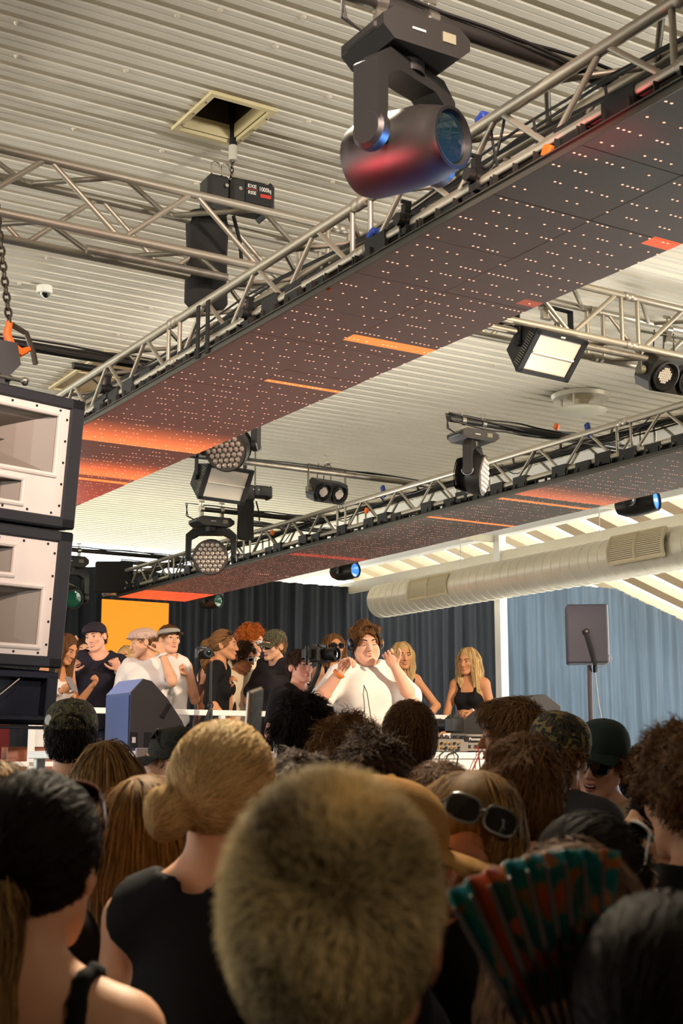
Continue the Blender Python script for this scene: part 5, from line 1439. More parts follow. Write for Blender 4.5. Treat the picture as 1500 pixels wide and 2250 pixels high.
class Person:
    """H=1.75 figure facing local +y, feet at the origin; x is its own right"""
    def __init__(s, label, px, top, d, floor, phi, head=(0, 0, 0), lean=(0, 0), arms=None, female=False, fat=1.0, skin=SK_FAIR, h=0.0075, group=None, mouth='closed', eyes='open', hat_h=0.0, brow=None, detail=True, legs=True):
        s.h, s.fem, s.fat, s.skin = h, female, fat, skin
        face = TOCAM * math.cos(R(phi)) + RIGHT * math.sin(R(phi))
        s.yaw = math.atan2(face.y, face.x) - math.pi / 2
        Rz = np.array(Matrix.Rotation(s.yaw, 3, 'Z')); s.Rz = Rz
        s.L = rot3(0, -lean[0], lean[1])                     # lean forward / to own right
        s.piv = V3(0, 0, 0.98)
        U = s.U = lambda *p: s.piv + s.L @ (V3(*p) - s.piv)
        s.Rh = s.L @ rot3(*head) if head else s.L
        s.nb = U(0, -0.015, 1.455)
        s.hc = U(0, -0.005, 1.515) + s.Rh @ V3(0, 0.022, 0.108)
        topz = s.hc[2] + 0.128 + hat_h
        P = at_d(px, top, d)
        sc = (P.z - floor) / topz; s.sc = sc
        off = Rz @ V3(s.hc[0], s.hc[1], 0) * sc
        s.root = thing('person', label, 'person', (P.x - off[0], P.y - off[1], floor), (0, 0, s.yaw), group)
        s.root.scale = (sc, sc, sc)
        s.HF = lambda *p: s.hc + s.Rh @ V3(*p)
        # arms
        q = 0.86 if female else 1.0
        s.shx = 0.148 if female else 0.172
        s.arm = {}
        for side, sg in (('L', -1), ('R', 1)):
            a = (arms or {}).get(side)
            sh = U(sg * s.shx * (0.5 + 0.5 * fat), -0.012, 1.405)
            if a is None: a = ((sg * 0.0, 0, 0), None)
            if a[1] is None:
                du, df = V3(sg * 0.14, -0.03, -1), V3(sg * 0.02, 0.22, -1); hp, pn = 'relax', V3(-sg, 0.2, 0)
            else:
                cv = lambda v: Rz.T @ np.array(RIGHT * v[0] + TOCAM * v[1] + UP * v[2])
                du, df = cv(a[0]), cv(a[1]); hp = a[2] if len(a) > 2 else 'relax'; pn = cv(a[3]) if len(a) > 3 else s.Rz.T @ np.array(TOCAM)
            du = du / np.linalg.norm(du); df = df / np.linalg.norm(df)
            el = sh + du * 0.285; wr = el + df * 0.245
            s.arm[side] = dict(sh=sh, el=el, wr=wr, du=du, df=df, hp=hp, pn=pn, sg=sg)
        s.legs = legs
        s.body(mouth, detail)
        if detail: s.face(mouth, eyes, brow)
    def zs(s, zmin, zmax, h):
        z = []; c = zmin
        while c < zmax:
            z.append(c); c += (0.035 if c < 0.86 else h) if h < 0.035 else h
        return np.array(z + [c])
    def torso(s, v, o=0.0, k=0.03, sk=None):
        U, L, f = s.U, s.L, s.fat
        if s.fem:
            v.ell(U(0, -0.005, 0.955), (0.165 + o, 0.118 + o, 0.12 + o), L, k); v.ell(U(0, 0.0, 1.10), (0.118 + o, 0.088 + o, 0.14 + o), L, k)
            v.ell(U(0, -0.008, 1.27), (0.138 + o, 0.098 + o, 0.16 + o), L, k)
            for q in (-1, 1): v.ell(U(q * 0.064, 0.075, 1.265), (0.058 + o, 0.05 + o, 0.055 + o), L, 0.035)
        else:
            v.ell(U(0, 0, 0.96), (0.160 * f + o, 0.112 * f + o, 0.12 + o), L, k); v.ell(U(0, 0.012 * f, 1.10), (0.145 * f + o, 0.108 * f + o, 0.15 + o), L, k)
            v.ell(U(0, -0.002, 1.28), (0.166 * f + o, 0.116 * f + o, 0.17 + o), L, k)
            for q in (-1, 1): v.ell(U(q * 0.07, 0.075 * f, 1.30), (0.07 + o, 0.045 + o, 0.06 + o), L, 0.04)
        w = s.shx - 0.03
        v.cone(U(-w, -0.012, 1.405), U(w, -0.012, 1.405), 0.055 + o, 0.055 + o, k)
        for q in (-1, 1): v.cone(U(q * 0.035, -0.018, 1.468), U(q * (w + 0.01), -0.012, 1.418), 0.048 + o, 0.044 + o, 0.035)
    def head_field(s, v, mouth):
        HF, Rh = s.HF, s.Rh; E = lambda c, r, k=0.012, op='u': v.ell(HF(*c), r, Rh, k, op)
        E((0, -0.014, 0.030), (0.073, 0.092, 0.085), 0.01); E((0, 0.030, -0.020), (0.060, 0.062, 0.090), 0.03)
        for q in (-1, 1):
            v.cone(HF(q * 0.050, 0.002, -0.052), HF(q * 0.020, 0.068, -0.098), 0.019, 0.016, 0.025)
            E((q * 0.040, 0.062, -0.020), (0.022, 0.020, 0.018), 0.02)
        E((0, 0.078, -0.098), (0.022, 0.018, 0.018), 0.018)
        v.cone(HF(-0.030, 0.080, 0.026), HF(0.030, 0.080, 0.026), 0.013, 0.013, 0.018)
        for q in (-1, 1): E((q * 0.031, 0.101, 0.004), (0.016, 0.016, 0.011), 0.010, 's')
        v.cone(HF(0, 0.088, 0.014), HF(0, 0.110, -0.030), 0.008, 0.0115, 0.012)
        for q in (-1, 1): E((q * 0.011, 0.098, -0.034), (0.008, 0.010, 0.007), 0.006)
        E((0, 0.092, -0.058), (0.022, 0.010, 0.007), 0.008); E((0, 0.091, -0.070), (0.019, 0.010, 0.008), 0.008)
        if mouth == 'open': E((0, 0.100, -0.066), (0.020, 0.016, 0.013), 0.006, 's')
        for q in (-1, 1):
            Re = Rh @ np.array(Matrix.Rotation(q * 0.35, 3, 'Z'))
            v.ell(HF(q * 0.079, -0.010, -0.006), (0.009, 0.020, 0.031), Re, 0.006); v.ell(HF(q * 0.086, -0.002, -0.004), (0.006, 0.010, 0.016), Re, 0.004, 's')
        fk = 0.88 if s.fem else 1.0 + (s.fat - 1) * 0.6
        v.cone(HF(0, -0.028, -0.065), s.nb + V3(0, 0, 0.0), 0.050 * fk, 0.058 * fk, 0.03)
        if s.fat > 1.1: E((0, 0.045, -0.105), (0.052, 0.045, 0.035), 0.03); [E((q * 0.052, 0.035, -0.055), (0.028, 0.035, 0.04), 0.03) for q in (-1, 1)]
    def hand_field(s, v, a, o=0.0):
        df, wr, sg = a['df'], a['wr'], a['sg']; n = a['pn'] - df * (a['pn'] @ df); n = n / (np.linalg.norm(n) + 1e-9)   # palm normal
        w = np.cross(df, n) ; q = 0.9 if s.fem else 1.0
        # thumb side: for a right hand, fingers along df, palm towards n -> thumb at  w * sgn
        th = w * (1 if sg > 0 else -1) * -1.0
        hp = a['hp']
        pc = wr + df * 0.048
        Rp = np.stack([th, df, n], 1)
        v.ell(pc, (0.040 * q, 0.052 * q, 0.017 * q), Rp, 0.012)
        curl = {'relax': (28, 34, 22), 'fist': (82, 92, 60), 'flat': (4, 6, 4), 'point': None, 'grip': (55, 55, 35), 'loose': (45, 58, 30)}
        for i, (off, ln) in enumerate(((0.030, 0.073), (0.010, 0.082), (-0.011, 0.076), (-0.030, 0.060))):
            c = curl[hp] if hp != 'point' else ((5, 6, 4) if i == 0 else (82, 92, 60))
            c = [x * (1 + 0.09 * i) for x in c]
            p = wr + df * 0.088 * q + th * off * q; ang = 0; sp = (off * 3.2) if hp in ('flat', 'relax') else off * 1.0
            segs = (0.44 * ln, 0.32 * ln, 0.26 * ln); rad = (0.0092, 0.0082, 0.0074, 0.0062)
            for j in range(3):
                ang += R(c[j]); dd = df * math.cos(ang) + n * math.sin(ang) + th * sp * math.cos(ang); dd /= np.linalg.norm(dd)
                p2 = p + dd * segs[j] * q; v.cone(p, p2, rad[j] * q + o, rad[j + 1] * q + o, 0.003); p = p2
        p = wr + df * 0.022 + th * 0.026 * q
        tin = {'fist': 0.75, 'grip': 0.7, 'loose': 0.6}.get(hp, 0.35)
        for j, ln in enumerate((0.042, 0.032, 0.026)):
            dd = df * (0.62 + 0.12 * j) + th * (0.72 - 0.32 * j * (tin + 0.3)) + n * tin * (0.35 + 0.35 * j); dd /= np.linalg.norm(dd)
            p2 = p + dd * ln * q; v.cone(p, p2, (0.0135, 0.0105, 0.009)[j] * q, (0.0105, 0.009, 0.007)[j] * q, 0.006); p = p2
        a['tip'] = wr + df * 0.10 + n * 0.03
    def limbs(s, v, o=0.0, k=0.02):
        q = 0.84 if s.fem else 1.0; q *= 0.5 + 0.5 * s.fat
        for a in s.arm.values():
            v.cone(a['sh'], a['el'], 0.052 * q + o, 0.040 * q + o, 0.035)
            m = a['el'] + a['df'] * 0.07
            v.cone(a['el'], m, 0.040 * q + o, 0.042 * q + o, 0.015); v.cone(m, a['wr'], 0.042 * q + o, 0.027 * q + o, 0.015)
    def leg_field(s, v, o=0.0):
        for q in (-1, 1):
            v.cone((q * 0.092, 0, 0.93), (q * 0.10, 0.012, 0.50), 0.088 + o, 0.057 + o, 0.03); v.cone((q * 0.10, 0.012, 0.50), (q * 0.102, -0.02, 0.09), 0.056 + o, 0.038 + o, 0.02)
    def bounds(s):
        pts = [s.HF(x, y, z) for x in (-.1, .1) for y in (-.13, .14) for z in (-.14, .13)] + [s.U(x * s.fat, y * s.fat, z) for x in (-.26, .26) for y in (-.15, .16) for z in (.9, 1.4)] + [(x, y, 0) for x in (-.2, .2) for y in (-.14, .22)]
        for a in s.arm.values(): pts += [a['el'] - 0.06, a['el'] + 0.06, a['wr'] + a['df'] * 0.2 - 0.05, a['wr'] + a['df'] * 0.2 + 0.05, a['wr'] - 0.06, a['wr'] + 0.06]
        p = np.array(pts); return p.min(0) - 0.02, p.max(0) + 0.02
    def body(s, mouth, detail):
        lo, hi = s.bounds()
        v = Vol(lo, hi, s.h, s.zs(-0.03, hi[2], s.h * 0.85))
        s.torso(v); s.leg_field(v)
        for q in (-1, 1): v.cone((q * 0.102, -0.045, 0.045), (q * 0.115, 0.15, 0.032), 0.042, 0.032, 0.02)
        s.limbs(v)
        s.head_field(v, mouth)
        for a in s.arm.values(): s.hand_field(v, a)
        P, Q = v.nets(); np_mesh('body', P, Q, s.skin, s.root)
        s.vbody = v if False else None
    def M4(s, p, Rm=None):
        M = Matrix(np.asarray(Rm if Rm is not None else s.Rh).tolist()).to_4x4(); M.translation = Vector(p); return M
    def hmesh(s, mb, name, mats, parent=None, Rm=None, smooth=35):
        """mesh built in head coordinates"""
        o = mb.build(name, mats, parent or s.root, smooth)
        if parent is None: o.matrix_basis = s.M4(s.hc, Rm)
        return o
    def face(s, mouth, eyes, brow):
        for q in (-1, 1):
            e = MB(); c = Vector((q * 0.031, 0.0845, 0.003))
            if eyes == 'open':
                e.mat(0).ell(c, (0.0125, 0.008, 0.0068), None, 10, 8); e.mat(1).ell(c + Vector((0, 0.0052, 0)), (0.0056, 0.004, 0.0058), None, 10, 6)
            e.mat(1).tube([c + Vector((x * 0.014, 0.0075 - 0.006 * x * x, 0.0062 - 0.005 * x * x if eyes == 'open' else -0.004 - 0.002 * (1 - x * x))) for x in (-1, -.5, 0, .5, 1)], 0.0016, 5)
            s.hmesh(e, 'eye', [M_EYEW, M_IRIS])
            s.hmesh(MB().tube([(q * (0.014 + 0.036 * t), 0.0945 - 0.016 * t * t, 0.025 + 0.006 * math.sin(t * 2.6)) for t in (0, .25, .5, .75, 1)], [0.003, 0.0042, 0.0042, 0.0034, 0.0018], 6), 'eyebrow', brow or HAIR['brown'])
        m = MB()
        if mouth == 'open' or mouth == 'smile':
            oz = -0.065
            m.mat(2).ell((0, 0.0905, oz), (0.021, 0.006, 0.010), None, 12, 8); m.mat(1).ell((0, 0.0935, oz + 0.003), (0.017, 0.005, 0.0055), None, 12, 6)
        for z, w, t in ((-0.0565, 0.022, 0.0034), (-0.0715 if mouth == 'closed' else -0.0765, 0.019, 0.0044)):
            m.mat(0).tube([(x * w, 0.1005 - 0.016 * x * x, z + (0.004 * x * x if mouth != 'closed' else 0)) for x in (-1, -.6, -.2, .2, .6, 1)], [0.0012, t * .8, t, t, t * .8, 0.0012], 6)
        s.hmesh(m, 'lips', [M_LIP, M_TEETH, M_MOUTH])
    # ---- clothing
    def top(s, m, kind='tee', hem=0.93, o=0.016, name='shirt', h=0.011, fold=0.0035, neck=0.012, low=0.0, seed=1, cuff=None, sl=None, strap=0.014):
        """kind: tee, long, half, sleeveless, tank, crop, strapless"""
        lo, hi = s.bounds(); lo = np.array(lo); lo[2] = hem - 0.05; hi = np.array(hi); hi[2] = s.U(0, 0, 1.60)[2] if kind not in ('x',) else hi[2]
        for a in s.arm.values(): hi[2] = max(hi[2], a['sh'][2] + 0.10, a['el'][2] + 0.10, (a['wr'][2] + 0.08) if kind == 'long' else 0)
        v = Vol(lo, hi, h, np.arange(lo[2], hi[2] + h, h))
        s.torso(v, o, 0.04)
        q = (0.84 if s.fem else 1.0) * (0.5 + 0.5 * s.fat)
        U = s.U
        if hem < 0.97 and kind not in ('crop',):   # straight fall of cloth below the chest
            v.cone(U(0, 0.0, 1.20), (0, 0.0, hem), 0.115 * s.fat + o, 0.125 * s.fat + o, 0.05)
        if kind in ('tee', 'long', 'half'):
            fr = sl or {'tee': 0.78, 'half': 1.0, 'long': 1.0}[kind]
            for a in s.arm.values():
                e = a['sh'] + (a['el'] - a['sh']) * fr
                rt = 0.046 * q + o * (0.95 if kind == 'tee' else 0.7)
                v.cone(a['sh'], e - a['du'] * (rt * 0.6 if kind == 'tee' else 0), 0.054 * q + o * 0.8, rt, 0.04)
                if kind == 'tee' and fr < 0.9: v.cone(e + a['du'] * rt * 0.35, e + a['du'] * 0.10, rt * 0.72, rt * 0.72, 0.0, 's')
                if kind == 'long': v.cone(a['el'], a['wr'] - a['df'] * 0.01, 0.044 * q + o, 0.034 * q + o * 0.8, 0.02)
                if kind == 'half': v.cone(a['el'], a['el'] + a['df'] * 0.05, 0.044 * q + o * .8, 0.043 * q + o * 0.8, 0.02)
        if fold: v.folds(fold, seed)
        if kind in ('sleeveless', 'tank', 'crop', 'strapless'):
            for a in s.arm.values():
                v.cone(a['sh'] + V3(a['sg'] * 0.045, 0, 0.03), a['sh'] + a['du'] * 0.22 + V3(a['sg'] * 0.045, 0, 0), 0.062 * q, 0.066 * q, 0.006, 's')
        if kind in ('tank', 'crop', 'strapless'):
            v.plane(U(0, 0, 1.335 if kind != 'strapless' else 1.31), s.L @ V3(0, 0, 1))
            if kind != 'strapless':
                tv = Vol(lo, hi, 0.016, np.arange(lo[2], hi[2] + 0.016, 0.016)); s.torso(tv, 0.0)
                for g in (-1, 1):
                    ctl = [U(g * 0.085, 0.12, 1.29), U(g * 0.092, 0.10, 1.38), U(g * 0.094, 0.03, 1.49), U(g * 0.090, -0.05, 1.49), U(g * 0.086, -0.12, 1.40), U(g * 0.08, -0.13, 1.29)]
                    pts = np.array([ctl[i] + (ctl[i + 1] - ctl[i]) * t for i in range(5) for t in (0, .33, .66)] + [ctl[-1]])
                    for _ in range(2):
                        dd, N = tv.sample(pts); pts = pts - N * (dd - 0.001)[:, None]
                    for i in range(len(pts) - 1): v.cone(pts[i], pts[i + 1], strap, strap, 0.006)
        # neckline
        n0 = s.nb + s.L @ V3(0, 0.012 + low * 0.4, 0.02 - low)
        v.cone(n0, n0 + s.L @ V3(0, 0.01, 0.10), 0.056 + neck + low * 0.35, 0.100 + neck, 0.012, 's')
        v.plane((0, 0, hem), (0, 0, -1))
        P, Q = v.nets(); return np_mesh(name, P, Q, m, s.root)
    def bottoms(s, m, name='trousers', waist=0.99, o=0.014, zmin=0.06):
        v = Vol((-0.30, -0.2, zmin - 0.05), (0.30, 0.22, waist + 0.05), 0.018, np.arange(zmin - 0.05, waist + 0.06, 0.022))
        f = s.fat if not s.fem else 1.0
        v.ell((0, 0, 0.95), (0.162 * f + o, 0.115 * f + o, 0.12), None, 0.03); s.leg_field(v, o)
        v.plane((0, 0, waist), (0, 0, 1)); v.plane((0, 0, zmin), (0, 0, -1))
        P, Q = v.nets(); return np_mesh(name, P, Q, m, s.root)
    def shoes(s, m):
        for q in (-1, 1): MB().rbox((q * 0.108, 0.05, 0.05), (0.105, 0.29, 0.10), 0.03).build('shoe', m, s.root)
    # ---- hair
    def hair(s, style, col, vol=0.006, n=1500, ln=0.05, lift=0.25, wdt=0.0022, h=0.008, seed=0, long=0.30, tail=None, curl=0.0, fringe=0.0, whorl=(0, -0.075, 0.07), grav=0.5, cut=True, part=0.0, wild=0.35, hatcut=None, steps=4, streak=0.5, tip=0.0, patch=0.0, fade=False):
        HF, Rh = s.HF, s.Rh; rg = np.random.RandomState(seed + 7)
        low = long + 0.12 if style == 'long' else (0.5 if style == 'pony' else 0.16)
        c = s.hc; lo = c - V3(.21, .24, low); hi = c + V3(.21, .20, .21)
        v = Vol(lo, hi, h, np.arange(lo[2], hi[2], h)); E = lambda p, r, k=0.02, op='u': v.ell(HF(*p), r, Rh, k, op)
        E((0, -0.018, 0.034), (0.076 + vol, 0.096 + vol, 0.088 + vol), 0.01)
        if style in ('short', 'curly', 'mop'): E((0, -0.045, -0.02), (0.070 + vol * .6, 0.060 + vol * .6, 0.07), 0.03)
        if style in ('curly', 'mop'):
            for _ in range(90 if style == 'curly' else 50):
                a = rg.normal(size=3); a /= np.linalg.norm(a)
                if a[2] < -0.35: continue
                E((a[0] * (0.078 + vol), -0.018 + a[1] * (0.095 + vol), 0.036 + a[2] * (0.086 + vol)), (rg.uniform(.012, .024),) * 3, 0.012)
        if fringe: E((0, 0.062, 0.078), (0.062, 0.040 + fringe, 0.030 + fringe), 0.025)
        # open the face and the hairline
        if style == 'long':
            for q in np.linspace(-1, 1, 11):
                an = q * R(118); x, y = math.sin(an) * 0.072, -math.cos(an) * 0.080 - 0.012
                if y > 0.03: y = 0.03
                e = V3(HF(x * 1.15, y * 1.05 - 0.02, -0.06)[0], HF(x * 1.15, y * 1.05 - 0.02, -0.06)[1], HF(0, 0, 0)[2] - 0.09)
                b = s.hc + s.L @ V3(x * 1.25 + rg.uniform(-.01, .01), min(y, 0.02) * 1.1 - 0.035, -long * rg.uniform(.92, 1.05))
                v.cone(HF(x, y, 0.02), e, 0.034, 0.034, 0.02); v.cone(e, b, 0.034, 0.022, 0.02)
        fr = (0.064, 0.075, 0.100) if style != 'long' else (0.055, 0.08, 0.104)
        E((0, 0.104, -0.026 - fringe * 0.8), fr, 0.012, 's')
        if style == 'long':
            p_ = HF(0, 0.10, -0.15); v.cone(HF(0, 0.10, -0.08), s.hc + s.L @ V3(0, 0.12, -0.40), 0.062, 0.085, 0.012, 's')
        if style in ('short', 'curly', 'mop', 'pony', 'bun', 'visor'):
            zb = {'short': -0.080, 'curly': -0.07, 'mop': -0.085, 'pony': -0.07, 'bun': -0.075, 'visor': -0.08}[style]
            nn = Rh @ V3(0, 0.48, -0.877); v.plane(HF(0, -0.09, zb), nn)
        if style == 'short':
            for q in (-1, 1): E((q * 0.088, 0.004, -0.022), (0.030, 0.040, 0.046), 0.008, 's')
        if tail:
            pts = [HF(*p[:3]) if len(p) < 5 else s.hc + s.L @ V3(*p[:3]) for p in tail]
            for i in range(len(pts) - 1): v.cone(pts[i], pts[i + 1], tail[i][3], tail[i + 1][3], 0.015)
        if hatcut is not None: v.plane(HF(0, 0, hatcut), Rh @ V3(0, 0.0, 1))
        P, Q = v.nets()
        if len(P) == 0: return None
        m = HAIR[col]
        F = [Q]; VV = [P]
        d0, N = v.sample(P)
        st = 0.5 + 0.5 * np.sin(38 * np.arctan2(P[:, 0] - s.hc[0], P[:, 1] - s.hc[1]) + 9 * (P[:, 2] - s.hc[2]))
        T = [0.22 + 0.28 * st * streak]
        # strands on the surface
        tri = P[Q[:, 0]]; ar = np.linalg.norm(np.cross(P[Q[:, 1]] - P[Q[:, 0]], P[Q[:, 3]] - P[Q[:, 0]]), axis=1)
        pick = rg.choice(len(Q), n, p=ar / ar.sum()); u = rg.rand(n, 1); w = rg.rand(n, 1)
        p = P[Q[pick, 0]] * (1 - u) * (1 - w) + P[Q[pick, 1]] * u * (1 - w) + P[Q[pick, 2]] * u * w + P[Q[pick, 3]] * (1 - u) * w
        wh = HF(*whorl); rr = rg.uniform(0.65, 1.25, (n, 1)); rnd = rg.normal(size=(n, 3)) * wild
        if fade: rr = rr * np.clip((((p - s.hc) @ Rh)[:, 2:3] + 0.055) / 0.085, 0.22, 1)
        stp = ln / steps; off = 0.003; paths = [p]
        for k in range(steps):
            dd, N = v.sample(p)
            rad = p - wh; rad = rad / (np.linalg.norm(rad, axis=1, keepdims=True) + 1e-6)
            g = V3(0, 0, -1)[None] * grav
            t = rad * (1 - grav) + g + rnd * (0.6 if k else 1.0)
            if curl: t = t + curl * np.sin(3.1 * k + rnd * 9)
            t = t - N * (t * N).sum(1, keepdims=True); t /= (np.linalg.norm(t, axis=1, keepdims=True) + 1e-6)
            dr = t + N * lift * (1.0 - 0.4 * k / steps); dr /= np.linalg.norm(dr, axis=1, keepdims=True)
            p = p + dr * stp * rr
            if lift < 0.3:
                dd, N = v.sample(p); p = p - N * np.clip(dd - off - 0.010 * rg.rand(n), -0.02, 0.02)[:, None] * 0.8
            paths.append(p)
        A = np.stack(paths, 1)                                  # n, steps+1, 3
        if not fringe:
            fl = (A - HF(0, 0.104, -0.026)) @ Rh; ins = ((fl / V3(0.056, 0.085, 0.094)) ** 2).sum(2).min(1) < 1
            A = A[~ins]; n = len(A)
        dr = np.gradient(A, axis=1); _, N = v.sample(A.reshape(-1, 3)); N = N.reshape(A.shape)
        sd = np.cross(dr, N + 0.3 * rg.normal(size=(n, 1, 3))); sd /= (np.linalg.norm(sd, axis=2, keepdims=True) + 1e-9)
        tap = np.linspace(1, 0.25, steps + 1)[None, :, None] * wdt * rg.uniform(.6, 1.4, (n, 1, 1))
        Lf, Rt = A - sd * tap, A + sd * tap
        pv = np.stack([Lf, Rt], 2).reshape(-1, 3)
        base = len(P) + (np.arange(n) * (steps + 1) * 2)[:, None, None]
        kk = np.arange(steps)[None, :, None] * 2
        q = np.array([0, 1, 3, 2])[None, None, :]
        F.append((base + kk + q).reshape(-1, 4)); VV.append(pv)
        tn = np.clip(rg.beta(1.4, 1.6, (n, 1)) * (0.75 - tip * 0.5) + np.linspace(0, 0.35 + tip * 0.5, steps + 1)[None] - tip * 0.12, 0, 1)
        if patch:
            q = (A - s.hc) @ Rh; pn = np.sin(31 * q[:, :, 0] + 17 * q[:, :, 2] + 1) * np.sin(26 * q[:, :, 2] - 21 * q[:, :, 0] + 2) + 0.6 * np.sin(58 * q[:, :, 0] + 9 * q[:, :, 2]) * np.sin(47 * q[:, :, 2] + 3)
            tn = np.clip(tn + patch * pn, 0, 1)
        T.append(np.repeat(tn.reshape(-1), 2))
        return np_mesh('hair', np.concatenate(VV), np.concatenate(F), m, s.root, np.concatenate(T))
    # ---- headgear
    def cap(s, m, back=False, brim=True, name='cap', tilt=0.0, button=True, m_brim=None, big=1.0, lift=0.0, bl=0.075):
        mb = MB(); n = 28; rows = 9; vs = []; fs = []
        rx, ry, rz_ = 0.088 * big, 0.107 * big, 0.092 * big
        for i in range(rows + 1):
            ph = (math.pi / 2) * i / rows
            for k in range(n):
                t = 2 * math.pi * k / n; sq = 1 - 0.012 * (abs(math.sin(3 * t)) < 0.18)
                zz = math.sin(ph) ** 0.9 * rz_
                vs.append((rx * math.cos(ph) ** 0.75 * math.cos(t) * sq, -0.016 + ry * math.cos(ph) ** 0.75 * math.sin(t) * sq, 0.038 + zz + lift))
        for i in range(rows):
            for k in range(n): fs.append((i * n + k, i * n + (k + 1) % n, (i + 1) * n + (k + 1) % n, (i + 1) * n + k))
        b0 = len(vs)
        for k in range(n): x, y, z = vs[k]; vs.append((x * 0.985, (y + .016) * 0.985 - .016, z - 0.016))
        for k in range(n): fs.append((b0 + k, b0 + (k + 1) % n, (k + 1) % n, k))
        mb.add(vs, fs)
        yawm = Matrix.Rotation(math.pi if back else 0, 3, 'Z') @ Matrix.Rotation(R(tilt), 3, 'X')
        Rm = s.Rh @ np.array(yawm)
        o = s.hmesh(mb, name, m, None, Rm)
        if back: o.matrix_basis = s.M4(s.hc + s.Rh @ V3(0, -0.03, 0), Rm)
        if brim:
            bm = MB(); vs = []; fs = []; nu, nv = 12, 5
            for j in range(nv + 1):
                for i in range(nu + 1):
                    a = R(-62 + 124 * i / nu); ext = bl * (1 - 0.25 * (abs(i - nu / 2) / (nu / 2)) ** 2) * j / nv
                    x = (rx + 0.0) * math.sin(a) ; y = -0.016 + ry * math.cos(a) + ext
                    vs.append((x * (1 - 0.06 * j / nv), y, 0.034 + lift - 0.012 * j / nv - 0.35 * x * x / rx * (0.3 + 0.7 * j / nv)))
            w = nu + 1
            top = list(vs); vs = vs + [(x, y, z - 0.004) for x, y, z in top]; o2 = len(top)
            for j in range(nv):
                for i in range(nu):
                    f = (j * w + i, j * w + i + 1, (j + 1) * w + i + 1, (j + 1) * w + i); fs.append(f[::-1]); fs.append(tuple(q + o2 for q in f))
            for i in range(nu): fs.append((nv * w + i, nv * w + i + 1, o2 + nv * w + i + 1, o2 + nv * w + i)[::-1])
            br = bm.add(vs, fs).build('cap_brim', m_brim or m, o)
        if button: MB().ell((0, -0.016, 0.038 + rz_ + lift), (0.008, 0.008, 0.004), None, 8, 5).build('cap_button', m, o)
        return o
    def flat_cap(s, m):
        v = Vol((-0.12, -0.15, -0.02), (0.12, 0.18, 0.17), 0.006, np.arange(-0.02, 0.17, 0.006))
        v.ell((0, -0.012, 0.050), (0.090, 0.110, 0.075), None, 0.01); v.ell((0, 0.050, 0.066), (0.078, 0.070, 0.045), None, 0.03); v.ell((0, 0.098, 0.046), (0.066, 0.046, 0.014), None, 0.012)
        v.plane((0, 0, 0.020), (0, 0.22, -0.97))
        P, Q = v.nets(); o = np_mesh('flat_cap', P, Q, m, s.root); o.matrix_basis = s.M4(s.hc); return o
    def shades(s, mf, ml, on='eyes', name='sunglasses', w=1.0, hgt=0.019):
        mb = MB(); z0, y0, tl = (0.004, 0.104, 0) if on == 'eyes' else (0.108, 0.066, 0)
        up = Vector((0, 0, 1)) if on == 'eyes' else Vector((0, -0.62, 0.78)); dirv = Vector((0, -1, 0)) if on == 'eyes' else Vector((0, -0.75, -0.62))
        c0 = Vector((0, y0, z0))
        for q in (-1, 1):
            pts = []
            for k in range(17):
                t = 2 * math.pi * k / 16
                ex = abs(math.cos(t)) ** 0.7 * (1 if math.cos(t) > 0 else -1); ey = abs(math.sin(t)) ** 0.7 * (1 if math.sin(t) > 0 else -1)
                x = q * 0.034 * w + 0.030 * w * ex
                pts.append(c0 + Vector((x, 0, 0)) + up * (hgt * ey) + dirv * (x * x * 3.0))
            mb.mat(0).tube(pts, 0.0028, 6, False)
            cen = sum((Vector(p) for p in pts[:-1]), Vector()) / 16 - dirv * 0.003
            mb.mat(1).add([cen] + pts[:-1], [(0, 1 + k, 1 + (k + 1) % 16) if q * 1 < 0 else (0, 1 + (k + 1) % 16, 1 + k) for k in range(16)])
            e = c0 + Vector((q * 0.066 * w, 0, 0)) + dirv * (0.066 ** 2 * 3 * w) + up * 0.006
            if on == 'eyes': mb.mat(0).tube([e, e + Vector((q * 0.012, -0.05, 0.004)), Vector((q * 0.080, -0.012, 0.012)), Vector((q * 0.079, -0.03, -0.008))], 0.0026, 6)
            else: mb.mat(0).tube([e, e + Vector((q * 0.018, -0.03, -0.05)), Vector((q * 0.086, -0.012, 0.024)), Vector((q * 0.084, -0.03, 0.0))], 0.0026, 6)
        mb.mat(0).tube([c0 + Vector((-0.008, 0, 0)) + up * 0.004 - dirv * .001, c0 + up * 0.007 - dirv * .002, c0 + Vector((0.008, 0, 0)) + up * 0.004 - dirv * .001], 0.003, 6)
        return s.hmesh(mb, name, [mf, ml])
    def band(s, side, m, name='wristband', r=None, at=0.015, w=0.016):
        a = s.arm[side]; r = r or (0.030 if s.fem else 0.034); p = a['wr'] - a['df'] * at
        return MB().lathe(p, a['df'], [(r, -w / 2), (r + 0.003, -w / 2), (r + 0.003, w / 2), (r, w / 2)], 18, False).build(name, m, s.root)
    def world(s, p):
        """local point -> world"""
        return s.root.matrix_basis @ Vector(p) if False else Vector(s.root.location) + Vector((s.Rz @ np.asarray(p)) * s.sc)
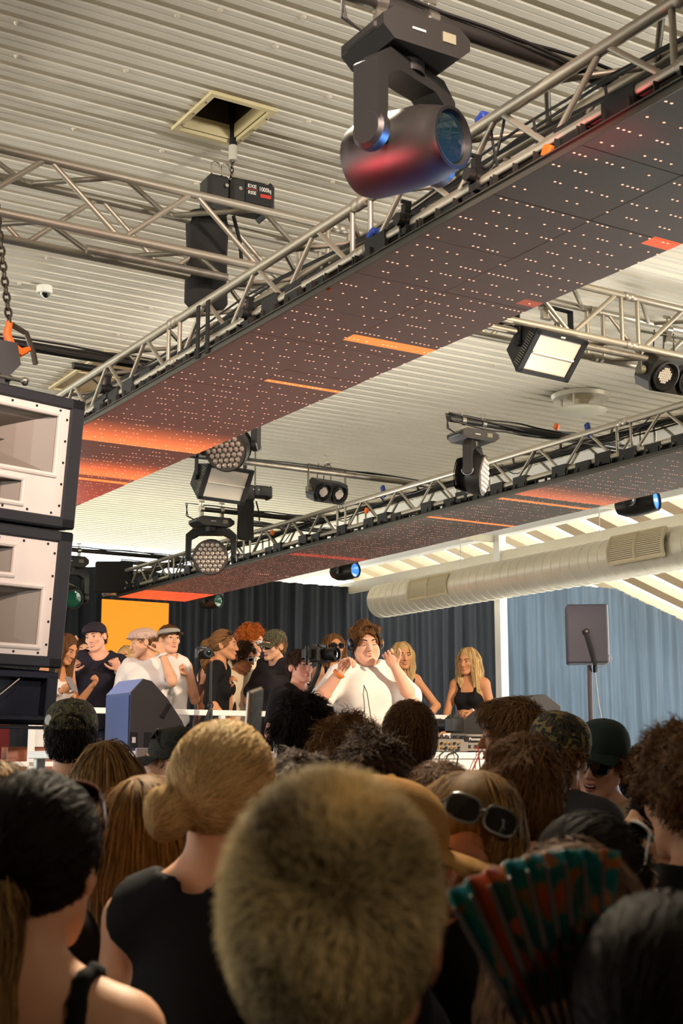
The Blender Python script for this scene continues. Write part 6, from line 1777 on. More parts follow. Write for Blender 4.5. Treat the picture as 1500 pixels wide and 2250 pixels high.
# ------------------------------------------------------------------ people on the stage
W_ = cloth('white_cotton', (238, 232, 226), 0.03); BLK = cloth('black_cotton', (26, 25, 27), 0.1); CHAR = cloth('faded_black_cotton', (44, 40, 42), 0.1); NAVY = cloth('navy_knit', (38, 36, 48), 0.1)
DEN = cloth('dark_denim', (38, 42, 56), 0.12); CREAM = cloth('cream_twill', (222, 204, 176), 0.05); TANK = cloth('navy_tank', (30, 34, 46), 0.1)
M_BAND = mat('white_paper_wristband', (226, 224, 226), 0.5); M_OBAND = mat('orange_wristband', (232, 126, 40), 0.5); M_GOLDC = mat('gold_chain', (206, 170, 96), 0.3, 0.9)
CAMO1 = camo('olive', [(52, 50, 34), (84, 80, 52), (40, 38, 28), (112, 100, 66), (66, 66, 46)], 26); CAMO2 = camo('autumn', [(46, 42, 32), (78, 70, 50), (34, 31, 25), (128, 112, 74), (160, 132, 72), (60, 56, 42)], 24)
PLAID = checks('pink_plaid', (212, 186, 172), (150, 116, 108), 26, True)
GL_D = mat('dark_sunglass_lens', (14, 14, 16), 0.08, coat=1.0); GL_F = mat('black_glasses_frame', (18, 18, 18), 0.3, coat=0.5); GL_W = mat('white_glasses_frame', (232, 230, 226), 0.3, coat=0.4)
GRP = None
LEGS = []
def necklace(p, m, r=0.072, drop=0.03):
    pts = [p.nb + p.L @ V3(r * math.sin(a), 0.012 + (r - 0.004) * math.cos(a) + 0.02 * (math.cos(a) > 0), 0.018 - drop * (0.5 + 0.5 * math.cos(a)) - 0.02 * math.cos(a)) for a in np.linspace(0, 2 * math.pi, 25)]
    MB().tube(pts, 0.0026, 5, False).build('necklace', m, p.root)

# DJ
p = Person('DJ in a white tee with headphones and closed eyes, both hands raised', 803, 1370, 8.95, ZD, 18, head=(-4, -9, 4), arms={'R': ((-.40, .60, -.55), (.60, .24, .78), 'loose', (0.5, 0.3, 0.4)), 'L': ((.38, .64, -.52), (-.46, .12, .90), 'loose', (-0.2, 0.8, 0.2))}, fat=1.17, skin=SK_PINK, h=0.006, eyes='closed')
p.top(W_, 'tee', hem=0.84, o=0.032, sl=0.96, neck=0.014, fold=0.004, seed=3)
p.bottoms(BLK); p.shoes(M_BLACK)
p.hair('mop', 'auburn', vol=0.010, n=2800, ln=0.075, lift=0.16, curl=0.25, seed=1)
sw = MB(); rgd = random.Random(5)
for q in (-1, 1):
    for k in range(16):
        j = rgd.uniform(0, 1); e = rgd.uniform(-.01, .01)
        sw.tube([(q * 0.010, 0.060 + .02 * j, 0.118), (q * (0.036 + .016 * j), 0.090 - .006 * j, 0.094), (q * (0.064 + 0.010 * j), 0.082 - 0.022 * j, 0.052), (q * (0.077 + 0.006 * j), 0.062 - 0.030 * j, 0.008 + e), (q * (0.082 + .008 * j), 0.050 - 0.030 * j, -0.032 + 2 * e)], [0.004, 0.006, 0.0055, 0.004, 0.001], 5)
fr_ = p.hmesh(sw, 'fringe_locks', HAIR['auburn'])
hp = MB(); hp.tube([(-0.098 * math.cos(a), -0.012, 0.0 + 0.136 * math.sin(a)) for a in np.linspace(0.05, math.pi - 0.05, 21)], 0.010, 8)
hb = p.hmesh(hp, 'headphones', M_BLACK)
for q in (-1, 1): MB().lathe((q * 0.092, -0.012, -0.004), (q, 0, 0), [(0.040, -0.012), (0.042, 0.0), (0.040, 0.016), (0.028, 0.024), (0.01, 0.025)], 22).build('ear_cup', mat('headphone_blue_black', (28, 38, 66), 0.3, coat=0.5), hb)
MB().tube([p.HF(0.09, 0.0, -0.05), p.HF(0.085, 0.05, -0.14), p.U(0.06, 0.20, 1.30), p.U(0.035, 0.21, 1.12), (0.05, 0.21, 1.0), (0.02, 0.22, 0.86)], 0.0028, 6).build('headphone_cable', M_CABLE, p.root)
p.band('R', M_OBAND, r=0.036); necklace(p, M_GOLDC, 0.082, 0.045)

# blonde women at the right
p = Person('blonde woman in a navy tank top with a hand on her hip, beside the DJ', 883, 1410, 11.42, ZR, 22, head=(-8, -4, 2), female=True, skin=SK_TAN, h=0.006, arms={'L': ((.62, .10, -.78), (-.55, .30, -.62), 'relax', (0, 0.5, 0)), 'R': ((-.2, .1, -1), (-.05, .3, -.9))})
p.top(TANK, 'tank', hem=0.97, o=0.007, low=0.02); p.bottoms(DEN, waist=0.99); p.shoes(M_BLACK)
p.hair('long', 'blond', vol=0.006, n=2200, ln=0.22, lift=0.03, long=0.30, grav=0.9, wild=0.10, steps=6, wdt=0.003, seed=2)
p = Person('blonde woman in a black crop top looking down at her hands, by the white post', 1027, 1422, 11.53, ZR, -26, head=(-6, -10, -3), female=True, skin=SK_TAN, h=0.006, arms={'L': ((.22, .10, -.95), (-.86, .45, .08), 'loose', (0, -0.2, -0.8)), 'R': ((-.30, .30, -.92), (-.05, .62, -.5), 'relax', (0, 0, -1))})
p.top(BLK, 'crop', hem=1.17, o=0.007, low=0.012); p.bottoms(DEN, waist=0.95); p.shoes(M_BLACK); p.band('L', M_BAND)
p.hair('long', 'blond', vol=0.006, n=2200, ln=0.24, lift=0.03, long=0.33, grav=0.9, wild=0.10, steps=6, wdt=0.003, seed=5)
# woman in dark shades behind the camera rig
p = Person('long haired woman in dark sunglasses standing behind the camera operator', 733, 1391, 11.65, ZR, 26, head=(-6, 4, 0), female=True, skin=SK_TAN, h=0.0065)
p.top(BLK, 'tank', hem=0.97, o=0.007); p.bottoms(DEN); p.shoes(M_BLACK); p.shades(GL_F, GL_D, 'eyes')
p.hair('long', 'auburn', vol=0.008, n=1800, ln=0.22, lift=0.03, long=0.34, grav=0.9, wild=0.10, steps=6, wdt=0.003, seed=8)
# camera operator
p = Person('dark haired camera operator in a black tee holding a camera rig', 660, 1427, 9.35, ZD, 40, head=(-4, 3, 0), skin=SK_PINK, h=0.0065, arms={'R': ((-.2, .35, -.9), (.60, .55, .35), 'grip', (0.6, -0.2, 0)), 'L': ((.45, .3, -.7), (.35, .35, .85), 'grip', (-0.6, 0, 0.2))})
p.top(BLK, 'tee', hem=0.90, o=0.02, seed=5); p.bottoms(BLK); p.shoes(M_BLACK); necklace(p, M_GOLDC, 0.08, 0.13)
p.hair('short', 'dark', vol=0.010, n=1600, ln=0.035, lift=0.4, seed=9, fringe=0.006)
q = at_d(703, 1458, 9.08)
t = stills_camera('cinema_camera', 'black camera on a handheld rig beside the DJ', (q.x, q.y, q.z), -YAW + R(52), 1.15)
MB().tube([(0, 0, 0.0), (0.0, 0.02, -0.06), (-0.02, 0.05, -0.14), (-0.05, 0.06, -0.2)], 0.016, 8).build('rig_handle', M_BLACKM, t)
MB().rbox((-0.10, 0.02, 0.05), (0.05, 0.05, 0.07), 0.012).tube([(-0.12, 0.0, 0.09), (-0.145, -0.02, 0.04), (-0.12, 0.0, -0.01)], 0.012, 6).build('side_grip', M_BLACKM, t)
# laughing man in a camo cap
p = Person('laughing man in a camouflage cap and faded black tee', 601, 1380, 10.89, ZR, -48, head=(4, -4, -6), lean=(8, -4), skin=SK_FAIR, h=0.006, mouth='open', hat_h=0.012, arms={'L': ((.52, .12, -.78), (-.28, .30, .92), 'flat', (-0.8, 0.2, 0)), 'R': ((-.42, .20, -.90), (.80, .60, -.12), 'point', (0.2, -0.4, -0.8))})
p.top(CHAR, 'tee', hem=0.86, o=0.032, sl=0.88, seed=7, fold=0.005); p.bottoms(BLK); p.shoes(M_BLACK); p.cap(CAMO1, tilt=2); p.shades(GL_F, GL_D, 'eyes'); p.band('R', M_BAND)
p.hair('short', 'lightbrown', vol=0.006, n=900, ln=0.05, lift=0.2, hatcut=0.045, seed=11)
# curly ginger with white glasses
p = Person('person with curly ginger hair and white sunglasses in a cream jacket', 553, 1376, 12.06, ZR, 66, head=(0, -7, 0), lean=(4, 2), skin=SK_FAIR, h=0.006, mouth='smile', arms={'R': ((.05, .30, -.95), (.25, .40, .85), 'loose', (0.8, 0, 0)), 'L': ((.3, -.1, -.9), (.2, .0, -1))})
p.top(CREAM, 'long', hem=0.86, o=0.024, seed=4); p.bottoms(DEN); p.shoes(M_BLACK); p.shades(GL_W, GL_D, 'eyes', hgt=0.014)
p.hair('curly', 'ginger', vol=0.018, n=1900, ln=0.03, lift=0.8, curl=1.0, seed=12, wild=0.9)
# half hidden person
p = Person('dark haired person in white sunglasses half hidden behind the ponytail woman', 535, 1412, 11.13, ZR, 52, head=(10, -14, 0), skin=SK_TAN, h=0.008, lean=(4, 6), arms={'R': ((0.1, .3, -.9), (.1, .5, .75), 'loose', (0.5, 0, 0))})
p.top(CREAM, 'tee', hem=0.88, o=0.02); p.bottoms(DEN); p.shoes(M_BLACK); p.shades(GL_W, GL_D, 'eyes'); p.hair('mop', 'dark', vol=0.01, n=1000, ln=0.05, lift=0.4, seed=13)
# ponytail woman in black
p = Person('woman in a black top with a ponytail, her hand on the white rail', 494, 1384, 10.85, ZR, 82, head=(0, 3, 0), lean=(6, 3), female=True, skin=SK_TAN, h=0.006, arms={'R': ((-.10, .50, -.86), (.62, .55, -.62), 'loose', (0, 0.1, -1)), 'L': ((.2, -.1, -.9), (.1, -.1, -1))})
p.top(BLK, 'half', hem=0.97, o=0.012, seed=9); p.bottoms(camo('brown_print', [(70, 60, 46), (120, 104, 80), (48, 42, 34), (90, 78, 60)], 12), waist=0.99); p.shoes(M_BLACK); p.shades(GL_F, GL_D, 'head'); p.band('R', M_BAND, at=0.03)
p.hair('pony', 'lightbrown', vol=0.004, n=1500, ln=0.12, lift=0.02, grav=0.15, whorl=(0, 0.10, 0.06), wild=0.12, steps=5, seed=14, tail=[(0, -0.10, 0.03, 0.026), (0, -0.150, 0.0, 0.034), (0, -0.165, -0.08, 0.036), (0, -0.150, -0.16, 0.028), (0, -0.14, -0.22, 0.008)])
# tan woman behind the column
p = Person('person in a brown top behind the tripod column, only arm and back seen', 468, 1402, 12.00, ZR, 120, head=(0, 0, 0), female=True, skin=SK_TAN, h=0.008, detail=False, arms={'R': ((-.45, .3, -.9), (.1, .3, -1)), 'L': ((.2, 0, -1), (0, 0, -1))})
p.top(cloth('brown_top', (96, 66, 54)), 'tank', hem=0.95); p.bottoms(DEN); p.shoes(M_BLACK); p.hair('pony', 'brown', vol=0.004, n=700, ln=0.08, lift=0.05)
# man with a visor
p = Person('man in a sleeveless white shirt with a visor and sports glasses on his forehead', 373, 1372, 11.65, ZR, 36, head=(-4, 4, 0), skin=SK_FAIR, h=0.006, arms={'L': ((.30, .12, -.95), (-.22, .50, .72), 'fist', (-0.9, 0.2, 0)), 'R': ((-.2, -.1, -1), (0, .1, -1))})
p.top(W_, 'sleeveless', hem=0.84, o=0.022, seed=10); p.bottoms(BLK); p.shoes(M_BLACK)
p.hair('short', 'auburn', vol=0.008, n=1200, ln=0.04, lift=0.3, seed=15)
v_ = MB(); n = 26; vs = []; fs = []
for j, (zz, e) in enumerate(((0.040, 0.004), (0.075, 0.0))):
    for k in range(n + 1):
        a = R(-100 + 200 * k / n); vs.append(((0.090 + e) * math.sin(a), -0.016 + (0.110 + e) * math.cos(a), zz + 0.01 * math.cos(a)))
for k in range(n): fs.append((k, k + 1, n + 2 + k, n + 1 + k))
hb = p.hmesh(v_.add(vs, fs), 'visor_band', mat('visor_grey', (150, 146, 138), 0.5))
vb = MB(); vs = []; fs = []
for j in range(4):
    for k in range(13):
        a = R(-60 + 120 * k / 12); ext = 0.085 * j / 3 * (1 - 0.3 * abs(k / 6 - 1) ** 2)
        x = 0.092 * math.sin(a); vs.append((x, -0.014 + 0.112 * math.cos(a) + ext, 0.052 - 0.010 * j / 3 - 2.2 * x * x * (.4 + .6 * j / 3)))
for j in range(3):
    for k in range(12): fs.append((j * 13 + k, j * 13 + k + 1, (j + 1) * 13 + k + 1, (j + 1) * 13 + k)[::-1])
vb.add(vs, fs).build('visor_brim', mat('visor_dark', (70, 66, 62), 0.4), hb)
# plaid flat cap man
p = Person('man in a white tee with green print and plaid flat cap, hand at ear', 316, 1377, 11.07, ZR, -8, head=(-64, -3, 4), lean=(3, 4), skin=SK_FAIR, h=0.006, hat_h=0.006, arms={'L': ((.20, .85, -.45), (-.36, -.12, .93), 'loose', (-0.6, -0.5, 0.3)), 'R': ((-.36, .1, -.93), (.1, .3, -.9))})
sh = p.top(W_, 'tee', hem=0.84, o=0.034, sl=0.72, seed=11, fold=0.0045); p.bottoms(DEN); p.shoes(M_BLACK); p.flat_cap(PLAID); p.band('L', M_BAND)
p.hair('short', 'brown', vol=0.003, n=900, ln=0.025, lift=0.25, hatcut=0.05, seed=16)
M_PR1 = mat('shirt_print_green', (142, 160, 58), 0.8); M_PR2 = mat('shirt_print_tan', (176, 138, 84), 0.8)
_co = np.array([v.co for v in sh.data.vertices]); _c0 = p.U(0.0, 0.17, 1.20)
_w = _co[(np.abs(_co[:, 0] - _c0[0]) < 0.1) & (np.abs(_co[:, 2] - _c0[2]) < 0.07)]
pr = MB(); yv = 0.17 + (_w[:, 1].max() - _c0[1]) - 0.001
def gp(poly, mi): pr.mat(mi).prism(poly, p.U(0.0, yv, 1.20), p.L @ V3(1, 0, 0), p.L @ V3(0, 0, 1), p.L @ V3(0, 0.004, 0))
gp([(-0.055, 0.030), (-0.050, 0.052), (0.030, 0.040), (0.034, 0.012), (-0.01, 0.010), (-0.02, 0.026)], 0)
gp([(-0.105, 0.052), (-0.100, 0.066), (-0.048, 0.054), (-0.052, 0.036)], 1)
gp([(0.030, 0.040), (0.052, 0.030), (0.082, -0.040), (0.056, -0.052), (0.034, 0.012)], 1)
gp([(-0.012, 0.012), (0.0, 0.012), (0.020, -0.012), (0.034, 0.008), (0.034, -0.002), (0.018, -0.022), (-0.008, -0.012)], 0)
pr.build('shirt_print', [M_PR1, M_PR2], sh, 0)
# dark flat cap man
p = Person('man in a navy tee and dark flat cap, hands at his collar', 211, 1364, 11.88, ZR, 6, head=(-22, -8, 8), skin=SK_PINK, h=0.006, hat_h=0.006, mouth='smile', arms={'R': ((-.30, .25, -.85), (.34, .50, .72), 'fist', (0.4, -0.5, 0)), 'L': ((.30, .25, -.85), (-.26, .50, .76), 'fist', (-0.4, -0.5, 0))})
p.top(NAVY, 'tee', hem=0.86, o=0.024, sl=0.8, seed=12, low=0.02); p.bottoms(DEN); p.shoes(M_BLACK); p.flat_cap(cloth('dark_wool', (44, 36, 46), 0.1)); p.band('L', M_BAND)
p.hair('short', 'dark', vol=0.003, n=700, ln=0.02, lift=0.2, hatcut=0.05, seed=17)
# small face between
p = Person('fair haired person peeping between the two flat cap men', 277, 1418, 13.05, ZR, -20, head=(6, 2, 0), female=True, skin=SK_TAN, h=0.008)
p.top(CREAM, 'tee', hem=0.9, h=0.016); p.bottoms(DEN); p.shoes(M_BLACK); p.hair('pony', 'blond', vol=0.004, n=700, ln=0.08, lift=0.04, seed=18)
# phone girl
p = Person('girl with long brown hair in a white top looking at her phone', 146, 1392, 11.18, ZR, 60, head=(0, -20, 0), lean=(6, 0), female=True, skin=SK_TAN, h=0.0065, arms={'R': ((-.05, .35, -.9), (.62, .35, .30), 'grip', (0.3, -0.5, 0.4)), 'L': ((.25, .05, -.9), (.40, .30, .45), 'grip', (0, 0.5, 0.5))})
p.top(W_, 'tank', hem=0.99, o=0.010, low=0.01); p.bottoms(W_); p.shoes(M_BLACK); p.band('R', M_BAND)
p.hair('long', 'brown', vol=0.007, n=2200, ln=0.24, lift=0.03, long=0.36, grav=0.9, wild=0.10, steps=6, wdt=0.003, seed=19)
w = p.world(p.arm['R']['tip'])
t = thing('phone', 'phone held by the girl in the white top', 'phone', w, (R(35), 0, p.yaw))
MB().rbox((0, 0, 0), (0.07, 0.012, 0.145), 0.006).build('phone_case', mat('phone_silver', (150, 150, 156), 0.3, 0.3), t); MB().box((0, -0.0065, 0), (0.062, 0.001, 0.132)).build('phone_screen', mat('phone_glass', (30, 34, 42), 0.1), t, 0)
# raised arms behind
p = Person('person at the back with an arm bent behind the head, mostly hidden', 186, 1402, 13.63, ZR, 10, head=(0, 0, 0), skin=SK_FAIR, h=0.009, arms={'R': ((-.55, 0, .55), (.75, -.1, .35), 'fist', (0, -1, 0)), 'L': ((.2, .1, -1), (.1, .1, -1))})
p.top(BLK, 'tee', hem=0.9, h=0.016); p.bottoms(DEN); p.shoes(M_BLACK); p.hair('short', 'dark', n=700, ln=0.04)
# ------------------------------------------------------------------ the crowd on the floor
K_BLACK = cloth('plain_black', (20, 19, 20), 0.08); K_GREY = cloth('charcoal_grey', (62, 58, 60), 0.08); K_BEIGE = cloth('beige_shirt', (188, 164, 132), 0.06); K_PINK = cloth('dusty_pink', (206, 150, 132), 0.06)
K_TAN = mat('cloth_tan_fleece', (176, 132, 78), 0.95, 0, 0.9, 260, 0.12, 40, 0.1); K_CHECK = checks('blue_gingham', (206, 208, 214), (70, 80, 104), 46)
AWAY = 180
def crowd(label, px, top, d, hair=None, topargs=None, phi=AWAY, h=0.012, skin=SK_FAIR, female=False, detail=False, head=(0, 0, 0), lean=(0, 0), arms=None, **kw):
    p = Person(label, px, top, d, 0.0, phi, head=head, lean=lean, arms=arms, female=female, skin=skin, h=h, detail=detail, group=None, **kw)
    m, k = (topargs or (K_BLACK, {}))
    kk = dict(kind='tee', hem=0.88, o=0.018, h=0.016, fold=0.003); kk.update(k)
    p.top(m, **kk); p.bottoms(DEN); p.shoes(M_BLACK)
    if hair: p.hair(**hair)
    return p
# the cropped bleached head right in front of the lens
p = crowd('person with cropped bleached blond hair, closest to the lens', 736, 1714, 1.10, None, (K_BLACK, dict(h=0.012)), phi=172, h=0.008, skin=SK_DEEP, head=(0, -2, 0))
p.hair('short', 'platinum', vol=0.005, n=13000, ln=0.026, lift=0.75, wdt=0.0007, h=0.006, seed=31, whorl=(0.012, -0.108, 0.035), grav=0.1, wild=0.8, steps=4, tip=1.0, patch=0.38, fade=True)
# blonde with a bun
p = crowd('blonde woman with a low side bun and bare neck in a black top', 494, 1592, 2.45, None, (K_BLACK, dict(kind='sleeveless', o=0.016, h=0.010, neck=0.026, hem=0.9)), phi=168, h=0.009, female=True, skin=SK_FAIR, head=(-8, 2, 8))
p.hair('bun', 'blond', vol=0.006, n=6500, ln=0.11, lift=0.05, wdt=0.0010, h=0.007, seed=32, patch=0.2, whorl=(0.0, 0.10, 0.07), grav=0.12, wild=0.16, steps=6, tail=[(-0.040, -0.095, -0.012, 0.018), (-0.054, -0.112, -0.018, 0.025), (-0.050, -0.112, -0.040, 0.023), (-0.034, -0.100, -0.040, 0.016)])
# dark ponytail woman
p = crowd('woman with a long dark ponytail and tortoiseshell sunglasses on her head', 92, 1706, 1.85, None, (K_BLACK, dict(kind='tank', o=0.008, h=0.011, low=0.02)), phi=176, h=0.009, female=True, skin=SK_FAIR, head=(-6, 0, 0))
p.hair('pony', 'black', vol=0.006, n=4500, ln=0.13, lift=0.03, wdt=0.0012, h=0.007, seed=33, grav=0.12, whorl=(0, 0.12, 0.05), wild=0.12, steps=6, tail=[(0.01, -0.10, -0.01, 0.030)])
tl = [(0.0, -0.118, -0.030, 0.026), (-0.005, -0.145, -0.07, 0.034), (-0.02, -0.150, -0.18, 0.042), (-0.03, -0.14, -0.30, 0.040), (-0.04, -0.135, -0.42, 0.024)]
p.hair('pony', 'streaked', vol=-0.02, n=3500, ln=0.22, lift=0.02, wdt=0.0013, h=0.008, seed=34, grav=0.95, wild=0.08, steps=6, tail=tl)
p.shades(mat('tortoiseshell_frame', (110, 44, 16), 0.2, 0, 0, 200, 0.5, 60, coat=0.6), mat('brown_lens', (60, 26, 12), 0.08, coat=1.0), 'head', w=1.08)
# long haired women on the left
p = crowd('woman with long straight brown hair over bare shoulders, behind the ponytail woman', 318, 1704, 2.8, None, (K_BLACK, dict(kind='strapless', o=0.008)), phi=176, female=True)
p.hair('long', 'streaked', vol=0.008, n=4500, ln=0.34, lift=0.02, long=0.42, grav=0.9, wild=0.08, steps=8, wdt=0.0016, h=0.009, seed=35)
p = crowd('woman with blonde highlighted hair in front of the camouflage cap man', 240, 1626, 4.2, None, (K_BLACK, {}), phi=178, female=True)
p.hair('long', 'streaked', vol=0.006, n=3600, ln=0.30, lift=0.02, long=0.34, grav=0.75, wild=0.08, steps=8, wdt=0.0022, h=0.009, seed=36, streak=1.0)
p = crowd('woman with long fair hair at the far left edge', -5, 1668, 2.6, None, (K_BLACK, {}), phi=185, female=True)
p.hair('long', 'streaked', vol=0.006, n=2600, ln=0.30, lift=0.02, long=0.36, grav=0.9, wild=0.08, steps=8, wdt=0.002, h=0.009, seed=37)
# backwards camo cap man
p = crowd('man in a backwards camouflage cap and gingham shirt', 159, 1534, 5.0, dict(style='short', col='black', vol=0.004, n=1800, ln=0.03, lift=0.2, hatcut=0.075, seed=39), (K_CHECK, dict(o=0.016)), phi=188, hat_h=0.008, head=(0, -3, 0))
c = p.cap(CAMO1, back=True, brim=False, big=1.04)
bk = MB(); bk.tube([(0.062 * math.sin(a), 0.094 + 0.012 * math.cos(a), 0.036 + 0.040 * max(0, math.cos(a * 1.0))) for a in np.linspace(-1.5, 1.5, 13)], 0.006, 6).build('cap_strap', CAMO1, c)
MB().lathe((0.07, 0.066, 0.055), (0.75, 0.66, 0.1), [(0.017, 0), (0.017, 0.003), (0.01, 0.004)], 16).build('cap_badge', M_PRINT, c)
# dark cap facing left with sunglasses on it
p = crowd('man in a dark cap turned left with round sunglasses on the peak', 385, 1592, 4.7, dict(style='short', col='brown', vol=0.002, n=1000, ln=0.02, lift=0.2, hatcut=0.05, seed=40), (K_BLACK, {}), phi=-98, hat_h=0.008, detail=True, h=0.009)
p.cap(camo('dark', [(30, 30, 24), (44, 42, 34), (24, 24, 20), (56, 52, 42)], 22)); p.shades(GL_F, mat('rose_lens', (90, 46, 38), 0.1, coat=1.0), 'head', w=0.92)
# heads in the middle
crowd('man with thick black wavy hair, left of the DJ', 664, 1536, 5.0, dict(style='mop', col='black', vol=0.012, n=3200, ln=0.045, lift=0.55, seed=41, wild=0.5, wdt=0.0016), (K_BLACK, {}), phi=176)
crowd('person with bushy golden brown hair below the DJ', 760, 1582, 4.5, dict(style='mop', col='auburn', vol=0.013, n=3600, ln=0.06, lift=0.5, curl=0.5, seed=42, wild=0.7, wdt=0.0016), (K_BLACK, {}), phi=182)
p = crowd('person with dark curly hair just behind the tan fuzzy cap', 822, 1628, 3.5, dict(style='mop', col='dark', vol=0.016, n=3600, ln=0.05, lift=0.5, curl=0.6, seed=43, wild=0.7, wdt=0.0016), (K_BLACK, {}), phi=172)
p = crowd('man with neat brown hair and a dusty pink shirt, right of the DJ', 898, 1546, 5.15, dict(style='short', col='brown', vol=0.012, n=3200, ln=0.045, lift=0.22, seed=44, wild=0.3, wdt=0.0015), (K_PINK, dict(neck=0.01)), phi=186, h=0.010)
crowd('person with brown hair seen between the pink shirt man and the sunglasses woman', 968, 1680, 3.05, dict(style='short', col='brown', vol=0.012, n=2400, ln=0.04, lift=0.3, seed=45, wdt=0.0015), (K_BLACK, {}), phi=180)
p = crowd('person with dark brown hair below the black haired man, phone arm raised', 655, 1664, 3.05, dict(style='mop', col='dark', vol=0.012, n=2400, ln=0.05, lift=0.3, seed=46, wdt=0.0015), (K_BLACK, {}), phi=178, arms={'L': ((-.45, -.5, -.35), (-.15, -.35, .9), 'grip', (0.6, 0.5, 0)), 'R': ((.1, 0, -1), (0, 0, -1))})
w = at_d(556, 1580, 2.95)
t = thing('phone', 'big phone held up over the blonde bun', 'phone', w, (R(10), R(-12), -YAW + R(66)))
t.scale = (0.8, 0.8, 0.8)
MB().rbox((0, 0, 0), (0.080, 0.012, 0.165), 0.006).build('phone_case', mat('phone_bronze', (200, 190, 176), 0.3, 0.5), t)
MB().box((0, -0.0066, 0), (0.073, 0.001, 0.155)).build('phone_screen', mat('phone_dim_picture', (66, 50, 40), 0.12, 0, 0, 200, 0.6, 40), t, 0)
MB().rbox((0.022, 0.008, 0.055), (0.03, 0.006, 0.035), 0.004).build('phone_cameras', M_BLACKM, t)
# faces and heads on the right
p = crowd('man with swept fair hair in profile, red light on his face, hand by his ear', 1122, 1538, 5.2, dict(style='short', col='lightbrown', vol=0.012, n=3000, ln=0.05, lift=0.35, fringe=0.008, seed=47, wild=0.4, wdt=0.0016), (K_BLACK, {}), phi=-97, detail=True, h=0.007, arms={'L': ((.3, .2, -.8), (.2, .1, .9)), 'R': ((.34, .40, -.55), (.02, .10, .95), 'loose', (0.3, -0.6, 0))})
p = crowd('man in a backwards camouflage cap with curly hair and grey tee', 1226, 1562, 4.5, dict(style='curly', col='lightbrown', vol=0.006, n=2200, ln=0.04, lift=0.6, curl=0.8, hatcut=0.02, seed=48, wdt=0.0016), (K_GREY, dict(o=0.02)), phi=150, hat_h=0.008, head=(-14, -8, 10), h=0.009)
c = p.cap(CAMO2, back=True, big=1.05, tilt=4)
crowd('person with shaggy brown hair in front of the camouflage cap man', 1150, 1636, 3.2, dict(style='mop', col='brown', vol=0.010, n=4200, ln=0.09, lift=0.12, seed=49, wild=0.25, grav=0.5, wdt=0.0015, steps=5), (K_GREY, {}), phi=176)
p = crowd('grinning man in a dark green cap and black wraparound glasses', 1316, 1586, 4.8, dict(style='curly', col='lightbrown', vol=0.010, n=1800, ln=0.04, lift=0.6, curl=0.7, hatcut=0.03, seed=50, wdt=0.0018), (K_BEIGE, dict(o=0.018, neck=0.03)), phi=-32, head=(0, -9, -8), detail=True, mouth='open', h=0.006, skin=SK_PINK, hat_h=0.010)
p.cap(cloth('bottle_green_cap', (48, 60, 54), 0.1), big=1.03, bl=0.05, lift=0.014); p.shades(GL_F, GL_D, 'eyes', hgt=0.022)
MB().tube([p.U(0.12, -0.08, 1.47), p.U(0.10, 0.03, 1.475), p.U(0.05, 0.13, 1.36), p.U(-0.05, 0.15, 1.2)], 0.022, 8).build('camera_strap', K_BLACK, p.root)
crowd('person with dark swept back hair behind the green cap man', 1408, 1640, 5.4, dict(style='short', col='black', vol=0.006, n=1800, ln=0.06, lift=0.1, seed=51, wdt=0.0015), (K_BLACK, {}), phi=160)
p = crowd('person with short curly brown hair at the right edge', 1512, 1608, 2.6, dict(style='curly', col='brown', vol=0.018, n=3400, ln=0.03, lift=0.7, curl=0.8, seed=52, wild=0.8, wdt=0.0014), (K_BLACK, {}), phi=200, h=0.009)
p = crowd('woman in profile facing left with dark tied hair and an earring', 1446, 1722, 3.3, None, (K_BLACK, {}), phi=-74, female=True, detail=True, h=0.006, head=(0, -4, 0), skin=SK_FAIR)
p.hair('pony', 'black', vol=0.004, n=2200, ln=0.10, lift=0.03, grav=0.15, whorl=(0, 0.10, 0.06), wild=0.12, seed=53, wdt=0.0015, tail=[(0, -0.10, 0.02, 0.025), (0, -0.13, 0.01, 0.03)])
MB().ell(p.HF(-0.083, -0.008, -0.044), (0.004, 0.004, 0.005), None, 8, 6).build('earring', M_CHROME, p.root)
# woman with the wraparound shades on her head
p = crowd('woman with wraparound sunglasses on her brown streaked hair, face turned down', 1020, 1696, 2.5, None, (K_BLACK, {}), phi=-8, female=True, detail=True, h=0.007, head=(0, -24, -16), skin=SK_DEEP, lean=(6, -6))
p.hair('long', 'streaked', vol=0.008, n=4600, ln=0.30, lift=0.02, long=0.34, grav=0.85, wild=0.08, steps=8, wdt=0.0014, h=0.008, seed=54)
p.shades(mat('pewter_frame', (120, 120, 116), 0.3, 0.5), mat('smoked_lens', (40, 38, 36), 0.06, coat=1.0), 'head', w=1.05, hgt=0.024)
p = crowd('woman with dark hair and white framed glasses on her head, turned right', 1318, 1796, 2.15, None, (K_BLACK, {}), phi=118, female=True, detail=True, h=0.008)
p.hair('pony', 'black', vol=0.008, n=3000, ln=0.12, lift=0.03, grav=0.2, whorl=(0, 0.10, 0.06), wild=0.12, seed=55, wdt=0.0012); p.shades(GL_W, GL_D, 'head')
p = crowd('woman with wavy dark brown hair right behind the fan', 1265, 1856, 1.72, None, (K_BLACK, {}), phi=150, female=True)
p.hair('long', 'brown', vol=0.010, n=4200, ln=0.26, lift=0.05, long=0.34, grav=0.8, wild=0.16, curl=0.3, steps=8, wdt=0.0012, h=0.009, seed=56)
p = crowd('woman with dark hair at the lower right, only ear and hair seen', 1475, 1985, 1.28, None, (K_BLACK, {}), phi=150, female=True, h=0.009, skin=SK_FAIR)
p.hair('pony', 'black', vol=0.010, n=5000, ln=0.13, lift=0.04, grav=0.2, whorl=(0, 0.11, 0.06), wild=0.14, seed=57, wdt=0.0009, h=0.007)
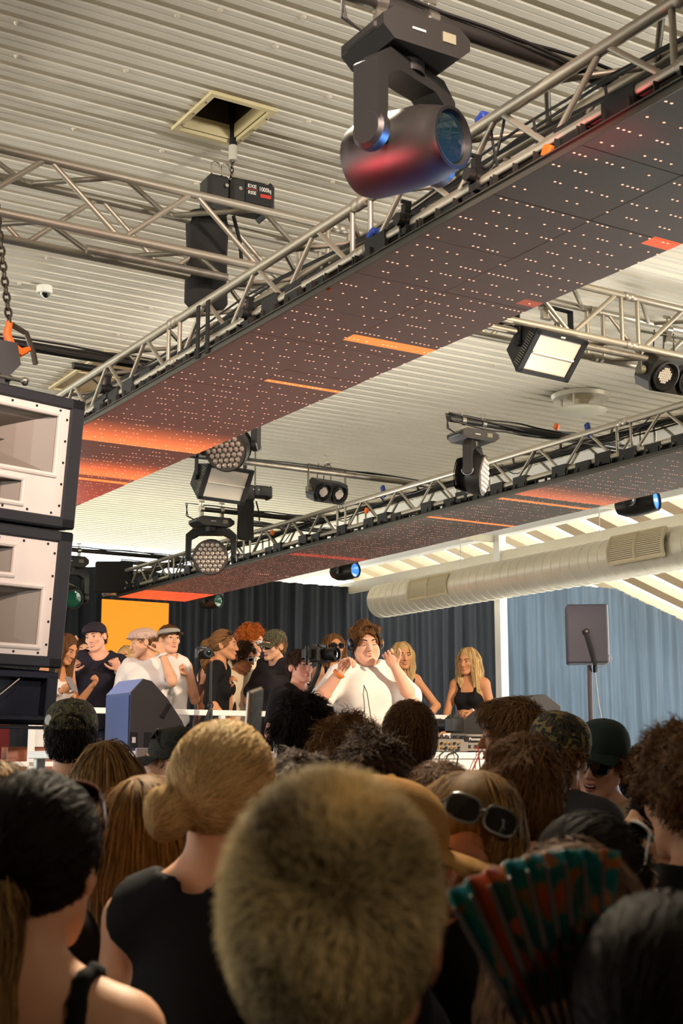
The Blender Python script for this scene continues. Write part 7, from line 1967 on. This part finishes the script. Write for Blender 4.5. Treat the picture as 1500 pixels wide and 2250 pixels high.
# fuzzy tan cap turned right
p = crowd('person in a fuzzy tan cap turned right, behind the cropped blond head', 850, 1710, 2.3, dict(style='short', col='brown', vol=0.002, n=1200, ln=0.02, lift=0.2, hatcut=0.05, seed=58, wdt=0.001), (K_BLACK, {}), phi=100, h=0.009, detail=True, head=(6, -10, 0), hat_h=0.012, skin=SK_DEEP)
p.cap(K_TAN, big=1.14, bl=0.10)
# folding fan
def fan():
    piv = at_d(1300, 2545, 1.32); rad = 0.272; rin = 0.140
    t = thing('folding_fan', 'teal folding fan with orange flower print and grey ribs', 'fan', piv, (0, 0, -YAW + R(18)))
    m = bpy.data.materials.new('fan_print'); m.use_nodes = True; nt = m.node_tree; b = nt.nodes['Principled BSDF']; b.inputs['Roughness'].default_value = 0.5
    tc = nt.nodes.new('ShaderNodeTexCoord'); nz = nt.nodes.new('ShaderNodeTexNoise'); nz.inputs['Scale'].default_value = 17; nz.inputs['Detail'].default_value = 2; nz.inputs['Distortion'].default_value = 0.8
    nt.links.new(tc.outputs['Object'], nz.inputs['Vector']); cr = nt.nodes.new('ShaderNodeValToRGB')
    cols = [(0.0, (226, 132, 60)), (0.34, (214, 96, 50)), (0.40, (150, 130, 70)), (0.43, (22, 128, 128)), (0.57, (16, 116, 120)), (0.61, (30, 140, 140)), (0.64, (214, 140, 70)), (0.70, (206, 130, 130))]
    while len(cr.color_ramp.elements) < len(cols): cr.color_ramp.elements.new(0.5)
    for e, (pp_, c) in zip(cr.color_ramp.elements, cols): e.position = pp_; e.color = (*lin(c), 1)
    nt.links.new(nz.outputs['Fac'], cr.inputs[0]); nt.links.new(cr.outputs[0], b.inputs['Base Color'])
    m_red = mat('fan_red_panel', (206, 84, 40), 0.5, 0, 0, 200, 0.3, 14)
    M_RIB = mat('fan_rib_grey', (70, 62, 58), 0.4)
    n = 18; a0, a1 = R(-31), R(8)
    for i in range(n):
        b0, b1 = a0 + (a1 - a0) * i / n, a0 + (a1 - a0) * (i + 1) / n
        y0, y1 = (0.012 if i % 2 else -0.004), (-0.004 if i % 2 else 0.012)
        pt = lambda a, r, y: Vector((r * math.sin(a), y, r * math.cos(a)))
        vs = [pt(b0, rin, y0 * .5), pt(b1, rin, y1 * .5), pt(b1, rad, y1), pt(b0, rad, y0)]; vs += [v + Vector((0, 0.0012, 0)) for v in vs]
        MB().add(vs, [(0, 1, 2, 3), (7, 6, 5, 4), (0, 4, 5, 1), (1, 5, 6, 2), (2, 6, 7, 3), (3, 7, 4, 0)]).build('fan_leaf', m_red if i in (3, 4) else m, t, 0)
        if i % 2 == 0:
            a = b0; d = pt(a, 1, 0); w = Vector((math.cos(a), 0, -math.sin(a)))
            rb = MB(); vs = []
            for r, wd in ((0.0, 0.0045), (0.15, 0.0036), (rad - 0.01, 0.0016)):
                for y in (-0.010, -0.007): vs += [d * r - w * wd + Vector((0, y, 0)), d * r + w * wd + Vector((0, y, 0))]
            fs = []
            for k in (0, 4): fs += [(k, k + 1, k + 5, k + 4), (k + 2, k + 6, k + 7, k + 3), (k, k + 4, k + 6, k + 2), (k + 1, k + 3, k + 7, k + 5)]
            rb.add(vs, fs + [(0, 2, 3, 1), (8, 9, 11, 10)]).build('fan_rib', M_RIB, t, 0)
    MB().cyl((0, -0.014, 0), (0, 0.014, 0), 0.007, None, 10).build('rivet', M_CHROME, t)
fan()
